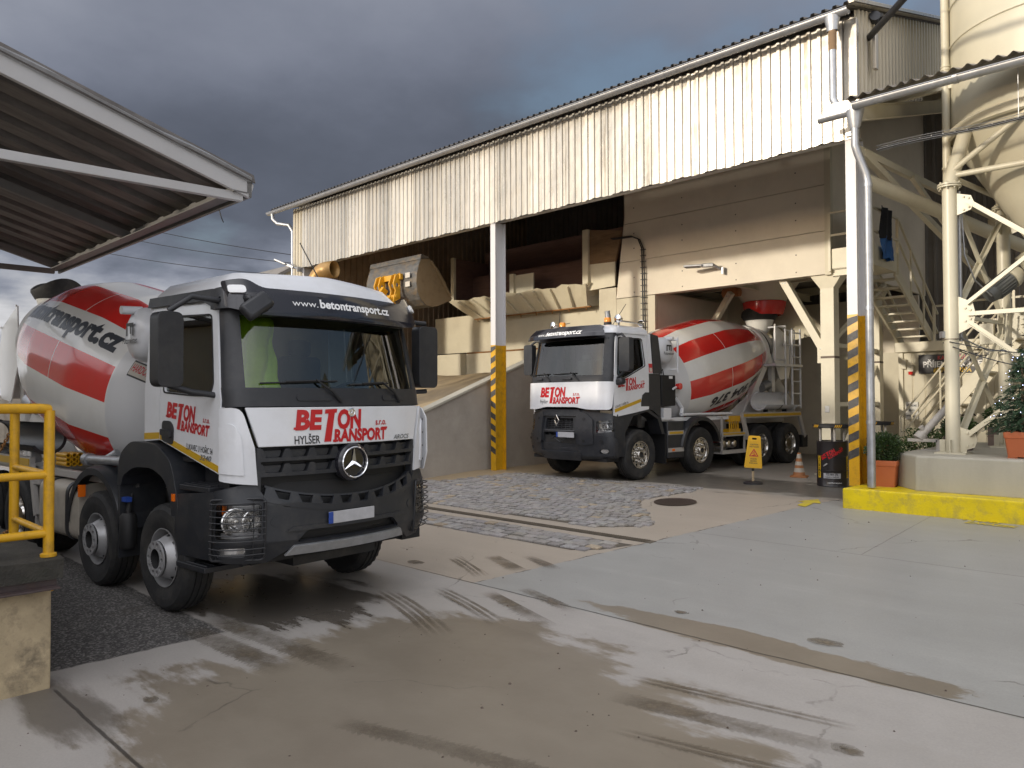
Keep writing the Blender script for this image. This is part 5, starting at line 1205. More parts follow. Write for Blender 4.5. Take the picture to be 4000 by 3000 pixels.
    # dirt round the dock foot, asphalt strip under the near truck
    ddx = g.m('DIVIDE', g.m('ADD', X, 5.85), 0.9); ddy = g.m('DIVIDE', g.m('SUBTRACT', Y, 1.60), 0.28)
    ed = g.m('ADD', g.m('ADD', g.m('MULTIPLY', ddx, ddx), g.m('MULTIPLY', ddy, ddy)), g.m('MULTIPLY', g.m('SUBTRACT', nf, 0.5), 2.5)); dirt = g.sm(ed, 1.1, 0.3)
    col = g.mix(g.m('MULTIPLY', dirt, 0.8), col, (0.085, 0.072, 0.055))
    ax = g.m('MULTIPLY', g.sm(g.m('ADD', X, g.m('MULTIPLY', g.m('SUBTRACT', n2, 0.5), 0.12)), -6.66, -6.70), g.sm(g.m('ADD', Y, g.m('MULTIPLY', g.m('SUBTRACT', n2, 0.5), 0.10)), 3.14, 3.10))
    vor = g.N.new('ShaderNodeTexVoronoi'); vor.inputs['Scale'].default_value = 62; g.L.new(P, vor.inputs['Vector'])
    sp2 = g.N.new('ShaderNodeSeparateColor'); g.L.new(vor.outputs['Color'], sp2.inputs[0])
    grain = g.m('ADD', 0.45, g.m('MULTIPLY', g.m('POWER', sp2.outputs[0], 3.0), 1.9))
    asp = g.mix(1.0, (0.098, 0.092, 0.088), grain, 'MULTIPLY'); asp = g.mix(1.0, asp, g.m('ADD', 0.7, g.m('MULTIPLY', n1, 0.6)), 'MULTIPLY')
    col = g.mix(ax, col, asp)
    # joints
    def line(v, c, w): return g.sm(g.m('ABSOLUTE', g.m('SUBTRACT', v, c)), w, w * 0.4)
    wob = g.m('ADD', Y, g.m('MULTIPLY', g.m('SUBTRACT', g.noise(P, 3.0, 4), 0.5), 0.03))
    j = line(wob, 5.80, 0.014)
    j = g.m('MULTIPLY', j, g.sm(X, -8.5, -6.4, 0.35, 1.0))
    j2 = g.m('MULTIPLY', g.m('MULTIPLY', line(wob, 9.42, 0.010), right), 0.6)
    j3 = g.m('MULTIPLY', line(wob, 1.64, 0.016), g.sm(X, -6.3, -6.2)); j4 = g.m('MULTIPLY', line(g.m('SUBTRACT', X, xb), 0.0, 0.018), g.m('MULTIPLY', g.sm(nf, 0.45, 0.6), upper))
    xw = g.m('ADD', X, g.m('MULTIPLY', g.m('SUBTRACT', g.noise(P, 3.0, 4), 0.5), 0.03))
    j5 = g.m('MULTIPLY', g.m('MULTIPLY', line(xw, -3.35, 0.010), 0.45), g.m('MULTIPLY', right, g.sm(Y, 9.42, 9.44)))
    jj = g.m('MAXIMUM', g.m('MAXIMUM', j, j2), g.m('MAXIMUM', g.m('MAXIMUM', j3, j4), j5))
    col = g.mix(g.m('MULTIPLY', jj, 0.85), col, (0.03, 0.026, 0.022))
    # specks
    v2 = g.N.new('ShaderNodeTexVoronoi'); v2.inputs['Scale'].default_value = 0.55; g.L.new(P, v2.inputs['Vector']); spk = g.sm(v2.outputs['Distance'], 0.010, 0.006)
    col = g.mix(g.m('MULTIPLY', spk, 0.8), col, (0.06, 0.055, 0.05))
    # hairline cracks and pitting
    v3 = g.N.new('ShaderNodeTexVoronoi'); v3.feature = 'DISTANCE_TO_EDGE'; v3.inputs['Scale'].default_value = 0.42; wv = g.N.new('ShaderNodeVectorMath'); wv.operation = 'ADD'; nv = g.N.new('ShaderNodeTexNoise'); nv.inputs['Scale'].default_value = 2.2; nv.inputs['Detail'].default_value = 6; g.L.new(P, nv.inputs['Vector']); sc_ = g.N.new('ShaderNodeVectorMath'); sc_.operation = 'SCALE'; sc_.inputs['Scale'].default_value = 0.5; g.L.new(nv.outputs['Color'], sc_.inputs[0]); g.L.new(P, wv.inputs[0]); g.L.new(sc_.outputs[0], wv.inputs[1]); g.L.new(wv.outputs[0], v3.inputs['Vector'])
    crk = g.m('MULTIPLY', g.sm(v3.outputs['Distance'], 0.006, 0.002), g.sm(n1, 0.50, 0.60)); col = g.mix(g.m('MULTIPLY', crk, 0.55), col, (0.06, 0.052, 0.044))
    v4 = g.N.new('ShaderNodeTexVoronoi'); v4.inputs['Scale'].default_value = 38; g.L.new(P, v4.inputs['Vector']); pit = g.m('MULTIPLY', g.sm(v4.outputs['Distance'], 0.16, 0.06), g.sm(n2, 0.48, 0.60)); col = g.mix(g.m('MULTIPLY', pit, 0.28), col, (0.07, 0.06, 0.05))
    g.L.new(col, b.inputs['Base Color'])
    r = g.m('ADD', 0.40, g.m('MULTIPLY', n2, 0.20)); r = g.m('SUBTRACT', r, g.m('MULTIPLY', right, 0.07)); r = g.m('SUBTRACT', r, g.m('MULTIPLY', g.m('MAXIMUM', g.m('MAXIMUM', oil, wh), g.m('MULTIPLY', wet, 0.5)), 0.20))
    r = g.m('ADD', r, g.m('MULTIPLY', ax, 0.3)); g.L.new(r, b.inputs['Roughness'])
    h = g.m('ADD', g.m('ADD', g.m('MULTIPLY', n3, 0.25), g.m('MULTIPLY', n2, 0.4)), g.m('MULTIPLY', g.m('MULTIPLY', sp2.outputs[0], ax), 2.2)); h = g.m('SUBTRACT', h, g.m('MULTIPLY', jj, 1.5))
    bp = g.N.new('ShaderNodeBump'); bp.inputs['Strength'].default_value = 0.35; bp.inputs['Distance'].default_value = 0.006
    g.L.new(h, bp.inputs['Height']); g.L.new(bp.outputs[0], b.inputs['Normal'])
    return m
M['ground'] = ground_material()
ys = [-400, -30, 0, 3, 5] + [5 + 0.5 * i for i in range(1, 16)] + [14, 20, 40, 400]
xs = [-400, -60, -30, -15, -8, -4, 0, 8, 30, 400]
b = MB(); b.add([(x, y, gz(y)) for y in ys for x in xs], [(j * len(xs) + i, j * len(xs) + i + 1, (j + 1) * len(xs) + i + 1, (j + 1) * len(xs) + i) for j in range(len(ys) - 1) for i in range(len(xs) - 1)])
b.build('ground', 'ground', None, 0, kind='structure')

# wet tyre tracks: thin damp films with toothed edges
mt = film_material('damp_tyre_film', (0.150, 0.124, 0.092), 0.3, 0.45, 1.05, 9)
def track(x0, y0, x1, y1, w, tooth=0.05, n=None, split=0, bend=0.0):
    b = MB(); b.tone = []; d = V((x1 - x0, y1 - y0)); L_ = d.length; d.normalize(); nn = V((-d.y, d.x)); n = n or max(6, int(L_ / 0.045))
    lanes = [(-w / 2, w / 2)] if not split else [(-w / 2 + i * w / split, -w / 2 + (i + 0.66) * w / split) for i in range(split)]
    P = lambda s, o: (x0 + d.x * s + nn.x * (o + bend * math.sin(PI * s / L_)), y0 + d.y * s + nn.y * (o + bend * math.sin(PI * s / L_)), gz(y0 + d.y * s) + 0.004)
    for (a, c) in lanes:
        off = R.random() * 0.3
        for i in range(n):
            s0 = L_ * i / n; s1 = L_ * (i + 1) / n; t0 = i / n; t1 = (i + 1) / n
            f = lambda t: min(1.0, max(0.0, (t - off * 0.3) * 5)) * min(1.0, max(0.0, (1 - t) * 3.0)) * (0.75 + 0.25 * math.sin(t * 9 + off * 20))
            e0 = tooth * (0.3 + 0.9 * R.random()) if a < 0 else 0.0; e1 = tooth * (0.3 + 0.9 * R.random()) if c > 0 else 0.0
            m = (a + c) / 2
            b.add([P(s0, a), P(s1, a - e0), P(s1, a), P(s0, m), P(s1, m), P(s0, c), P(s1, c + e1), P(s1, c)], [(0, 1, 2), (0, 2, 4, 3), (3, 4, 7, 5), (5, 7, 6)])
            b.tone += [f(t0) * 0.6, 0.0, f(t1) * 0.6, f(t0), f(t1), f(t0) * 0.6, 0.0, f(t1) * 0.6]
    return b.build('tyre_track', mt, None, 0, kind='structure')
track(-7.1, 2.92, -5.3, 3.0, 0.22, 0.06); track(-7.2, 3.22, -5.0, 3.36, 0.20, 0.09)
track(-6.9, 5.00, -5.15, 4.40, 0.28, 0.03, None, 4, 0.05); track(-6.45, 5.45, -5.0, 5.02, 0.26, 0.03, None, 4, 0.04); track(-6.0, 5.68, -4.6, 5.24, 0.18, 0.08, None, 0, 0.03)
track(-7.4, 6.50, -6.35, 6.05, 0.24, 0.03, None, 4, 0.03); track(-7.0, 6.80, -6.15, 6.48, 0.20, 0.08); track(-6.65, 7.05, -5.85, 6.78, 0.14, 0.05); track(-5.7, 5.98, -4.7, 5.70, 0.13, 0.05)
track(-3.5, 4.72, -1.8, 5.0, 0.12, 0.03, None, 2); track(-3.4, 4.32, -1.7, 4.64, 0.18, 0.04); track(-3.0, 3.9, -1.5, 4.25, 0.12, 0.03, None, 2); track(-4.3, 2.75, -2.6, 3.25, 0.13, 0.05, None, 0, 0.02)
for cx, cy, r in ((-2.55, 6.35, 0.10), (-1.75, 4.65, 0.07), (-7.55, 6.0, 0.09), (-5.55, 2.05, 0.05), (-3.9, 6.3, 0.05)):
    b = MB(); q = [(cx + r * (0.8 + 0.35 * R.random()) * math.cos(a) * 1.5, cy + r * (0.8 + 0.35 * R.random()) * math.sin(a), gz(cy) + 0.004) for a in [2 * PI * i / 18 for i in range(18)]]
    b.add(q + [(cx, cy, gz(cy) + 0.004)], [(i, (i + 1) % 18, 18) for i in range(18)]); b.tone = [0.35] * 18 + [1.3]
    b.build('damp_spot', mt, None, 0, kind='structure')

# granite setts
def inside(x, y, poly):
    r = False; j = len(poly) - 1
    for i in range(len(poly)):
        if (poly[i][1] > y) != (poly[j][1] > y) and x < (poly[j][0] - poly[i][0]) * (y - poly[i][1]) / (poly[j][1] - poly[i][1]) + poly[i][0]: r = not r
        j = i
    return r
polyA = [(-19, 8.86), (-6.95, 8.92), (-6.45, 9.3), (-6.35, 9.55), (-6.75, 9.95), (-7.45, 10.75), (-7.7, 11.2), (-7.6, 11.7), (-7.4, 12.4), (-7.55, 12.9), (-12.2, 12.6), (-12.8, 10.9), (-14, 10.4), (-19, 9.8)]
polyB = [(-19, 7.62), (-6.35, 7.62), (-6.05, 7.85), (-5.85, 8.30), (-19, 8.32)]
st = MB(); st.tone = []
se = MB()
for poly in (polyA, polyB):
    se.add([(x, y, gz(y) + 0.004) for x, y in poly], [tuple(range(len(poly)))])
def sett(cx, cy, w, h):
    z = gz(cy) + 0.004; t = 0.018 + R.random() * 0.012; i = 0.022; tx, ty = (R.random() - 0.5) * 0.05, (R.random() - 0.5) * 0.05
    def cz(x, y): return z + t + (x - cx) * tx + (y - cy) * ty + 0.047 * (y - cy)
    jx = lambda: (R.random() - 0.5) * 0.02
    q = [(cx - w / 2 + jx(), cy - h / 2 + jx()), (cx + w / 2 + jx(), cy - h / 2 + jx()), (cx + w / 2 + jx(), cy + h / 2 + jx()), (cx - w / 2 + jx(), cy + h / 2 + jx())]
    vs = [(x, y, z - 0.005) for x, y in q] + [(x + (cx - x) * 0.03, y + (cy - y) * 0.04, cz(x, y) - 0.007) for x, y in q] + [(x + (cx - x) * 0.20, y + (cy - y) * 0.25, cz(x, y)) for x, y in q]
    st.add(vs, [(0, 1, 5, 4), (1, 2, 6, 5), (2, 3, 7, 6), (3, 0, 4, 7), (4, 5, 9, 8), (5, 6, 10, 9), (6, 7, 11, 10), (7, 4, 8, 11), (8, 9, 10, 11)])
    k = 0.80 + 0.36 * R.random(); c = (k * (1 + 0.05 * R.random()), k, k * (0.96 + 0.08 * R.random()))
    if R.random() < 0.07: c = (k * 1.25, k * 1.05, k * 0.8)
    st.tone += [c] * 12
for poly, hh, ww in ((polyA, 0.135, 0.175), (polyB, 0.165, 0.23)):
    y = min(p[1] for p in poly) + hh / 2; row = 0
    while y < max(p[1] for p in poly):
        x = -14.5 + (row % 2) * ww * 0.5 + R.random() * 0.06
        while x < -5.5:
            w = ww * (0.75 + 0.5 * R.random())
            yy = y + 0.03 * math.sin(x * 1.7 + row)
            if inside(x + w / 2, yy, poly): sett(x + w / 2, yy, w - 0.024, hh - 0.024)
            x += w
        y += hh; row += 1
se.build('sett_bedding', 'cobbleseam', None, 0, kind='structure')
st.build('cobblestone_paving', 'cobble', None, 40, kind='structure')
# drain channel
b = MB(); zb = gz(8.58)
b.box(-19, -5.72, 8.50, 8.66, zb - 0.05, zb + 0.006, 1)
for i in range(330): b.box(-19 + i * 0.04, -18.975 + i * 0.04, 8.51, 8.65, zb + 0.006, zb + 0.012, 0)
tag(b.build('drain_channel', ['grate', 'cobbleseam'], None, 0), 'long narrow grated drain channel crossing the setts in front of the hall', 'drain')
b = MB(); zm = gz(11.3) + 0.012; T = lambda a, c, q: (-7.08 + a, 11.28 + c, zm + q + 0.05 * c)
b.lathe([(0.36, 0.0), (0.36, 0.006), (0.325, 0.006), (0.322, 0.0), (0.0, 0.0)], 48, T)
for i in range(-8, 9):
    for j in range(-8, 9):
        x, y = i * 0.036, j * 0.036
        if x * x + y * y < 0.095 and (i + j) % 2 == 0: b.add([T(x - 0.014, y - 0.014, 0.004), T(x + 0.014, y - 0.014, 0.004), T(x + 0.014, y + 0.014, 0.004), T(x - 0.014, y + 0.014, 0.004)], [(0, 1, 2, 3)])
tag(b.build('manhole_cover', 'iron', None, 30), 'round cast iron manhole cover in the tan concrete', 'manhole')
gslope = 0.0507
def gmap(o, ang):
    c, s_ = math.cos(ang), math.sin(ang)
    def f(a, q, h):
        x = o[0] + a * c - q * s_; y = o[1] + a * s_ + q * c
        return V((x, y, gz(y) + 0.008 + h))
    return f
b = MB(); am = gmap((-5.2, 11.98), rad(92))
b.patch([(0, -0.085), (0.40, -0.075), (0.40, -0.19), (0.86, 0.02), (0.40, 0.20), (0.40, 0.085), (0.09, 0.08), (0.05, 0.02)], [], am, None, 0.0, 0.3, 0.3)
b.build('painted_arrow', 'roadyellow', None, 0, kind='structure')
place_text([tshift(tfit('VÝDEJ', 0.13, 0.50, 0.03, 0.1), 0.0, 0.17), tshift(tfit('ZAKÁZEK', 0.13, 0.62, 0.03, 0.1), 0.12, -0.03)], gmap((-2.98, 12.0), rad(-3)), None, 'roadyellow', 0.0, 'painted_letters')['kind'] = 'structure'

# ------------------------------------------------------------------ kerb, plinth
b = MB(); b.prism([(-4.62, 12.22), (12, 12.22), (12, 16.5), (-4.62, 16.5)], [], lambda a, c, q: (a, c, q), 0.30, 0.68)
b.build('yellow_kerb', 'kerbyellow', None, 0, bevel=0.025, kind='structure')
b = MB(); b.prism([(-4.07, 13.1), (-3.66, 12.62), (12, 12.86), (12, 17.2), (-4.07, 17.2)], [], lambda a, c, q: (a, c, q), 0.66, 1.22)
tag(b.build('concrete_plinth', 'plinth', None, 0, bevel=0.03), 'raised grey concrete plinth carrying the silo legs, behind the yellow kerb', 'plinth')

# ------------------------------------------------------------------ hall
def corr(mb, L, period, dep, fn, w0=0.0, w1=1.0, m=0, prof=((0, 0), (0.52, 0), (0.60, 1), (0.90, 1), (0.98, 0)), rows=1):
    us = []
    k = 0
    while k * period < L:
        for (a, h) in prof:
            u = (k + a) * period
            if u <= L: us.append((u, h * dep))
        k += 1
    us.append((L, 0)); n = len(us); o = []
    for r in range(rows + 1):
        w = w0 + (w1 - w0) * r / rows
        o += [fn(u, w, h) for u, h in us]
    return mb.add(o, [(r * n + i, r * n + i + 1, (r + 1) * n + i + 1, (r + 1) * n + i) for r in range(rows) for i in range(n - 1)], m)
hall = thing('open_hall', 'tall open-fronted steel hall with bright corrugated fascia over the loading bay', 'building', (-13, 12.8, 0.38))
def hb(b, name, mats, smooth=35, bevel=0):
    o = b.build(name, mats, hall, smooth, bevel); o.location = (13, -12.8, -0.38); return o
XL, XR, YF = -22.55, -4.55, 12.8
roofz = lambda y: 8.50 + 0.30 * (y - 12.55)
b = MB(); corr(b, XR + 22.0, 0.18, 0.032, lambda u, w, h: (-22.0 + u, YF - h, 6.40 + 0.012 * math.sin(u * 9) * (1 - w) + w * 1.99), rows=3)
b.box(-22.0, XR, YF + 0.004, YF + 0.03, 6.45, 8.3, 1)
hb(b, 'fascia', ['fascia', 'darksheet'])
b = MB(); corr(b, 0.56, 0.18, 0.032, lambda u, w, h: (-22.56 + u, YF - h, 0.3 + w * 8.09))  # duller sheet than the fascia: shade on this corner put into the colour
corr(b, 11.4, 0.24, 0.035, lambda u, w, h: (-22.56 - h * 0 , YF + u, 0.3 + w * (roofz(YF + u) - 0.45))); hb(b, 'corner_cladding', 'sidesheet')
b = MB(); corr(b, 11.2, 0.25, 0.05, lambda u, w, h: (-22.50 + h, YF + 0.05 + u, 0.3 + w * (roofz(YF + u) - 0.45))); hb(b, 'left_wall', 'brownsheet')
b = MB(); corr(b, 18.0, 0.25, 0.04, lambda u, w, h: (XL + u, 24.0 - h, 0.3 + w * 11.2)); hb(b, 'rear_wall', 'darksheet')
b = MB(); corr(b, 11.2, 0.18, 0.034, lambda u, w, h: (XR + h, YF + u, (6.72 + 0.30 * (YF + u - 12.3)) * (1 - w) + w * (roofz(YF + u) - 0.06)))
b.box(XR - 0.03, XR - 0.01, YF, YF + 0.02, 6.5, 8.3); hb(b, 'right_wall', 'sidesheet')
b = MB(); b.box(-4.70, -4.50, YF - 0.045, YF + 0.06, 6.42, 8.36); b.beam((-4.47, 12.45, roofz(12.45) + 0.03), (-4.47, 24, roofz(24) + 0.03), 0.10, 0.09); b.box(-4.44, -4.38, 13.3, 13.42, 7.65, 8.25); hb(b, 'corner_flashing', 'fascia', 30, 0.008)
b = MB(); corr(b, 19.0, 0.18, 0.045, lambda u, w, h: (-23.4 + u, 12.42 + w * 11.7, roofz(12.42 + w * 11.7) + h)); corr(b, 19.0, 0.18, 0.045, lambda u, w, h: (-23.4 + u, 12.42 + w * 11.7, roofz(12.42 + w * 11.7) + h - 0.012)); hb(b, 'roof_sheet', 'roofsheet')
b = MB()
for x in (-22.3, -17.6, -13.0, -8.8, -4.72): b.ibeam((x, 12.95, roofz(12.95) - 0.32), (x, 23.8, roofz(23.8) - 0.32), 0.16, 0.36)
for y in (13.4, 15.2, 17.0, 18.8, 20.6, 22.4): b.ibeam((XL + 0.1, y, roofz(y) - 0.08), (XR - 0.1, y, roofz(y) - 0.08), 0.08, 0.14)
b.ibeam((XL, 13.0, 6.55), (XR, 13.0, 6.55), 0.16, 0.24); hb(b, 'roof_frame', 'subframe')
b = MB(); T = lambda a, c, q: (q, 12.46 + a, 8.40 + c)
b.lathe([(0.085, -23.6), (0.085, -4.52), (0.078, -4.52), (0.078, -23.6)], 16, T, 0, close=True, a0=PI, a1=2 * PI)
for x in (-23.6, -4.53): b.lathe([(0.082, x), (0.0, x)], 16, T, 0, a0=PI, a1=2 * PI)
b.tube([(-23.6, 12.37, 8.40), (-4.52, 12.37, 8.40)], 0.012, 6)
for i in range(6): b.lathe([(0.09, -20 + i * 3), (0.09, -19.95 + i * 3)], 16, T, 0, a0=PI, a1=2 * PI)
hb(b, 'gutter', 'galv', 40)
b = MB(); b.lathe([(0.10, 8.36), (0.07, 8.20), (0.062, 8.12)], 16, lambda a, c, q: (-4.78 + a * 1.4, 12.47 + c, q)); b.tube([(-4.78, 12.47, 8.14), (-4.78, 12.47, 7.0), (-4.74, 12.47, 6.90), (-4.66, 12.44, 6.84)], 0.062, 16)
o = hb(b, 'downpipe', 'galv', 40)
b = MB(); b.tube([(-4.78, 12.47, 8.12), (-4.78, 12.47, 7.80)], 0.065, 16); c = b.build('brown_pipe_section', 'wood', o, 40)
b = MB(); b.tube([(-23.3, 12.45, 8.34), (-23.3, 12.47, 8.16), (-23.15, 12.55, 8.0), (-22.75, 12.75, 7.92), (-22.62, 12.82, 7.7), (-22.62, 12.85, 0.4)], 0.06, 14); hb(b, 'downpipe', 'galv', 40)
def stripes(b, x0, x1, y, z0, z1, pitch, slope, flip=None, m=0):
    z = z0
    while z < z1:
        sl = slope if (flip is None or z > flip) else -slope
        a, c = (0, sl) if sl > 0 else (-sl, 0)
        q = [(x0, z + a), (x1, z + c), (x1, min(z1, z + c + pitch * 0.5)), (x0, min(z1, z + a + pitch * 0.5))]
        b.add([(x, y, zz) for x, zz in q], [(0, 1, 2, 3)], m); z += pitch
def post(x, zb, ztop, zy, flip):
    b = MB(); yc = YF + 0.20
    b.ibeam((x, yc, zy), (x, yc, ztop), 0.165, 0.36, 0.02, (0, 1, 0)); w = hb(b, 'post', 'postwhite', 0)
    b = MB(); b.ibeam((x, yc, zb), (x, yc, zy), 0.169, 0.364, 0.022, (0, 1, 0), 0); stripes(b, x - 0.083, x + 0.083, yc - 0.185, zb + 0.42, zy - 0.02, 0.275, 0.085, flip, 1); stripes(b, x - 0.083, x + 0.083, yc + 0.185, zb + 0.42, zy - 0.02, 0.275, 0.085, flip, 1)
    o = b.build('hazard_stripes', ['yellow', 'stripeblack'], w, 0)
post(-13.12, 0.34, 6.42, 3.42, 2.0); post(-4.645, 0.66, 6.42, 3.48, None)
post(-22.0, 0.34, 6.42, 3.42, None)

# ------------------------------------------------------------------ lean-to roof at the right
lt = thing('lean_to_roof', 'lower corrugated lean-to roof with silver gutter beside the silo', 'roof', (-4.3, 12.3, 0.68))
def lb(b, name, mats, smooth=35, bevel=0):
    o = b.build(name, mats, lt, smooth, bevel); o.location = (4.3, -12.3, -0.68); return o
lz = lambda y: 6.85 + 0.30 * (y - 12.3)
SX, SY, SR_ = -2.1, 14.6, 1.47
sp = ((0, 0), (0.12, 0.05), (0.3, 0.5), (0.42, 0.9), (0.5, 1), (0.58, 0.9), (0.7, 0.5), (0.88, 0.05))
b = MB()
for (x0, x1, y0, y1) in ((-4.50, -3.62, 12.2, 23.5), (-3.62, -0.55, 12.2, 13.08), (-0.55, 1.6, 12.2, 23.5), (-3.62, -0.55, 16.12, 23.5)):
    corr(b, x1 - x0, 0.185, 0.055, lambda u, w, h: (x0 + u, y0 + w * (y1 - y0), lz(y0 + w * (y1 - y0)) + h), prof=sp)
lb(b, 'roof_sheet', 'roofsheet', 60)
b = MB()
for y in (12.5, 14.0, 16.3, 18.5, 20.8): b.beam((-4.5, y, lz(y) - 0.07), (1.6, y, lz(y) - 0.07), 0.08, 0.12)
for x in (-4.3, 1.2): b.ibeam((x, 12.35, lz(12.35) - 0.26), (x, 23.4, lz(23.4) - 0.26), 0.12, 0.24)
b.beam((-4.6, 12.95, 6.25), (-4.1, 20.4, 6.25), 0.09, 0.12); b.beam((-4.55, 13.1, 6.2), (-4.1, 20, 4.6), 0.10, 0.12); b.beam((-4.4, 15.2, 6.2), (-4.2, 18, 5.15), 0.08, 0.08); b.beam((-4.3, 20.5, 6.2), (1.5, 20.5, 6.2), 0.12, 0.16); b.beam((-4.3, 20.5, 8.5), (-2.2, 20.5, 6.2), 0.1, 0.12); b.tube([(-4.6, 13.25, 5.80), (-1.6, 21.5, 4.3)], 0.12, 14)
lb(b, 'rafters', 'creampanel')
b = MB(); corr(b, 6.2, 0.25, 0.04, lambda u, w, h: (-4.5 + u, 23.6 - h, 0.3 + w * 10)); lb(b, 'rear_wall', 'darksheet')
b = MB(); T = lambda a, c, q: (q, 12.14 + a, 6.70 + c)
b.lathe([(0.085, -4.35), (0.085, 1.7), (0.078, 1.7), (0.078, -4.35)], 16, T, 0, close=True, a0=PI, a1=2 * PI); b.lathe([(0.085, -4.35), (0.0, -4.35)], 16, T, 0, a0=PI, a1=2 * PI); b.tube([(-4.35, 12.055, 6.70), (1.7, 12.055, 6.70)], 0.012, 6)
for x in (-2.95, -0.5): b.lathe([(0.095, x), (0.095, x + 0.06)], 16, T, 0, a0=PI, a1=2 * PI)
T2 = lambda a, c, q: (q, 12.30 + a, 6.66 + c)
b.lathe([(0.075, -4.95), (0.075, -4.3), (0.068, -4.3), (0.068, -4.95)], 16, T2, 0, close=True, a0=PI, a1=2 * PI); b.lathe([(0.075, -4.95), (0.0, -4.95)], 16, T2, 0, a0=PI, a1=2 * PI)
lb(b, 'gutter', 'galv', 40)
b = MB(); b.box(-4.78, -4.30, 12.35, 12.42, 6.66, 6.88); lb(b, 'gutter_board', 'fascia', 0, 0.006)
b = MB(); b.lathe([(0.12, 6.66), (0.075, 6.42), (0.06, 6.36)], 16, lambda a, c, q: (-4.38 + a * 1.2, 12.30 + c, q))
b.tube([(-4.38, 12.30, 6.40), (-4.38, 12.30, 6.10), (-4.36, 12.34, 5.98), (-4.27, 12.42, 5.66), (-4.25, 12.45, 5.52), (-4.25, 12.45, 0.70)], 0.062, 18)
for z in (5.5, 3.55, 1.75): b.tube([(-4.25, 12.45, z), (-4.25, 12.45, z - 0.06)], 0.070, 18)
lb(b, 'downpipe', 'galv', 40)
# ------------------------------------------------------------------ batching tower
def group(loc):
    def mk(root):
        def f(b, name, mats, smooth=0, bevel=0):
            o = b.build(name, mats, root, smooth, bevel); o.location = tuple(-c for c in loc); return o
        return f
    return mk
TP = (-9.6, 17.0, 0.38)
tw = thing('batching_tower', 'beige panelled batching tower on steel legs above the truck bay', 'tower', TP); tb = group(TP)(tw)
b = MB()
zs = [4.88, 5.86, 6.90, 7.94, 9.3]
xl = lambda z: -12.50 + (z - 4.88) * 0.13
for z0, z1 in zip(zs, zs[1:]):
    b.prism([(xl(z0), z0 + 0.006), (-6.74, z0 + 0.006), (-6.74, z1 - 0.006), (xl(z1), z1 - 0.006)], [], lambda a, c, q: (a, 17.0 - q, c), -0.10, 0)
for i in range(4):
    x = -11.9 + i * 1.5
    for z in (5.0, 5.4, 6.2, 6.6, 7.3): b.box(x - 0.012, x + 0.012, 16.988, 17.0, z - 0.012, z + 0.012, 1)
tb(b, 'cladding_panel', ['towerpanel', 'iron'])
b = MB(); b.box(-6.74, -6.60, 16.985, 17.12, 4.86, 9.6); tb(b, 'corner_trim', 'creampanel', 0, 0.006)
b = MB()
b.prism([(17.12, 5.05), (24, 5.05), (24, 11.5), (17.12, 9.5)], [], lambda a, c, q: (q, a, c), -6.70, -6.62); tb(b, 'side_cladding', 'towerpanel'); b = MB()
b.prism([(17.12, 4.88), (24, 4.88), (24, 11.5), (17.12, 9.5)], [], lambda a, c, q: (q, a, c), -12.30, -12.20); tb(b, 'side_cladding', 'towerpanel')
b = MB(); b.box(-13.1, -11.24, 17.0, 17.14, 0.3, 4.87); b.box(-13.1, -12.5, 16.99, 17.1, 4.0, 5.2); tb(b, 'lower_cladding', 'creampanel', 0, 0.008)
b = MB(); b.box(-12.4, -6.6, 23.2, 23.3, 0.3, 5.0); b.box(-11.5, -11.42, 17.14, 23.2, 0.3, 5.0); tb(b, 'bay_wall', 'towerpanel')
b = MB(); b.box(-12.2, -6.7, 17.1, 23.8, 5.50, 5.56, 1)
for y in (17.25, 20.0, 22.8): b.ibeam((-12.2, y, 5.35), (-6.65, y, 5.35), 0.14, 0.22)
for x in (-12.1, -9.6, -6.85): b.ibeam((x, 17.2, 5.16), (x, 23.0, 5.16), 0.14, 0.2)
b.beam((-12.4, 17.25, 4.94), (-6.62, 17.25, 4.94), 0.12, 0.10); b.beam((-11.2, 17.4, 5.05), (-8.0, 20, 5.3), 0.06, 0.06); b.beam((-8.6, 17.5, 5.05), (-11.0, 19.6, 5.3), 0.06, 0.06); b.beam((-6.9, 17.4, 5.05), (-8.4, 20, 5.3), 0.06, 0.06)
tb(b, 'floor_frame', ['cream', 'darksheet'])
def leg(x, y, s, z1=4.9, fl=True):
    b = MB(); b.box(x - s / 2, x + s / 2, y - s / 2, y + s / 2, 0.38, z1)
    if fl:
        b.add([(x + i * k, y + j * k2, z) for z, k, k2 in ((z1 - 0.32, s / 2, s / 2), (z1, s * 1.25, s * 0.6)) for i, j in ((-1, -1), (1, -1), (1, 1), (-1, 1))], [(0, 1, 5, 4), (1, 2, 6, 5), (2, 3, 7, 6), (3, 0, 4, 7)])
    b.box(x - s * 0.9, x + s * 0.9, y - s * 0.9, y + s * 0.9, 0.38, 0.41)
    return b
b = leg(-6.75, 17.25, 0.30); b.box(-7.02, -6.88, 17.2, 17.3, 2.9, 3.45); b.box(-6.905, -6.595, 17.095, 17.405, 3.0, 3.05, 1); b.box(-6.82, -6.72, 17.094, 17.1, 1.78, 1.93, 2); tb(b, 'support_leg', ['cream', 'iron', 'galv'], 0, 0.008)
b = leg(-6.88, 20.6, 0.26, 4.95); b.box(-7.015, -6.745, 20.465, 20.735, 3.0, 3.05, 1); tb(b, 'support_leg', ['cream', 'iron'], 0, 0.008)
b = leg(-12.05, 19.6, 0.26); tb(b, 'support_leg', 'cream', 0, 0.008)
b = leg(-11.2, 22.4, 0.24); tb(b, 'support_leg', 'cream', 0, 0.008)
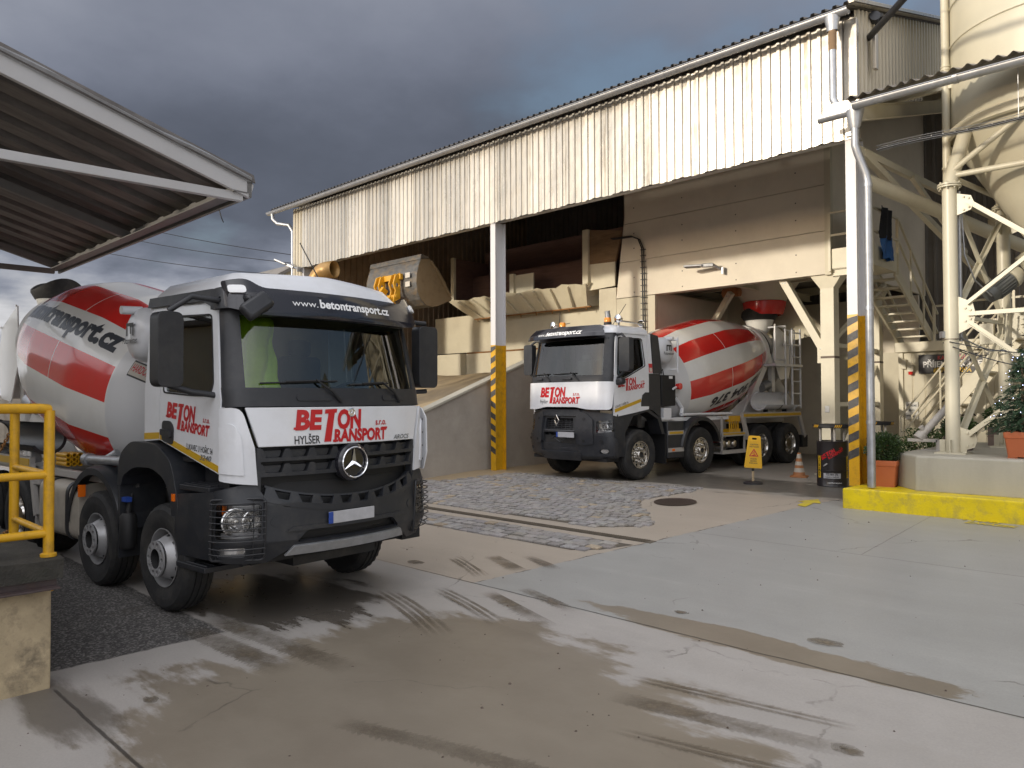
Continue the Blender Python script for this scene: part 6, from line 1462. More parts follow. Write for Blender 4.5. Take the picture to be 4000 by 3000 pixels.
for p, q, w in (((-7.85, 17.3, 4.92), (-6.86, 17.3, 3.12), 0.17), ((-10.1, 19.0, 5.0), (-11.6, 19.5, 3.3), 0.15), ((-11.3, 21.9, 5.0), (-11.2, 20.6, 3.4), 0.12), ((-6.75, 17.4, 3.4), (-6.4, 19.8, 4.9), 0.09), ((-6.7, 19.6, 3.2), (-6.3, 17.6, 4.6), 0.09), ((-6.65, 17.4, 0.6), (-6.85, 20.5, 2.9), 0.09), ((-6.7, 17.4, 1.95), (-6.85, 20.5, 1.95), 0.10), ((-6.7, 17.4, 3.3), (-6.85, 20.5, 3.3), 0.10)):
    b = MB().beam(p, q, w, w * 1.15, (0, 1, 0.01))
    for (e, o) in ((p, q), (q, p)):
        d = (V(o) - V(e)).normalized(); c = V(e) + d * 0.12
        for s in (-0.03, 0.03): b.lathe([(0.018, 0.0), (0.018, 0.012), (0, 0.014)], 8, lambda a, c2, t, c=c, s=s: (c.x + s + a, c.y - w * 0.55 - t, c.z + c2), 1)
    tb(b, 'brace', ['cream', 'galv'], 0, 0.006)
HX, HY = -9.75, 20.25
b = MB(); b.lathe([(1.15, 5.52), (0.95, 5.35), (0.60, 4.86), (0.56, 4.80)], 32, lambda a, c, q: (HX + a, HY + c, q)); hop = tb(b, 'discharge_cone', 'towerpanel', 50)
b = MB(); b.lathe([(0.58, 4.82), (0.60, 4.80), (0.57, 4.62), (0.50, 4.44), (0.46, 4.44), (0.54, 4.62)], 32, lambda a, c, q: (HX + a, HY + c, q)); b.build('rubber_skirt', 'red', hop, 50)
b = MB(); b.box(HX - 0.75, HX - 0.35, HY - 0.98, HY - 0.75, 4.96, 5.18); b.tube([(HX - 0.8, HY - 0.85, 5.06), (HX - 0.3, HY - 0.85, 5.06)], 0.12, 12); b.build('vibrator_motor', 'coneorange', hop, 35)
b = MB(); b.add([(-11.4, 21.2, 5.3), (-9.5, 20.9, 5.2), (-8.2, 20.9, 3.9), (-11.4, 21.2, 2.6), (-10.4, 21.1, 3.6)], [(0, 1, 2, 4, 3)]); tb(b, 'conveyor_cover', 'creampanel')
b = MB(); pts = [(-12.6, 16.9, 6.55), (-11.95, 16.93, 6.53), (-11.72, 16.93, 6.42), (-11.60, 16.93, 6.15), (-11.58, 16.93, 5.0), (-11.56, 16.93, 3.6)]
b.tube(pts, 0.02, 8); b.tube([(x + 0.06, y, z - 0.03) for x, y, z in pts], 0.016, 8)
for i in range(16): b.box(-11.64, -11.48, 16.91, 16.96, 3.7 + i * 0.16, 3.715 + i * 0.16)
tb(b, 'cable_conduit', 'cable', 40)

def flood_lamp(name, label, p, d, arm):
    """LED street light head on a bracket; p bracket point, d pointing direction"""
    d = V(d).normalized(); p = V(p); s_ = d.cross(V((0, 0, 1))).normalized(); u = s_.cross(d)
    r = thing(name, label, 'lamp', p, 0, 'LED floodlights')
    b = MB(); b.tube([(0, 0, 0), V(arm)], 0.03, 10); b.obox((0, 0, 0), 0.05, 0.16, 0.16, Matrix.Identity(3)); b.build('bracket', 'galv', r, 40)
    h = MB(); a = V(arm); Mx = Matrix((d, s_, u)).transposed()
    h.obox(a + d * 0.14, 0.28, 0.13, 0.09, Mx); h.obox(a + d * 0.50, 0.46, 0.24, 0.055, Mx); hd = h.build('lamp_head', 'galv', r, 30, 0.015)
    MB().obox(a + d * 0.52 - u * 0.03, 0.36, 0.18, 0.012, Mx).build('led_panel', 'dark', hd, 0)
    return r
flood_lamp('floodlight', 'grey LED floodlight on the beige tower wall above the far truck', (-9.20, 16.95, 5.25), (-0.95, -0.30, 0.02), (-0.16, -0.20, 0.14))
flood_lamp('floodlight', 'grey LED floodlight sticking out from the left corner of the hall fascia', (-22.0, 12.70, 6.35), (-0.80, -0.45, 0.40), (-0.12, -0.12, 0.05))

# ------------------------------------------------------------------ aggregate bins and ramp
AP = (-16, 17.2, 0.38)
ag = thing('aggregate_hopper', 'long cream steel feed hopper with rusty lower edge above the ramp', 'hopper', AP); ab = group(AP)(ag)
b = MB(); n = 24; x0, x1 = -19.4, -13.35
top = [(x0 + (x1 - x0) * i / n, 16.85 - 0.03 * math.sin(i * 1.9), 5.42 + 0.035 * math.sin(i * 1.3) + 0.02 * math.sin(i * 2.9)) for i in range(n + 1)]
mid = [(x0 + 0.45 + (x1 - x0 - 0.75) * i / n, 17.12, 5.04) for i in range(n + 1)]; bot = [(x0 + 0.85 + (x1 - x0 - 1.1) * i / n, 17.30, 4.80) for i in range(n + 1)]
b.add(top + mid + bot, [(i, i + 1, n + 2 + i, n + 1 + i) for i in range(n)] + [(n + 1 + i, n + 2 + i, 2 * n + 3 + i, 2 * n + 2 + i) for i in range(n)])
b.add([(x0, 16.85, 5.42), (x0 + 0.45, 17.12, 5.04), (x0 + 0.85, 17.30, 4.80), (x0 + 0.5, 18.5, 5.0), (x0, 18.5, 5.4)], [(0, 4, 3, 2, 1)])
b.add([(x1, 16.85, 5.42), (x1 - 0.30, 17.12, 5.04), (x1 - 0.25, 17.30, 4.80), (x1, 18.5, 5.0), (x1, 18.5, 5.4)], [(0, 1, 2, 3, 4)])
for k in range(9):
    x = x0 + 0.5 + k * 0.68
    xb = x0 + 0.85 + (x1 - x0 - 1.1) * (x - x0) / (x1 - x0)
    wd = 0.16 if k == 4 else 0.03
    b.add([(x, 16.86, 5.40), (x + wd, 16.86, 5.40), (xb + wd, 17.26, 4.82), (xb, 17.26, 4.82), (x, 16.80, 5.34), (x + wd, 16.80, 5.34), (xb + wd, 17.16, 4.81), (xb, 17.16, 4.81)], [(0, 1, 5, 4), (4, 5, 6, 7), (0, 4, 7, 3), (1, 2, 6, 5)])
ab(b, 'hopper_side', 'cream', 0)
b = MB(); b.beam((x0 + 0.85, 17.28, 4.79), (x1 - 0.25, 17.28, 4.79), 0.06, 0.035)
for k in range(8): b.box(x0 + 1.0 + k * 0.66, x0 + 1.02 + k * 0.66, 17.25, 17.28, 4.70, 4.80)
b.box(-13.3, -13.1, 17.5, 17.52, 3.1, 5.3); ab(b, 'rusty_edge', 'rust')
b = MB(); b.box(x0, x1, 18.6, 18.7, 5.3, 7.3); b.box(x0 + 0.02, x0 + 0.08, 17.0, 18.6, 5.42, 6.9); b.box(-19.34, -13.4, 17.9, 17.94, 5.3, 6.35); ab(b, 'dark_backboard', 'redboard')
b = MB(); b.box(-19.40, -19.25, 16.95, 17.05, 5.40, 6.92); ab(b, 'bin_post', 'cream'); b = MB()
b.box(-16.65, -16.47, 17.0, 17.1, 5.3, 6.05); b.box(-16.47, -15.7, 17.08, 17.12, 5.35, 6.0); ab(b, 'divider_plate', 'cream'); b = MB()
b.box(-13.62, -13.42, 16.9, 17.02, 5.3, 6.95)
b.prism([(-13.6, 5.2), (-12.55, 5.25), (-12.55, 5.95), (-13.45, 5.95)], [], lambda a, c, q: (a, 17.0 + q, c), 0, 0.06); ab(b, 'end_plate', 'cream')
b = MB(); b.prism([(-13.45, 5.95), (-12.52, 5.92), (-12.30, 6.75), (-13.50, 6.95)], [], lambda a, c, q: (a, 17.0 + q, c), -0.02, 0.05); ab(b, 'plank_board', 'wood')
b = MB(); b.box(-21.0, -13.1, 17.6, 17.7, 3.72, 5.0); b.box(-21.0, -19.2, 17.2, 17.6, 2.0, 3.66); b.box(-21.3, -13.1, 17.45, 17.55, 2.0, 3.66); ab(b, 'bin_panel', 'creampanel', 0, 0.01)
b = MB(); b.box(-19.1, -13.1, 17.42, 17.6, 3.665, 3.70); ab(b, 'rusty_seam', 'rust')
RP = (-14, 11, 0.3)
rp = thing('loading_ramp', 'concrete walled ramp with sandy surface climbing to the feed hopper', 'ramp', RP); rb = group(RP)(rp)
zw = lambda y: 1.76 + (y - 10.84) * 0.36
b = MB(); b.prism([(7.2, 0.0), (17.6, 0.2), (17.6, zw(16.6)), (16.6, zw(16.6)), (7.2, zw(7.2))], [], lambda a, c, q: (q, a, c), -13.72, -13.46); rb(b, 'retaining_wall', 'concwall', 0, 0.015)
b = MB(); b.beam((-13.57, 7.2, zw(7.2) + 0.035), (-13.57, 16.6, zw(16.6) + 0.035), 0.30, 0.06); rb(b, 'wall_coping', 'plinth', 0, 0.01)
ny, nx = 26, 14
b = MB(); b.add([(-22.4 + 8.7 * i / nx, 6.0 + 11.4 * j / ny, min(2.9, 0.30 + 0.262 * (6.0 + 11.4 * j / ny - 6)) + 0.10 * noise.noise(V((i * 0.5, j * 0.4, 3))) + (0.22 * max(0, 1 - abs(i - nx) / 3) if j > 2 else 0)) for j in range(ny + 1) for i in range(nx + 1)],
      [(j * (nx + 1) + i, j * (nx + 1) + i + 1, (j + 1) * (nx + 1) + i + 1, (j + 1) * (nx + 1) + i) for j in range(ny) for i in range(nx)]); rb(b, 'ramp_surface', 'sand', 60)

# ------------------------------------------------------------------ wheel loader with raised bucket
LP = (-17.4, 9.6, 1.15)
wl = thing('wheel_loader', 'yellow wheel loader holding up its muddy bucket on the ramp', 'loader', LP); wb = group(LP)(wl)
b = MB()
bx0, bx1 = -18.75, -16.35
yo, zo = 13.05, 5.30
prof = [(0.15, 0.72), (0.07, 0.52), (0.01, 0.28), (-0.01, 0.02), (0.04, -0.22), (0.14, -0.42), (0.32, -0.56), (0.55, -0.60), (0.80, -0.54), (1.28, -0.32)]
th = [(y + 0.03, z + 0.03) for y, z in prof]
n = len(prof)
b.add([(x, yo + y, zo + z) for x in (bx0, bx1) for y, z in prof], [(i, i + 1, n + i + 1, n + i) for i in range(n - 1)], 0)
b.add([(x, yo + y + 0.04, zo + z + 0.04) for x in (bx0, bx1) for y, z in prof], [(i + 1, i, n + i, n + i + 1) for i in range(n - 1)], 1)
for x in (bx0, bx1 - 0.03):
    b.prism(prof[:] + [(1.05, 0.12), (0.75, 0.50), (0.44, 0.76)], [], lambda a, c, q, x=x: (x + q, yo + a, zo + c), 0, 0.03, 1)
b.prism([(0.12, 0.70), (0.42, 0.74), (0.44, 0.80), (0.15, 0.84)], [], lambda a, c, q: (bx0 + q, yo + a, zo + c), 0, bx1 - bx0, 0)
b.beam((bx1 + 0.02, yo + 0.46, zo + 0.68), (bx1 + 0.02, yo + 1.18, zo - 0.25), 0.05, 0.12, (1, 0, 0), 1)
for z in (-0.15, 0.1): b.box(bx1 - 0.45, bx1 - 0.25, yo - 0.06, yo - 0.045, zo + z + 0.1, zo + z + 0.24, 2)
wb(b, 'bucket', ['bucketsteel', 'bucketmud', 'conewhite'], 25)
b = MB()
for x in (-17.95, -17.75, -17.25, -17.05):
    b.prism([(-0.05, 0.38), (-0.22, 0.30), (-0.30, 0.05), (-0.22, -0.15), (-0.32, -0.5), (-0.05, -0.35)], [circ(-0.15, 0.02, 0.06, 12)], lambda a, c, q, x=x: (x + q, yo + a, zo + c), -0.025, 0.025)
b.tube([(-18.0, yo - 0.18, zo - 0.3), (-17.0, yo - 0.18, zo - 0.3)], 0.06, 10); b.box(-18.1, -16.95, yo - 0.12, yo - 0.02, zo + 0.18, zo + 0.34)
for x in (-18.0, -17.15): b.beam((x, yo - 0.25, zo - 0.4), (x, 10.6, 2.55), 0.12, 0.28, (0, 0, 1)); 
b.beam((-17.55, yo - 0.2, zo - 0.05), (-17.55, 11.3, 3.1), 0.12, 0.2); wb(b, 'lift_arm', 'loaderyellow', 30, 0.01)
b = MB(); b.box(-18.2, -16.9, 9.2, 10.9, 1.75, 2.75); b.box(-18.3, -16.8, 6.7, 8.6, 1.6, 2.75); wb(b, 'body', 'loaderyellow', 0, 0.06)
b = MB(); b.box(-18.1, -17.0, 8.4, 9.6, 2.2, 3.9); b.box(-18.15, -16.95, 8.35, 9.65, 3.9, 4.02); wb(b, 'cabin', 'dark', 0, 0.05)
for y in (10.3, 7.4):
    for x in (-18.6, -16.5):
        z0 = min(2.9, 0.30 + 0.262 * (y - 6)) + 0.72
        b = MB(); T = lambda a, c, q: (x + q, y + a, z0 + c); b.lathe([(0.3, -0.22), (0.62, -0.26), (0.72, -0.18), (0.72, 0.18), (0.62, 0.26), (0.3, 0.22), (0.0, 0.2)], 32, T); b.lathe([(0.3, -0.22), (0.0, -0.2)], 24, T)
        wb(b, 'wheel', 'rubber', 35)
b = MB(); b.tube([(-20.5, 12.35, 0.6), (-20.5, 12.35, 5.55)] + [(-20.5 + 0.45 - 0.45 * math.cos(a), 12.35 + 0.2 * math.sin(a / 2), 5.55 + 0.50 * math.sin(a)) for a in [PI / 2 * i / 7 for i in range(1, 8)]] + [(-19.75, 12.6, 6.06)], 0.26, 22, 0, False)
o = b.build('bent_duct', 'brass', None, 50); tag(o, 'fat ochre duct bending over beside the left end of the hall', 'duct'); s = o.modifiers.new('thick', 'SOLIDIFY'); s.thickness = 0.015

# ------------------------------------------------------------------ upper platform stair
SP = (-6.1, 17.0, 5.0)
sr = thing('platform_staircase', 'upper steel staircase with landing beside the batching tower', 'stairs', SP); sb = group(SP)(sr)
b = MB()
b.box(-6.60, -5.73, 17.0, 18.55, 4.98, 5.05); b.box(-6.60, -5.73, 16.98, 17.0, 4.98, 5.42); b.box(-5.73, -5.71, 17.0, 18.55, 4.98, 5.42); b.ibeam((-6.6, 17.06, 4.90), (-5.73, 17.06, 4.90), 0.1, 0.16)
sb(b, 'landing', 'cream')
b = MB()
for x, y in ((-6.62, 16.96), (-5.72, 16.96), (-5.70, 18.55)): b.box(x - 0.03, x + 0.03, y - 0.03, y + 0.03, 4.92, 6.22)
for z in (5.72, 6.22):
    b.beam((-6.62, 16.96, z), (-5.72, 16.96, z), 0.045, 0.045); b.beam((-5.72, 16.96, z), (-5.70, 18.6, z), 0.045, 0.045)
    b.beam((-5.70, 18.6, z), (-5.70, 21.6, z - 1.95), 0.045, 0.045)
for k in (0.3, 0.62, 0.92): b.box(-5.72, -5.68, 18.6 + 3 * k - 0.02, 18.6 + 3 * k + 0.02, 5.1 - 1.95 * k, 6.22 - 1.95 * k)
b.beam((-6.55, 18.6, 6.1), (-6.55, 21.6, 4.15), 0.045, 0.045); b.beam((-6.55, 18.6, 5.6), (-6.55, 21.6, 3.65), 0.045, 0.045)
sb(b, 'handrail', 'cream')
b = MB()
for x in (-5.74, -6.52): b.beam((x, 18.5, 5.02), (x, 21.5, 3.48), 0.05, 0.26)
for k in range(9): b.box(-6.5, -5.76, 18.72 + k * 0.33, 18.95 + k * 0.33, 4.86 - k * 0.172, 4.90 - k * 0.172)
sb(b, 'stair_flight', 'cream')
def drape(name, label, cat, matn, x, y0, y1, z0, z1, seed):
    rr = random.Random(seed); b = MB(); n, m_ = 16, 14; vs = []
    for side in (0, 1):
        for i in range(n + 1):
            for j in range(m_ + 1):
                q = j / m_; h = i / n; w = 1 - 0.25 * math.sin(h * 5 + seed) * (0.3 + h) * 0.4
                bul = 0.05 * math.sin(q * PI) * (1 if side == 0 else -1) * (0.3 + h * 0.7)
                vs.append((x + bul + 0.025 * math.sin(q * 13 + h * 4 + seed), (y0 + y1) / 2 + (q - 0.5) * (y1 - y0) * w + 0.02 * rr.random(), z1 - h * (z1 - z0) - 0.05 * abs(math.sin(q * 6 + seed)) * h))
    o = (n + 1) * (m_ + 1)
    for s in (0, 1):
        b.add([], [])
    fs = [(i * (m_ + 1) + j, i * (m_ + 1) + j + 1, (i + 1) * (m_ + 1) + j + 1, (i + 1) * (m_ + 1) + j) for i in range(n) for j in range(m_)]
    b.add(vs, fs + [tuple(a + o for a in reversed(f)) for f in fs])
    return tag(b.build(name, matn, None, 60), label, cat)
drape('hanging_coat', 'dark work clothes hanging over the stair landing rail', 'clothes', 'blackcloth', -5.64, 17.25, 17.95, 5.62, 6.28, 1)
drape('plastic_sack', 'blue plastic sack hanging on the stair landing below the dark clothes', 'sack', 'bluecloth', -5.64, 17.30, 18.05, 5.18, 5.66, 4)

# ------------------------------------------------------------------ office container
OP = (-3, 21.2, 0.38)
oc = thing('office_container', 'cream site office cabin with dark reception sign behind the silo legs', 'cabin', OP); ob = group(OP)(oc)
b = MB(); corr(b, 6.4, 0.30, 0.012, lambda u, w, h: (-6.48 + u, 21.2 - h, 0.38 + w * 2.9), prof=((0, 0), (0.05, 1), (0.9, 1), (0.95, 0))); b.box(-6.48, 0, 21.21, 24.4, 0.38, 3.4); ob(b, 'cabin_wall', 'creampanel')
b = MB(); b.box(-6.58, 0.1, 21.06, 24.5, 3.28, 3.54); b.box(-6.52, -6.40, 21.14, 21.25, 0.4, 3.28); b.box(-6.45, -6.32, 21.10, 21.2, 2.85, 3.1); ob(b, 'cabin_roof_edge', 'cream', 0, 0.01)
b = MB(); b.box(-5.75, -4.55, 21.15, 21.185, 0.6, 2.68); b.box(-5.77, -4.53, 21.145, 21.17, 2.68, 2.72); ob(b, 'cabin_door', 'cream', 0, 0.006)
b = MB(); b.box(-6.02, -4.35, 21.10, 21.13, 2.72, 3.20); so = ob(b, 'sign_board', 'signboard')
Sg = lambda a, c, q: V((a, 21.095 - q, c))
place_text([tshift(tfit('KANCELÁŘ', 0.10, 0.62, 0.02), -5.58, 3.06)], Sg, so, 'redtext', 0.002)
place_text([tshift(tfit('PŘÍJEM ZAKÁZEK', 0.14, 1.45, 0.03), -5.92, 2.88)], Sg, so, 'whitetext', 0.002)
place_text([tshift(tfit('BETONÁRNA', 0.115, 0.85, 0.03), -5.68, 2.745)], Sg, so, 'yellowtext', 0.002)
Sg2 = lambda a, c, q: V((a, 21.14 - q, c))
for o in (place_text([tshift(tfit('KANCELÁŘ', 0.10, 0.62, 0.0), -5.55, 2.26)], Sg2, oc, 'greytext', 0.002), place_text([tshift(tfit('PŘÍJEM', 0.165, 0.66, 0.025), -5.55, 1.94), tshift(tfit('ZAKÁZEK', 0.165, 0.85, 0.025), -5.60, 1.66)], Sg2, oc, 'blacktext', 0.002)):
    o.location = tuple(-c for c in OP)
for o in so.children: o.location = (0, 0, 0)
b = MB(); b.box(-6.36, -6.06, 21.15, 21.16, 1.55, 2.0); po = ob(b, 'paper_notice', 'paper')
place_text([tshift(tfit('PŘIJMEME', 0.05, 0.24, 0.02), -6.33, 1.88), tshift(tfit('ŘIDIČE', 0.04, 0.14, 0.02), -6.28, 1.76), tshift(tfit('STROJNÍKA', 0.04, 0.23, 0.02), -6.33, 1.62)], Sg2, po, 'greytext', -0.006)
b = MB(); b.box(-6.28, -6.14, 21.05, 21.15, 2.78, 2.95, 0); b.lathe([(0.06, 0), (0.05, 0.08), (0, 0.09)], 14, lambda a, c, q: (-6.21 + a, 21.1 + c, 2.78 - q), 1); ob(b, 'siren_box', ['cream', 'red'], 30)
b = MB(); b.prism([(16, 0), (16.02, 0), (16.02, 3), (16, 3)], [], lambda a, c, q: (q, a, c), 0, 0.01) if False else None
b = MB(); b.box(-8.9, -6.6, 23.1, 23.19, 0.38, 3.4)
for x in (-8.5, -7.7, -7.0): b.box(x, x + 0.03, 23.07, 23.1, 0.5, 3.3)
tb(b, 'bay_door', 'creampanel')
# lower stair in front of the office
LS = (-5.2, 20.2, 0.4)
ls = thing('lower_staircase', 'lower steel staircase with thin handrails climbing in front of the office cabin', 'stairs', LS); lsb = group(LS)(ls)
b = MB()
for y in (19.9, 20.7): b.beam((-6.05, y, 0.45), (-3.75, y, 3.50), 0.05, 0.24)
for k in range(12): b.box(-5.98 + k * 0.19, -5.74 + k * 0.19, 19.92, 20.68, 0.66 + k * 0.252, 0.70 + k * 0.252)
lsb(b, 'stair_flight', 'cream')
b = MB()
for y in (19.86, 20.74):
    for h in (1.05, 0.55): b.tube([(-6.08, y, 0.70 + h * 0.9), (-3.85, y, 3.52 + h)], 0.024, 8)
    b.tube([(-6.08, y, 0.4), (-6.08, y, 1.68)], 0.024, 8); b.tube([(-5.2, y, 1.5), (-5.2, y, 2.75)], 0.024, 8); b.tube([(-4.3, y, 2.6), (-4.3, y, 3.9)], 0.024, 8)
b.beam((-3.7, 19.86, 3.55), (-3.7, 19.86, 4.5), 0.05, 0.05, (0, 1, 0)); b.beam((-4.9, 21.1, 4.48), (-3.7, 21.1, 4.48), 0.05, 0.05); b.beam((-4.9, 21.1, 3.98), (-3.7, 21.1, 3.98), 0.05, 0.05); b.beam((-5.65, 21.12, 3.5), (-5.65, 21.12, 4.45), 0.06, 0.06, (0, 1, 0)); b.beam((-5.65, 21.12, 4.42), (-4.9, 21.12, 4.42), 0.05, 0.05)
lsb(b, 'handrail', 'cream', 40)

# ------------------------------------------------------------------ silo
ZP = 1.22
SLP = (SX, SY, ZP)
si = thing('cement_silo', 'large cream cement silo with cone and braced tubular legs on the plinth', 'silo', SLP); sbd = group(SLP)(si)
T = lambda a, c, q: (SX + a, SY + c, q)
b = MB(); b.lathe([(SR_, 6.42), (SR_, 13.5)], 72, T)
for z in (7.9, 8.55, 9.45, 10.4): b.lathe([(SR_ + 0.001, z - 0.02), (SR_ + 0.018, z - 0.008), (SR_ + 0.018, z + 0.008), (SR_ + 0.001, z + 0.02)], 72, T)
sbd(b, 'silo_body', 'silo', 40)
b = MB(); b.lathe([(SR_ + 0.02, 6.34), (SR_ + 0.07, 6.36), (SR_ + 0.07, 6.48), (SR_ + 0.02, 6.52), (SR_ - 0.02, 6.42)], 72, T, 0, close=True); sbd(b, 'ring_flange', 'silo', 40)
b = MB(); b.lathe([(SR_, 6.42), (0.26, 4.35)], 60, T); b.lathe([(0.26, 4.37), (0.36, 4.37), (0.36, 4.32), (0.26, 4.32)], 32, T); b.lathe([(0.24, 4.35), (0.24, 4.0), (0.0, 4.0)], 28, T); sbd(b, 'silo_cone', 'silo', 40)
b = MB(); b.tube([(SX - 1.42, SY - 0.60, 5.0), (SX - 1.42, SY - 0.60, 13.5)], 0.062, 14)
for z in (5.9, 7.55, 7.6, 8.9, 10.1): b.tube([(SX - 1.42, SY - 0.60, z), (SX - 1.42, SY - 0.60, z + 0.03)], 0.072, 14)
sbd(b, 'fill_pipe', 'silo', 40)
legs = [(-3.34, 13.40), (-3.06, 15.65), (-0.85, 13.4), (-0.85, 15.65)]
for (x, y) in legs:
    c = V((SX, SY, 0)); d = (V((x, y, 0)) - c).normalized(); tp = c + d * (SR_ - 0.05)
    b = MB(); b.tube([(x, y, ZP), (x, y, 5.46)], 0.105, 22); b.tube([(x, y, 5.46), (tp.x, tp.y, 6.46)], 0.105, 22); b.tube([(x, y, 5.43), (x, y, 5.455)], 0.17, 24); b.tube([(x, y, 5.465), (x, y, 5.49)], 0.17, 24)
    for k in range(8): a = 2 * PI * k / 8; b.tube([(x + 0.14 * math.cos(a), y + 0.14 * math.sin(a), 5.40), (x + 0.14 * math.cos(a), y + 0.14 * math.sin(a), 5.52)], 0.013, 6)
    b.box(x - 0.22, x + 0.22, y - 0.20, y + 0.20, ZP, ZP + 0.025)
    for (sx, sy) in ((1, 0), (-1, 0), (0, -1)): b.beam((x + sx * 0.11, y + sy * 0.11, ZP + 0.12), (x + sx * 0.19, y + sy * 0.19, ZP + 0.12), 0.015, 0.2)
    b.box(x - 0.108, x + 0.108, y - 0.108, y + 0.108, 3.02, 3.03, 1)
    sbd(b, 'silo_leg', ['silo', 'iron'], 40)
def gusset(x, y, z, d, s=0.28):
    b = MB(); d = V(d).normalized()
    o = V((x, y, z)); pts = [(0.08, -s * 0.9), (0.30, -s * 0.55), (0.34, 0), (0.30, s * 0.55), (0.08, s * 0.9)]
    nn = d.cross(V((0, 0, 1)))
    b.prism(pts, [], lambda a, c, q: o + d * a + V((0, 0, c)) + nn * q, -0.008, 0.008)
    for (a, c) in ((0.20, 0.10), (0.20, -0.10), (0.27, 0.07), (0.27, -0.07)): b.lathe([(0.018, 0), (0.018, 0.02), (0, 0.022)], 8, lambda p, q, t: o + d * (a + p) + V((0, 0, c + q)) + nn * (t + 0.008))
    sbd(b, 'gusset_plate', 'silo', 0)
def brace(p, q, w=0.066):
    b = MB().angle(p, q, w, 0.010, (0, 0, 1)); sbd(b, 'silo_brace', 'silo', 0)
for (A, B) in ((0, 2), (0, 1), (1, 3), (2, 3)):
    (ax, ay), (bx, by) = legs[A], legs[B]; d = V((bx - ax, by - ay, 0)); L_ = d.length; d.normalize(); e = 0.24
    P_ = lambda k, z: (ax + d.x * (e if k == 0 else L_ - e), ay + d.y * (e if k == 0 else L_ - e), z)
    brace(P_(0, 5.15), P_(1, 3.50)); brace(P_(0, 3.55), P_(1, 5.15)); brace(P_(0, 3.38), P_(1, 3.38)); brace(P_(0, 3.25), P_(1, 1.55)); brace(P_(0, 1.50), P_(1, 3.20), 0.075)
    for z, s in ((5.15, 0.20), (3.4, 0.34), (1.45, 0.22)):
        gusset(ax, ay, z, d, s); gusset(bx, by, z, -d, s)
    b = MB(); b.tube([(ax, ay, 5.62), (bx, by, 5.62)], 0.045, 10); tpa = V((SX, SY, 0)) + (V(((ax + bx) / 2, (ay + by) / 2, 0)) - V((SX, SY, 0))).normalized() * (SR_ - 0.02)
    b.tube([(ax, ay, 5.66), (tpa.x, tpa.y, 6.42)], 0.045, 10); b.tube([(bx, by, 5.66), (tpa.x, tpa.y, 6.42)], 0.045, 10); sbd(b, 'ring_strut', 'silo', 40)
b = MB(); ma, mb_ = V((-3.02, 14.62, 3.86)), V((-2.62, 14.98, 4.28)); dd = (mb_ - ma).normalized()
b.tube([ma - dd * 0.10, ma], [0.13, 0.155], 24, 0); b.tube([ma, ma + dd * 0.36], 0.15, 24, 0)
s1 = dd.cross(V((0, 0, 1))).normalized(); s2 = s1.cross(dd)
for k in range(22): a = 2 * PI * k / 22; b.beam(ma + dd * 0.03 + (s1 * math.cos(a) + s2 * math.sin(a)) * 0.16, ma + dd * 0.33 + (s1 * math.cos(a) + s2 * math.sin(a)) * 0.16, 0.008, 0.03, s1 * math.cos(a) + s2 * math.sin(a), 0)
b.tube([ma + dd * 0.36, ma + dd * 0.42, ma + dd * 0.55], [0.18, 0.18, 0.12], 24, 1); b.obox(mb_ + dd * 0.22, 0.34, 0.34, 0.36, Matrix((dd, s1, s2)).transposed(), 1); b.tube([mb_ + dd * 0.3, (SX, SY, 4.2)], 0.10, 14, 1)
sbd(b, 'gear_motor', ['motor', 'silo'], 35)
b = MB(); b.box(-3.42, -3.20, 15.5, 15.62, 3.05, 3.42); b.tube([(-3.38, 15.5, 3.05), (-3.30, 15.4, 2.85), (-3.0, 15.3, 2.95), (-2.95, 15.3, 3.6)], 0.014, 6); b.tube([(-3.3, 15.5, 3.05), (-3.24, 15.45, 2.9), (-3.08, 15.4, 2.9), (-3.02, 15.4, 3.5)], 0.012, 6)
sbd(b, 'junction_box', ['silo'], 35, 0.006)
b = MB(); b.tube([(-3.24, 13.62, 5.3), (-3.22, 13.75, 4.4), (-3.12, 13.9, 4.0), (-2.95, 14.2, 3.75)], 0.012, 6); b.tube([(-3.24, 13.55, 3.05), (-3.0, 14.2, 2.86), (-2.9, 15.0, 2.9), (-2.2, 15.6, 2.95)], 0.012, 6); b.tube([(-3.26, 13.62, 3.0), (-3.26, 13.62, 5.4)], 0.03, 10)
for (x, y) in legs[:2]: b.obox((x - 0.10, y - 0.06, 3.10), 0.08, 0.08, 0.10, Matrix.Rotation(rad(45), 3, 'Z'))
sbd(b, 'cable', 'galv', 40)
b = MB()
for (pa, pb, sg_) in (((-3.34, 13.28, 2.98), (-0.85, 13.28, 2.95), 0.22), ((-3.46, 13.4, 2.98), (-3.16, 15.6, 2.9), 0.12), ((-3.3, 13.3, 2.9), (-0.9, 13.3, 2.75), 0.30)):
    pa, pb = V(pa), V(pb); b.tube([pa + (pb - pa) * (k / 12) - V((0, 0, sg_ * math.sin(PI * k / 12))) for k in range(13)], 0.009, 6)
sbd(b, 'festoon_cable', 'cable', 40)
b = MB(); b.tube([(-2.86, 18.0, 0.4), (-2.86, 18.0, 6.0)], 0.105, 18); b.tube([(-2.86, 18.0, 5.95), (-2.86, 18.0, 6.02)], 0.16, 20); b.beam((-2.9, 18, 3.2), (0, 18, 3.2), 0.08, 0.08); b.beam((-2.9, 18, 4.6), (-1, 18, 3.3), 0.08, 0.08); b.tube([(-2.86, 18, 6), (-2.2, 18.5, 7.2)], 0.105, 14)
tag(b.build('rear_silo_frame', 'silo', None, 40), 'cream tubular frame of the second silo, half hidden behind the first', 'frame')
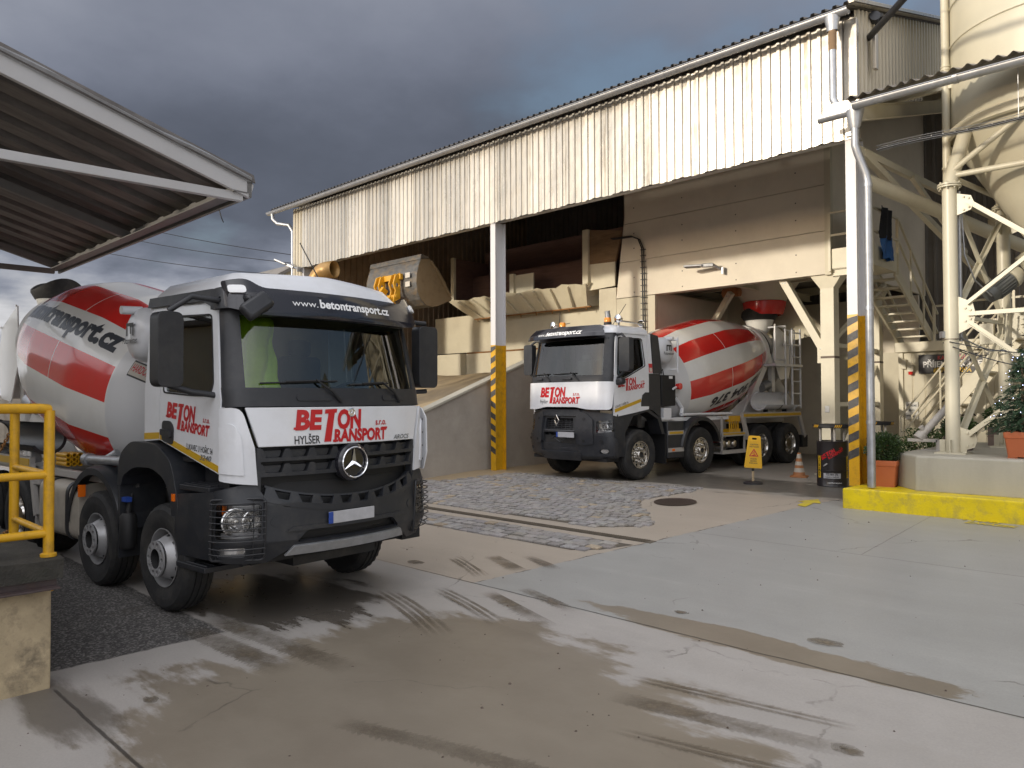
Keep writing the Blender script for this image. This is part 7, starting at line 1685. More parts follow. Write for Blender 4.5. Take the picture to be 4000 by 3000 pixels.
b = MB(); a0, a1 = V((-3.99, 14.05, 1.45)), V((-3.62, 14.35, 1.98)); dd = (a1 - a0).normalized(); b.tube([a0, a1], 0.062, 18); b.tube([a0 - dd * 0.06, a0 + dd * 0.05], 0.095, 20); b.tube([a0 + dd * 0.30, a0 + dd * 0.33], 0.070, 18); b.tube([a0 + dd * 0.10, a0 + dd * 0.10 + V((-0.05, -0.05, 0.09))], 0.045, 12); b.box(-4.18, -3.72, 13.98, 14.12, 1.36, 1.41); b.box(-3.74, -3.66, 13.98, 14.08, ZP, 1.40); b.box(-3.95, -3.45, 13.92, 14.14, ZP, ZP + 0.012)
tag(b.build('fill_coupling', 'subframe', None, 40), 'grey slanting silo fill pipe with coupling at its foot on the plinth', 'pipe')

# cable tray and cables
b = MB(); N_ = 40
tray = [V((-4.2 + 0.16 * i, 12.75 + 0.02 * i * 0, 6.08 + 0.0 * i + 0.015 * math.sin(i * 0.5))) for i in range(N_)]
for oy in (-0.05, 0.05):
    for oz in (0, 0.06): b.tube([p + V((0, oy, oz)) for p in tray], 0.005, 5)
for p in tray: b.box(p.x - 0.003, p.x + 0.003, p.y - 0.05, p.y + 0.05, p.z + 0.02, p.z + 0.026)
for i in (12, 24, 36): b.tube([tray[i] + V((0, 0, 0)), tray[i] + V((0, 0, 0.75))], 0.006, 5)
b.tube([p + V((0, 0, 0.015)) for p in tray], 0.02, 6, 1); tag(b.build('cable_tray', ['galv', 'cable'], None, 0), 'wire mesh cable tray hanging below the lean-to gutter', 'cable tray')
b = MB(); b.tube([(-4.52, 13.36, 8.22), (-3.2, 12.08 - 0.5, 8.12 - 0.12), (-0.4, 8.2, 8.3)], 0.055, 14); c_ = b.build('supply_cable', 'cable', None, 60)
tag(c_, 'thick black supply cable running up from the hall gable towards the silo', 'cable')
b = MB(); b.tube([(-4.5, 14.0, 8.75), (-3.0, 12.2, 8.65), (0.0, 8.6, 8.8)], 0.010, 6); b.tube([(-4.52, 13.75, 8.62), (-4.42, 13.65, 8.70)], 0.06, 14); b.tube([(-4.50, 13.55, 8.60), (-4.44, 13.45, 8.62)], 0.09, 14)
tag(b.build('thin_wire', 'cable', None, 40), 'thin wire with white insulators above the thick supply cable', 'wire')
for i, (za, zb, lab) in enumerate(((8.58, 7.06, 'uppermost of the three thin overhead wires by the hall corner'), (8.25, 6.78, 'middle of the three thin overhead wires by the hall corner'), (7.72, 6.35, 'lowest of the three thin overhead wires by the hall corner'))):
    b = MB(); pa, pb = V((-28.8 - i, 8.1 + i * 0.4, za)), V((-23.3, 13.4, zb)); b.tube([pa + (pb - pa) * (k / 8) - V((0, 0, 0.12 * math.sin(PI * k / 8))) for k in range(9)] , 0.013, 5)
    tag(b.build('overhead_wire', 'cable', None, 0), lab, 'wire', 'overhead wires at the hall corner')
# ------------------------------------------------------------------ barrels, sign, cone
def barrel(x, y, rz, label, dark):
    t = thing('barrel_table', label, 'barrel table', (x, y, 0.38), rz, 'barrel tables')
    Z = lambda a, c, q: (a, c, q)
    b = MB(); b.lathe([(0.0, 0.0), (0.285, 0.0), (0.295, 0.012), (0.288, 0.025), (0.288, 0.30), (0.297, 0.31), (0.288, 0.32), (0.288, 0.58), (0.297, 0.59), (0.288, 0.60), (0.288, 0.86), (0.297, 0.875), (0.285, 0.885), (0.275, 0.87), (0.0, 0.87)], 44, Z)
    body = b.build('barrel', 'barrelprint' if dark else 'barrelgrey', t, 40)
    b = MB()
    for (px, py) in ((0.22, 0.02), (-0.22, 0.02), (0.02, -0.22), (-0.02, 0.22)): b.tube([(px, py, 0.87), (px, py, 1.15)], 0.022, 8)
    b.build('table_post', 'subframe', t, 40)
    b = MB(); b.lathe([(0.0, 1.14), (0.355, 1.14), (0.365, 1.15), (0.365, 1.205), (0.355, 1.212), (0.0, 1.212)], 44, Z); tp = b.build('table_top', 'black', t, 40)
    def wrap(r0, sx=1):
        return lambda a, c, o: V(((r0 + o) * math.cos(a / r0), (r0 + o) * math.sin(a / r0), c))
    W = wrap(0.365); b = MB()
    for k in range(5):
        for j in range(4):
            a = k * 0.46 + j * 0.036; b.patch([(a, 1.152), (a + 0.018, 1.152), (a + 0.044, 1.204), (a + 0.026, 1.204)], [], W, None, 0.002)
    b.build('rim_stripes', 'yellow', tp, 0)
    W = wrap(0.289)
    def wt(lst, m): 
        place_text(lst, W, body, m, 0.003, 'barrel_print', 0.03, 0.2)
    wt([tshift(x, -0.20, 0.47, rad(32)) for x in logo(0.46)], 'redtext')
    wt([rectmesh([(-0.20, 0.165), (0.12, 0.165), (0.12, 0.265), (-0.20, 0.265)])], 'plate')
    wt([tshift(tfit('722 904 376', 0.035, 0.22, 0.03), -0.15, 0.225), tshift(tfit('Lukavec u Hořic 54', 0.025, 0.24, 0.02), -0.16, 0.185)], 'blacktext') if False else place_text([tshift(tfit('722 904 376', 0.035, 0.22, 0.03), -0.15, 0.225), tshift(tfit('Lukavec u Hořic 54', 0.025, 0.24, 0.02), -0.16, 0.182)], W, body, 'blacktext', 0.005, 'barrel_print', 0.03, 0.2)
    wt([tshift(tfit('www.betontransport.cz', 0.026, 0.26, 0.02), -0.12, 0.07)], 'whitetext')
    wt([tshift(tfit('HYLŠER', 0.022, 0.10, 0.02), -0.20, 0.39, rad(32))], 'whitetext')
    for a0 in (-0.34, 0.27, 0.62, -0.75):
        wt([rectmesh([(a0, 0.17), (a0 + 0.075, 0.17), (a0 + 0.075, 0.60), (a0, 0.60)])], 'yellowtext')
        place_text([tshift(tfit('VÝROBA BETONU', 0.042, 0.38, 0.03), a0 + 0.06, 0.19, PI / 2)], W, body, 'blacktext', 0.005, 'barrel_print', 0.03, 0.2)
    return t
barrel(-5.88, 15.08, rad(-63), 'black printed barrel table with red lettering standing left of the striped post', True)
barrel(-5.82, 17.35, rad(-20), 'grey and black barrel table mostly hidden behind the striped post', False)

t = thing('wet_floor_sign', 'yellow wet floor caution sign on a short pole in front of the far truck', 'floor sign', (-7.17, 14.32, 0.38), math.atan2(-0.83, 0.56) + PI / 2)
b = MB(); b.lathe([(0, 0), (0.19, 0), (0.19, 0.025), (0.16, 0.045), (0.05, 0.06), (0.0, 0.06)], 28, lambda a, c, q: (a, c, q)); b.build('base', 'dark', t, 40)
b = MB(); b.tube([(0, 0, 0.05), (0, 0, 0.34)], 0.024, 12, 0); b.tube([(0, 0, 0.22), (0, 0, 0.30)], 0.025, 12, 0)
b.tube([(0, 0, 0.26), (0, 0, 0.36)], 0.026, 12, 1); b.build('pole', ['beige', 'black'], t, 40)
b = MB(); A_ = rad(-3)
Bf = lambda a, c, q: V((a * math.cos(A_) - c * math.sin(A_), -q, 0.33 + a * math.sin(A_) + c * math.cos(A_)))
b.prism(roundpoly([(-0.175, -0.01), (0.175, -0.01), (0.115, 0.64), (-0.115, 0.64)], 0.03), [rrect(-0.045, 0.045, 0.56, 0.60, 0.015)], Bf, 0.0, 0.03)
b.prism(roundpoly([(-0.155, 0.01), (0.155, 0.01), (0.10, 0.53), (-0.10, 0.53)], 0.02), [roundpoly([(-0.143, 0.022), (0.143, 0.022), (0.092, 0.52), (-0.092, 0.52)], 0.02)], Bf, 0.03, 0.036)
bd = b.build('sign_panel', 'signyellow', t, 40)
ws = [tshift(tfit('CAUTION', 0.030, 0.15, 0.015), -0.075, 0.45), tshift(tfit('WET FLOOR', 0.030, 0.18, 0.015), -0.09, 0.405), tshift(tfit('POZOR!', 0.028, 0.12, 0.02), -0.06, 0.16), tshift(tfit('MOKRÁ', 0.028, 0.12, 0.02), -0.06, 0.118), tshift(tfit('PODLAHA', 0.028, 0.16, 0.02), -0.08, 0.076)]
place_text(ws, Bf, bd, 'iron', 0.033)
b = MB(); b.prism(roundpoly([(-0.095, 0.225), (0.095, 0.225), (0.0, 0.385)], 0.015), [[(-0.066, 0.240), (0.066, 0.240), (0.0, 0.352)]], Bf, 0.030, 0.034)
b.prism(circ(0.005, 0.315, 0.012, 10), [], Bf, 0.030, 0.034)
for p, q in (((0.0, 0.30), (0.012, 0.27)), ((0.012, 0.27), (0.035, 0.255)), ((0.0, 0.30), (-0.028, 0.285)), ((0.012, 0.27), (-0.012, 0.248)), ((-0.04, 0.245), (0.04, 0.245))): b.beam(Bf(*p, 0.032), Bf(*q, 0.032), 0.004, 0.010, (0, -1, 0)) if False else b.tube([Bf(*p, 0.032), Bf(*q, 0.032)], 0.006, 6)
b.build('warning_symbol', 'redtext', bd, 0)

t = thing('traffic_cone', 'dusty orange and white traffic cone beside the black barrel', 'traffic cone', (-7.06, 16.25, 0.38), 0.3)
b = MB(); Z = lambda a, c, q: (a, c, q)
pr = [(0.135, 0.02), (0.125, 0.06), (0.115, 0.11), (0.098, 0.20), (0.086, 0.26), (0.070, 0.34), (0.056, 0.41), (0.040, 0.50), (0.032, 0.53), (0.028, 0.53), (0.10, 0.02)]
b.lathe(pr, 28, Z, mf=lambda i, j: 1 if i in (2, 4 - 0 if False else 4, 5 - 0 if False else 99, 6) else 0); b.build('cone', ['coneorange', 'conewhite'], t, 40)
b = MB(); b.prism(roundpoly([(-0.18, -0.18), (0.18, -0.18), (0.18, 0.18), (-0.18, 0.18)], 0.05), [], lambda a, c, q: (a, c, q), 0.0, 0.03); b.build('base', 'coneorange', t, 30, 0.008)

# ------------------------------------------------------------------ plants
def leaves(mb, pts, size, rr, narrow=0.5, up=0.3):
    for (p, d, tone) in pts:
        d = (V(d) + V((rr.gauss(0, 0.5), rr.gauss(0, 0.5), rr.gauss(0, 0.4) + up))).normalized(); s = d.cross(V((rr.gauss(0, 1), rr.gauss(0, 1), rr.gauss(0, 1)))).normalized()
        L_ = size * (0.7 + 0.6 * rr.random()); p = V(p)
        mb.add([p, p + d * L_ * 0.5 + s * L_ * narrow * 0.5, p + d * L_, p + d * L_ * 0.5 - s * L_ * narrow * 0.5], [(0, 1, 2, 3)]); mb.tone += [tone] * 4
def pot(root, w, h, name='pot', matn='terracotta', deep=1.0):
    b = MB(); k = 0.80; q = w / 2; t_ = 0.012
    def ring(s, z, r=0.03): return [(x, y * deep, z) for x, y in rrect(-s, s, -s, s, r, 4)]
    lv = [(q * k, 0.02), (q * k, 0.0), (q * k, 0.02), (q * 0.95, h - 0.09), (q * 0.95, h - 0.085), (q * 1.0, h - 0.08), (q * 1.03, h - 0.01), (q * 1.03, h), (q * 0.96, h), (q * 0.92, h - 0.06)]
    lv = [(q * k, 0.0), (q * 0.95, h - 0.09), (q * 1.0, h - 0.085), (q * 1.03, h - 0.012), (q * 1.025, h), (q * 0.96, h), (q * 0.93, h - 0.05)]
    vs = [p for s, z in lv for p in ring(s, z)]; n = len(ring(1, 1)); P = len(lv)
    b.add(vs, [(i * n + j, i * n + (j + 1) % n, (i + 1) * n + (j + 1) % n, (i + 1) * n + j) for i in range(P - 1) for j in range(n)] + [tuple(reversed(range(n)))])
    for s in (-1, 1): b.box(s * q * 0.55 - 0.06, s * q * 0.55 + 0.06, -q * k * deep * 0.95, q * k * deep * 0.95, -0.02, 0.0)
    po = b.build(name, matn, root, 35)
    b = MB(); b.add(ring(q * 0.94, h - 0.05), [tuple(range(n))]); b.build('soil', 'soil', po, 0)
def bush(root, r, zc, n, seed, matn='leaf', size=0.04, flat=1.0, name='foliage'):
    rr = random.Random(seed); b = MB(); b.tone = []; pts = []
    for i in range(n):
        d = V((rr.gauss(0, 1), rr.gauss(0, 1), rr.gauss(0, 1))).normalized(); k = 1 + 0.22 * noise.noise(d * 2.3 + V((seed, 0, 0)))
        q = rr.random() ** 0.35; p = V((d.x * r * k * q, d.y * r * k * q, zc + d.z * r * flat * k * q))
        if p.z < zc - r * flat * 0.85: continue
        cl = 0.5 + 0.9 * max(0, noise.noise(p * 9)) + 0.5 * rr.random()
        pts.append((p, d, (cl * (0.9 + 0.3 * rr.random()), cl, cl * 0.9)))
    leaves(b, pts, size, rr); b.build(name, matn, root, 0)
    b = MB()
    for i in range(9):
        a = rr.random() * 6.28; b.tube([(0.03 * math.cos(a), 0.03 * math.sin(a), zc - r * flat * 1.0), (r * 0.4 * math.cos(a), r * 0.4 * math.sin(a), zc + r * 0.3 * flat * rr.random())], [0.010, 0.004], 5)
    b.build('stem', 'bark', root, 0)
t = thing('potted_bush', 'round green box bush in an orange pot squeezed behind the striped post', 'potted bush', (-4.24, 13.0, 0.68), rad(8)); pot(t, 0.44, 0.42); bush(t, 0.27, 0.60, 5200, 3, 'leaf', 0.036, 0.95)
t = thing('potted_christmas_tree', 'small fir in an orange pot with cold white fairy lights on the plinth', 'christmas tree', (-2.36, 13.10, 1.24), rad(10)); pot(t, 0.46, 0.36)
rr = random.Random(11); b = MB(); b.tone = []; H_ = 1.22
def needle_branch(p0, d, L_, tone):
    d = d.normalized(); n = int(L_ / 0.012)
    for i in range(n):
        q = i / n; p = p0 + d * (L_ * q) + V((0, 0, -0.05 * q * q))
        for s in range(5):
            nd = (d * 0.55 + V((rr.gauss(0, 1), rr.gauss(0, 1), rr.gauss(0, 0.6)))).normalized(); w = d.cross(nd).normalized() * 0.0035; l = 0.030 * (1 - 0.3 * q)
            tt = tone * (0.6 + 0.8 * rr.random()); b.add([p - w, p + w, p + nd * l], [(0, 1, 2)]); b.tone += [(tt, tt, tt * 1.05)] * 3
for i in range(215):
    h = rr.random() ** 1.15; z = 0.40 + h * (H_ - 0.05); R_ = 0.45 * (1 - h) ** 0.85 + 0.03; a = i * 2.399 + rr.gauss(0, 0.3)
    d = V((math.cos(a), math.sin(a), 0.25 - 0.35 * (1 - h))); ln = R_ * (0.65 + 0.45 * rr.random())
    needle_branch(V((0, 0, z)), d, ln, 0.55 + 0.5 * rr.random())
    for k in range(3):
        q = 0.35 + 0.5 * rr.random(); sd = V((-d.y, d.x, 0)) * (1 if k % 2 else -1); needle_branch(V((0, 0, z)) + d.normalized() * ln * q, d + sd * 0.8, ln * 0.38, 0.75 + 0.6 * rr.random())
needle_branch(V((0, 0, H_ + 0.25)), V((0.05, 0, 1)), 0.18, 1.0)
b.build('crown', 'fir', t, 0)
MB().tube([(0, 0, 0.3), (0.01, 0, 1.0), (0, 0, H_ + 0.38)], [0.025, 0.015, 0.004], 8).build('trunk', 'bark', t, 40)
b = MB(); wire = []
for i in range(46):
    q = i / 45; z = 0.48 + q * 1.0; rD = 0.43 * (1 - (z - 0.4) / 1.2) ** 0.8 + 0.02; a = q * 30; p = V((rD * math.cos(a), rD * math.sin(a), z + 0.02 * math.sin(i * 2.1))); wire.append(p)
    b.lathe([(0, -0.006), (0.006, 0), (0, 0.006)], 6, lambda x, y, c, p=p: p + V((x, y, c)))
b.build('fairy_lights', 'bluelight', t, 0); MB().tube(wire, 0.003, 4).build('light_wire', 'cable', t, 0)
def planter(x, y, z, w, d, h, label, seed, r, matn='leaf'):
    t = thing('planter_box', label, 'planter', (x, y, z), 0.15, 'planters on the plinth')
    b = MB().box(-w / 2, w / 2, -d / 2, d / 2, 0, h); b.box(-w / 2 - 0.008, w / 2 + 0.008, -d / 2 - 0.008, d / 2 + 0.008, h * 0.48, h * 0.52); b.build('box', 'planterwood', t, 0, 0.008)
    bush(t, r, h + r * 0.45, 2200, seed, matn, 0.05, 0.75)
    return t
planter(-3.52, 14.45, ZP, 0.40, 0.34, 0.24, 'dark brown planter with leafy shrub close behind the front silo leg', 21, 0.26)
planter(-3.22, 16.3, ZP, 0.50, 0.40, 0.34, 'larger dark planter with drooping evergreen behind the silo braces', 22, 0.34)
t = thing('ground_shrub', 'low green shrub peeping over the plinth left of the fill pipe', 'shrub', (-4.62, 16.6, 0.68)); bush(t, 0.48, 0.42, 2600, 31, 'leaf', 0.055, 0.9)
t = thing('ground_shrub', 'small dark evergreen beside the rear silo leg, behind the fir', 'shrub', (-2.65, 15.7, ZP)); bush(t, 0.26, 0.24, 1500, 33, 'fir', 0.06, 1.0)

# ------------------------------------------------------------------ loading dock at the left
b = MB(); b.prism([(-6.31, 1.63), (-20, 1.63), (-20, -1.2), (-6.31, -1.2)], [], lambda a, c, q: (a, c, q), -0.05, 0.80); DKP = (0, 0, 0)
dk = thing('loading_dock', 'stained rendered loading dock with mossy slab at the left edge', 'dock', (-6.6, 1.2, 0)); dkb = group((-6.6, 1.2, 0))(dk)
dkb(b, 'dock_wall', 'dockwall', 0, 0.012)
b = MB(); nx, ny = 60, 22; vs = []
for j in range(ny + 1):
    for i in range(nx + 1):
        x = -6.26 - 8.0 * i / nx + 0.02 * noise.noise(V((j * 0.7, 1, 5))) * (1 if i == 0 else 0); y = 1.70 - 2.6 * j / ny + (0.025 * noise.noise(V((i * 0.9, 7, 1))) if j == 0 else 0)
        vs.append((x, y, 0.965 + 0.015 * noise.noise(V((x * 3, y * 3, 0))) - (0.02 if i == 0 or j == 0 else 0)))
n0 = len(vs); fs = [(j * (nx + 1) + i, (j + 1) * (nx + 1) + i, (j + 1) * (nx + 1) + i + 1, j * (nx + 1) + i + 1) for j in range(ny) for i in range(nx)]
edge = [j * (nx + 1) for j in range(ny, -1, -1)] + list(range(1, nx + 1))
vs += [(vs[i][0] - 0.01 * (1 if k < ny else 0), vs[i][1] - 0.01 * (1 if k >= ny else 0), 0.80 + 0.006 * noise.noise(V((k, 0, 0)))) for k, i in enumerate(edge)]
fs += [(edge[k], edge[k + 1], n0 + k + 1, n0 + k) for k in range(len(edge) - 1)]
b.add(vs, fs); dkb(b, 'dock_slab', 'dockslab', 30)
b = MB(); b.box(-6.31, -6.298, -1.2, 1.66, 0.735, 0.865); b.box(-6.31, -6.20, -1.2, 1.66, 0.735, 0.75); b.lathe([(0.02, 0), (0.02, 0.015), (0, 0.018)], 10, lambda a, c, q: (-6.298 + q, 1.45 + a, 0.81 + c)); dkb(b, 'edge_angle', 'angle', 0, 0.003)
rl = thing('yellow_railing', 'yellow tubular safety railing on the corner of the loading dock', 'railing', (-6.36, 1.62, 0.9)); rlb = group((-6.36, 1.62, 0.9))(rl)
r_ = 0.036
for (x, y, zt) in ((-6.36, 1.62, 2.03), (-7.36, 1.62, 2.02)):
    b = MB().tube([(x, y, 0.70 if x > -6.5 else 0.95), (x, y, zt)], r_, 16); b.lathe([(0.055, 0.955), (0.055, 0.975), (r_, 0.985)], 16, lambda a, c, q: (x + a, y + c, q)); rlb(b, 'post', 'yellow', 40)
b = MB(); b.tube([(-6.36, -1.2, 2.045), (-6.36, 1.55, 2.045), (-6.37, 1.61, 2.04), (-6.43, 1.62, 2.04), (-7.36, 1.62, 2.03)], r_, 16); rlb(b, 'top_rail', 'yellow', 50)
for z in (1.555, 1.125):
    b = MB(); b.tube([(-6.36, 1.62, z), (-6.36, -1.2, z)], 0.03, 14); b.tube([(-6.36, 1.62, z), (-7.36, 1.62, z)], 0.026, 14); rlb(b, 'middle_rail', 'yellow', 40)
def chain(p, q, sag, label):
    p, q = V(p), V(q); L_ = (q - p).length; n = int(L_ / 0.045); b = MB()
    pt = lambda t: p + (q - p) * t - V((0, 0, sag * 4 * t * (1 - t)))
    for i in range(n):
        c = pt((i + 0.5) / n); d = (pt((i + 1) / n) - pt(i / n)).normalized(); s = d.cross(V((0, 0, 1))).normalized(); u = s.cross(d); w = s if i % 2 else u
        b.tube([c + d * 0.03 * math.cos(a) + w * 0.014 * math.sin(a) for a in [2 * PI * k / 10 for k in range(11)]], 0.005, 5, 0, False)
    tag(b.build('barrier_chain', 'rust', None, 50), label, 'chain', 'chains on the dock railing')
chain((-7.38, 1.62, 1.92), (-9.2, 1.6, 1.75), 0.28, 'upper rusty chain hanging from the far railing post'); chain((-7.38, 1.62, 1.05), (-9.2, 1.6, 1.05), 0.16, 'lower rusty chain hanging from the far railing post')

# ------------------------------------------------------------------ canopy over the dock
cn = thing('dock_canopy', 'dark corrugated canopy with pale edge beam jutting in at upper left', 'canopy', (-10, 1, 4.6)); cnb = group((-10, 1, 4.6))(cn)
cz = lambda y: 4.26 + (3.59 - y) * 0.288
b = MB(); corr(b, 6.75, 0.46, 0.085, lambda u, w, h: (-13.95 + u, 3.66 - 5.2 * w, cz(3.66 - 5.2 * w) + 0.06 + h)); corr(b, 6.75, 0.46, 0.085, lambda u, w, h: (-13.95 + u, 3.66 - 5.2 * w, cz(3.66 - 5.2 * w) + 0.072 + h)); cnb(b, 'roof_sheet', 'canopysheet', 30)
b = MB(); b.add([p for k in range(13) for yy in [3.62 - 5.2 * k / 12] for p in ((-7.235, yy, cz(yy) + 0.04), (-7.19, yy, cz(yy) + 0.10 + 0.015 * math.sin(k * 2)), (-7.27, yy, cz(yy) + 0.155 + 0.012 * math.sin(k * 1.3)), (-7.5, yy, cz(yy) + 0.165))], [(k * 4 + j, k * 4 + j + 1, k * 4 + j + 5, k * 4 + j + 4) for k in range(12) for j in range(3)]); cnb(b, 'verge_flashing', 'galv', 50)
b = MB().beam((-7.25, 3.64, cz(3.64) - 0.02), (-7.25, -1.4, cz(-1.4) - 0.02), 0.05, 0.15); cnb(b, 'edge_beam', 'canopybeam', 0, 0.006)
b = MB().beam((-7.29, 3.56, 4.16), (-7.62, -1.2, 4.16), 0.07, 0.085); cnb(b, 'tie_beam', 'canopybeam', 0, 0.006)
for x in (-10.42, -13.55):
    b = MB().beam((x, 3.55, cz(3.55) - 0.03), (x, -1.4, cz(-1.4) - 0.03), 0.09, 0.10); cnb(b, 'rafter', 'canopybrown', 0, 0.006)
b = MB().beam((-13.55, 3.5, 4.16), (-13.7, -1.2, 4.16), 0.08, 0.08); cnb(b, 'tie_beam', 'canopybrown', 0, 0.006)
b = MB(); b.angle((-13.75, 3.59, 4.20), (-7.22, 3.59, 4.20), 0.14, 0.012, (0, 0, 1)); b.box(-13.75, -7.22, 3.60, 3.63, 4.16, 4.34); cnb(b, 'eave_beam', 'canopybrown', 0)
b = MB().tube([(-7.95, 3.62, 4.18), (-7.93, 3.64, 4.08), (-7.88, 3.64, 4.02)], 0.006, 5); cnb(b, 'loose_wire', 'cable', 0)
for x in (-7.45, -10.42, -13.55):
    b = MB().box(x - 0.07, x + 0.07, -1.45, -1.31, -0.0 if x > -6 else 0.8, 5.62); cnb(b, 'canopy_post', 'canopybeam', 0)
wh = thing('warehouse', 'unseen cream warehouse behind the loading dock, sized to shade the yard', 'building', (-14, -6, 0)); whb = group((-14, -6, 0))(wh)
b = MB(); b.box(-34, -7.6, -12, -4.2, 0, 5.1); b.box(-7.6, 2.0, -13, -8.0, 0, 5.6); whb(b, 'wall', 'houseplaster', 0)  # out-of-view blocks, placed and sized to keep low sun off the yard
b = MB(); b.box(-34.3, -7.4, -12.2, -4.0, 5.11, 5.25); b.box(-7.7, 2.2, -13.2, -7.8, 5.61, 5.8); whb(b, 'roof', 'roofsheet', 0)

# loose grit on the yard
gr = random.Random(5); b = MB()
for i in range(260):
    x = gr.uniform(-9, -0.5); y = gr.uniform(1.2, 12) if i % 3 else gr.uniform(1.4, 4.5); s_ = 0.004 + 0.011 * gr.random() ** 3; z = gz(y)
    vs = [(x + s_ * math.cos(a) * (0.7 + 0.5 * gr.random()), y + s_ * math.sin(a) * (0.7 + 0.5 * gr.random()), z) for a in (0, 1.3, 2.5, 3.8, 5.1)] + [(x, y, z + s_ * 0.9)]
    b.add(vs, [(0, 1, 5), (1, 2, 5), (2, 3, 5), (3, 4, 5), (4, 0, 5)])
b.build('loose_grit', 'iron', None, 0, kind='stuff')
# ------------------------------------------------------------------ far things
hs = thing('gabled_house', 'small pale gable with dark roof edge just left of the hall corner', 'house', (-32, 17.5, 0)); hsb = group((-32, 17.5, 0))(hs)
gy = 17.2
b = MB(); b.prism([(gy - 1.2, 0), (gy + 6, 0), (gy + 6, 7.5), (gy + 0.6, 8.15), (gy - 1.2, 7.1)], [], lambda a, c, q: (q, a, c), -36, -31); hsb(b, 'wall', 'houseplaster', 0)
b = MB(); b.beam((-33.4, gy - 1.45, 7.05), (-33.4, gy + 0.6, 8.28), 5.2, 0.14, (0, 0, 1)); b.beam((-33.4, gy + 0.6, 8.28), (-33.4, gy + 6, 7.6), 5.2, 0.14, (0, 0, 1)); hsb(b, 'roof', 'roofsheet', 0)
b = MB(); b.tube([(-22.7, 13.6, 6.3), (-22.85, 13.3, 6.25), (-22.9, 13.2, 5.95), (-22.75, 13.3, 5.6), (-22.62, 13.4, 5.55)], 0.05, 10); tag(b.build('red_hose', 'redhose', None, 50), 'short red hose looped at the left corner of the hall', 'hose')
b = MB(); b.box(-40, -39.6, -25, 9, 0, 2.35)
for i in range(12): b.box(-39.6, -39.5, -25 + i * 3, -24.7 + i * 3, 0, 2.35)
tag(b.build('boundary_wall', 'concwall', None, 0), 'low grey boundary wall far behind the near truck', 'wall')
for k, (x, y, s, lab) in enumerate(((-45, -3.0, 1.6, 'bare scrubby bush showing over the far boundary wall, nearer the left edge'), (-47, -0.4, 1.3, 'smaller scrubby bush over the far boundary wall, nearer the truck'))):
    t = thing('scrub_bush', lab, 'bush', (x, y, 0), 0, 'bushes behind the boundary wall'); bush(t, s, s * 0.9 + 0.4, 1500, 50 + k, 'leaf', 0.18)
oh = thing('sales_office', 'cream gabled office with red lettering and grey side, facing the near truck', 'house', (9, 12, 0)); ohb = group((9, 12, 0))(oh)
b = MB(); b.prism([(8.0, 0), (15.0, 0), (15.0, 5.2), (11.5, 7.6), (8.0, 5.2)], [], lambda a, c, q: (q, a, c), 5.0, 13); ohb(b, 'wall', 'houseplaster', 0)
b = MB(); b.beam((9, 7.7, 5.1), (9, 11.5, 7.7), 8.6, 0.14, (0, 0, 1)); b.beam((9, 11.5, 7.7), (9, 15.3, 5.1), 8.6, 0.14, (0, 0, 1)); b.box(4.6, 13, 15.02, 22, 0, 6.4); ohb(b, 'roof', 'housegrey', 0)
o = place_text([tshift(x, -1.6, 4.4, rad(0)) for x in logo(3.0)], lambda a, c, q: V((4.99 - q, 11.5 - a, c)), oh, 'redtext', 0.01, 'lettering', 1, 1); o.location = (-9, -12, 0)

# ------------------------------------------------------------------ camera, light, sky
F_, YH = 2950.0, 1560.0
pit = math.atan((YH - 1500) / F_); azm = math.atan(3030 * math.cos(pit) / F_); rho = rad(0.2)
d0 = V((-math.cos(azm), math.sin(azm), 0)); r0 = V((math.sin(azm), math.cos(azm), 0)); z0 = V((0, 0, 1))
fw = d0 * math.cos(pit) + z0 * math.sin(pit); up = -d0 * math.sin(pit) + z0 * math.cos(pit)
rt = r0 * math.cos(rho) - up * math.sin(rho); uu = r0 * math.sin(rho) + up * math.cos(rho)
cam = D.cameras.new('camera'); co = D.objects.new('camera', cam); COL.objects.link(co)
cam.sensor_width = 36; cam.lens = F_ / 4000 * 36; cam.clip_end = 2000; cam.clip_start = 0.05
Mx = Matrix((rt, uu, -fw)).transposed().to_4x4(); Mx.translation = V((0, 0, 2.1)); co.matrix_world = Mx
SC.camera = co
EL = rad(11.0); sd = V((-0.30, -0.954, 0)).normalized(); sv = sd * math.cos(EL) + z0 * math.sin(EL)
sun = D.lights.new('sun', 'SUN'); sun.energy = 2.0; sun.angle = rad(3.0); sun.color = (1.0, 0.90, 0.74)
so = D.objects.new('sun', sun); COL.objects.link(so); so.rotation_euler = sv.to_track_quat('Z', 'Y').to_euler()
w = D.worlds.new('World'); SC.world = w; w.use_nodes = True
g = NG(w); bg = g.N['Background']; bg.inputs[1].default_value = 1.0
sky = g.N.new('ShaderNodeTexSky'); sky.sky_type = 'NISHITA'; sky.sun_disc = False; sky.sun_elevation = EL; sky.sun_rotation = math.atan2(sd.x, sd.y); sky.air_density = 1.0; sky.dust_density = 1.5
tc = g.N.new('ShaderNodeTexCoord'); Dv = tc.outputs['Generated']
sp_ = g.N.new('ShaderNodeSeparateXYZ'); g.L.new(Dv, sp_.inputs[0]); dx, dy, dz = sp_.outputs
den = g.m('ADD', g.m('MAXIMUM', dz, 0.0), 0.22)
cv = g.N.new('ShaderNodeCombineXYZ'); g.L.new(g.m('DIVIDE', dx, den), cv.inputs[0]); g.L.new(g.m('DIVIDE', dy, den), cv.inputs[1])
c1 = g.noise(cv.outputs[0], 1.15, 7, 0.52); c2 = g.noise(cv.outputs[0], 3.2, 6, 0.55); c3 = g.noise(cv.outputs[0], 0.45, 3, 0.5)
skyc = g.mix(1.0, sky.outputs[0], (0.15, 0.15, 0.15), 'MULTIPLY')
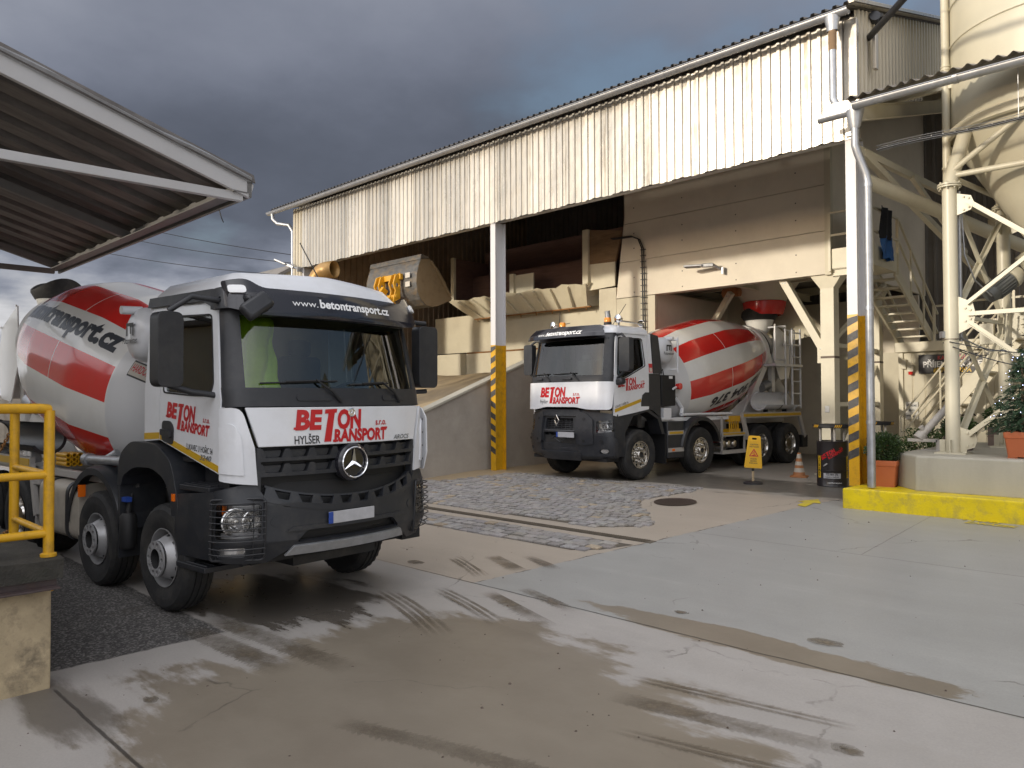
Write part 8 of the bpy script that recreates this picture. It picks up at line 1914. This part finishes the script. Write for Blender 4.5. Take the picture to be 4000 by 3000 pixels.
# cloud brightness: a dark bank over the hall (north), bright broken cloud towards the sun
side = g.m('ADD', g.m('MULTIPLY', dx, 0.22), g.m('MULTIPLY', dy, -0.97))
br = g.sm(side, -0.55, 0.70, 0.165, 1.45)
hi = g.sm(dz, 0.34, 0.95, 0.0, 0.42); br = g.m('ADD', br, hi)
tex = g.m('ADD', 0.80, g.m('MULTIPLY', g.sm(g.m('ADD', g.m('MULTIPLY', c1, 0.7), g.m('MULTIPLY', c2, 0.3)), 0.32, 0.70), 0.40))
bank = g.sm(g.m('ABSOLUTE', g.m('SUBTRACT', g.m('ADD', dz, g.m('MULTIPLY', g.m('SUBTRACT', c1, 0.5), 0.25)), 0.27)), 0.03, 0.17, 0.62, 1.0)
br = g.m('MULTIPLY', g.m('MULTIPLY', br, tex), bank)
low = g.m('MULTIPLY', g.sm(dz, 0.26, 0.05), g.sm(g.m('ADD', g.m('MULTIPLY', c1, 0.6), g.m('MULTIPLY', c2, 0.4)), 0.38, 0.62)); br = g.m('ADD', br, g.m('MULTIPLY', low, 0.40))
hue = g.mix(g.sm(br, 0.08, 0.50), (0.85, 0.94, 1.22), (1.0, 1.0, 1.04)); cloud = g.mix(1.0, hue, br, 'MULTIPLY')
hole = g.sm(g.m('ADD', g.m('ADD', g.m('MULTIPLY', dx, 0.735), g.m('MULTIPLY', dy, 0.56)), g.m('MULTIPLY', dz, 0.38)), 0.80, 0.97, 0.0, 0.16)
cl_ = g.m('ADD', g.sm(side, 0.0, 0.7, 0.0, 0.05), hole)
cover = g.sm(g.m('SUBTRACT', g.m('ADD', g.m('MULTIPLY', c1, 0.6), g.m('MULTIPLY', c3, 0.4)), cl_), 0.38, 0.50, 0.45, 0.97)
g.L.new(g.mix(cover, skyc, cloud), bg.inputs[0])
SC.view_settings.view_transform = 'Standard'; SC.view_settings.look = 'None'; SC.view_settings.exposure = 0.30; SC.view_settings.gamma = 1.0
SC.render.engine = 'CYCLES'; SC.cycles.max_bounces = 7; SC.cycles.transparent_max_bounces = 12; SC.cycles.caustics_reflective = False; SC.cycles.caustics_refractive = False
SC.cycles.sample_clamp_indirect = 6
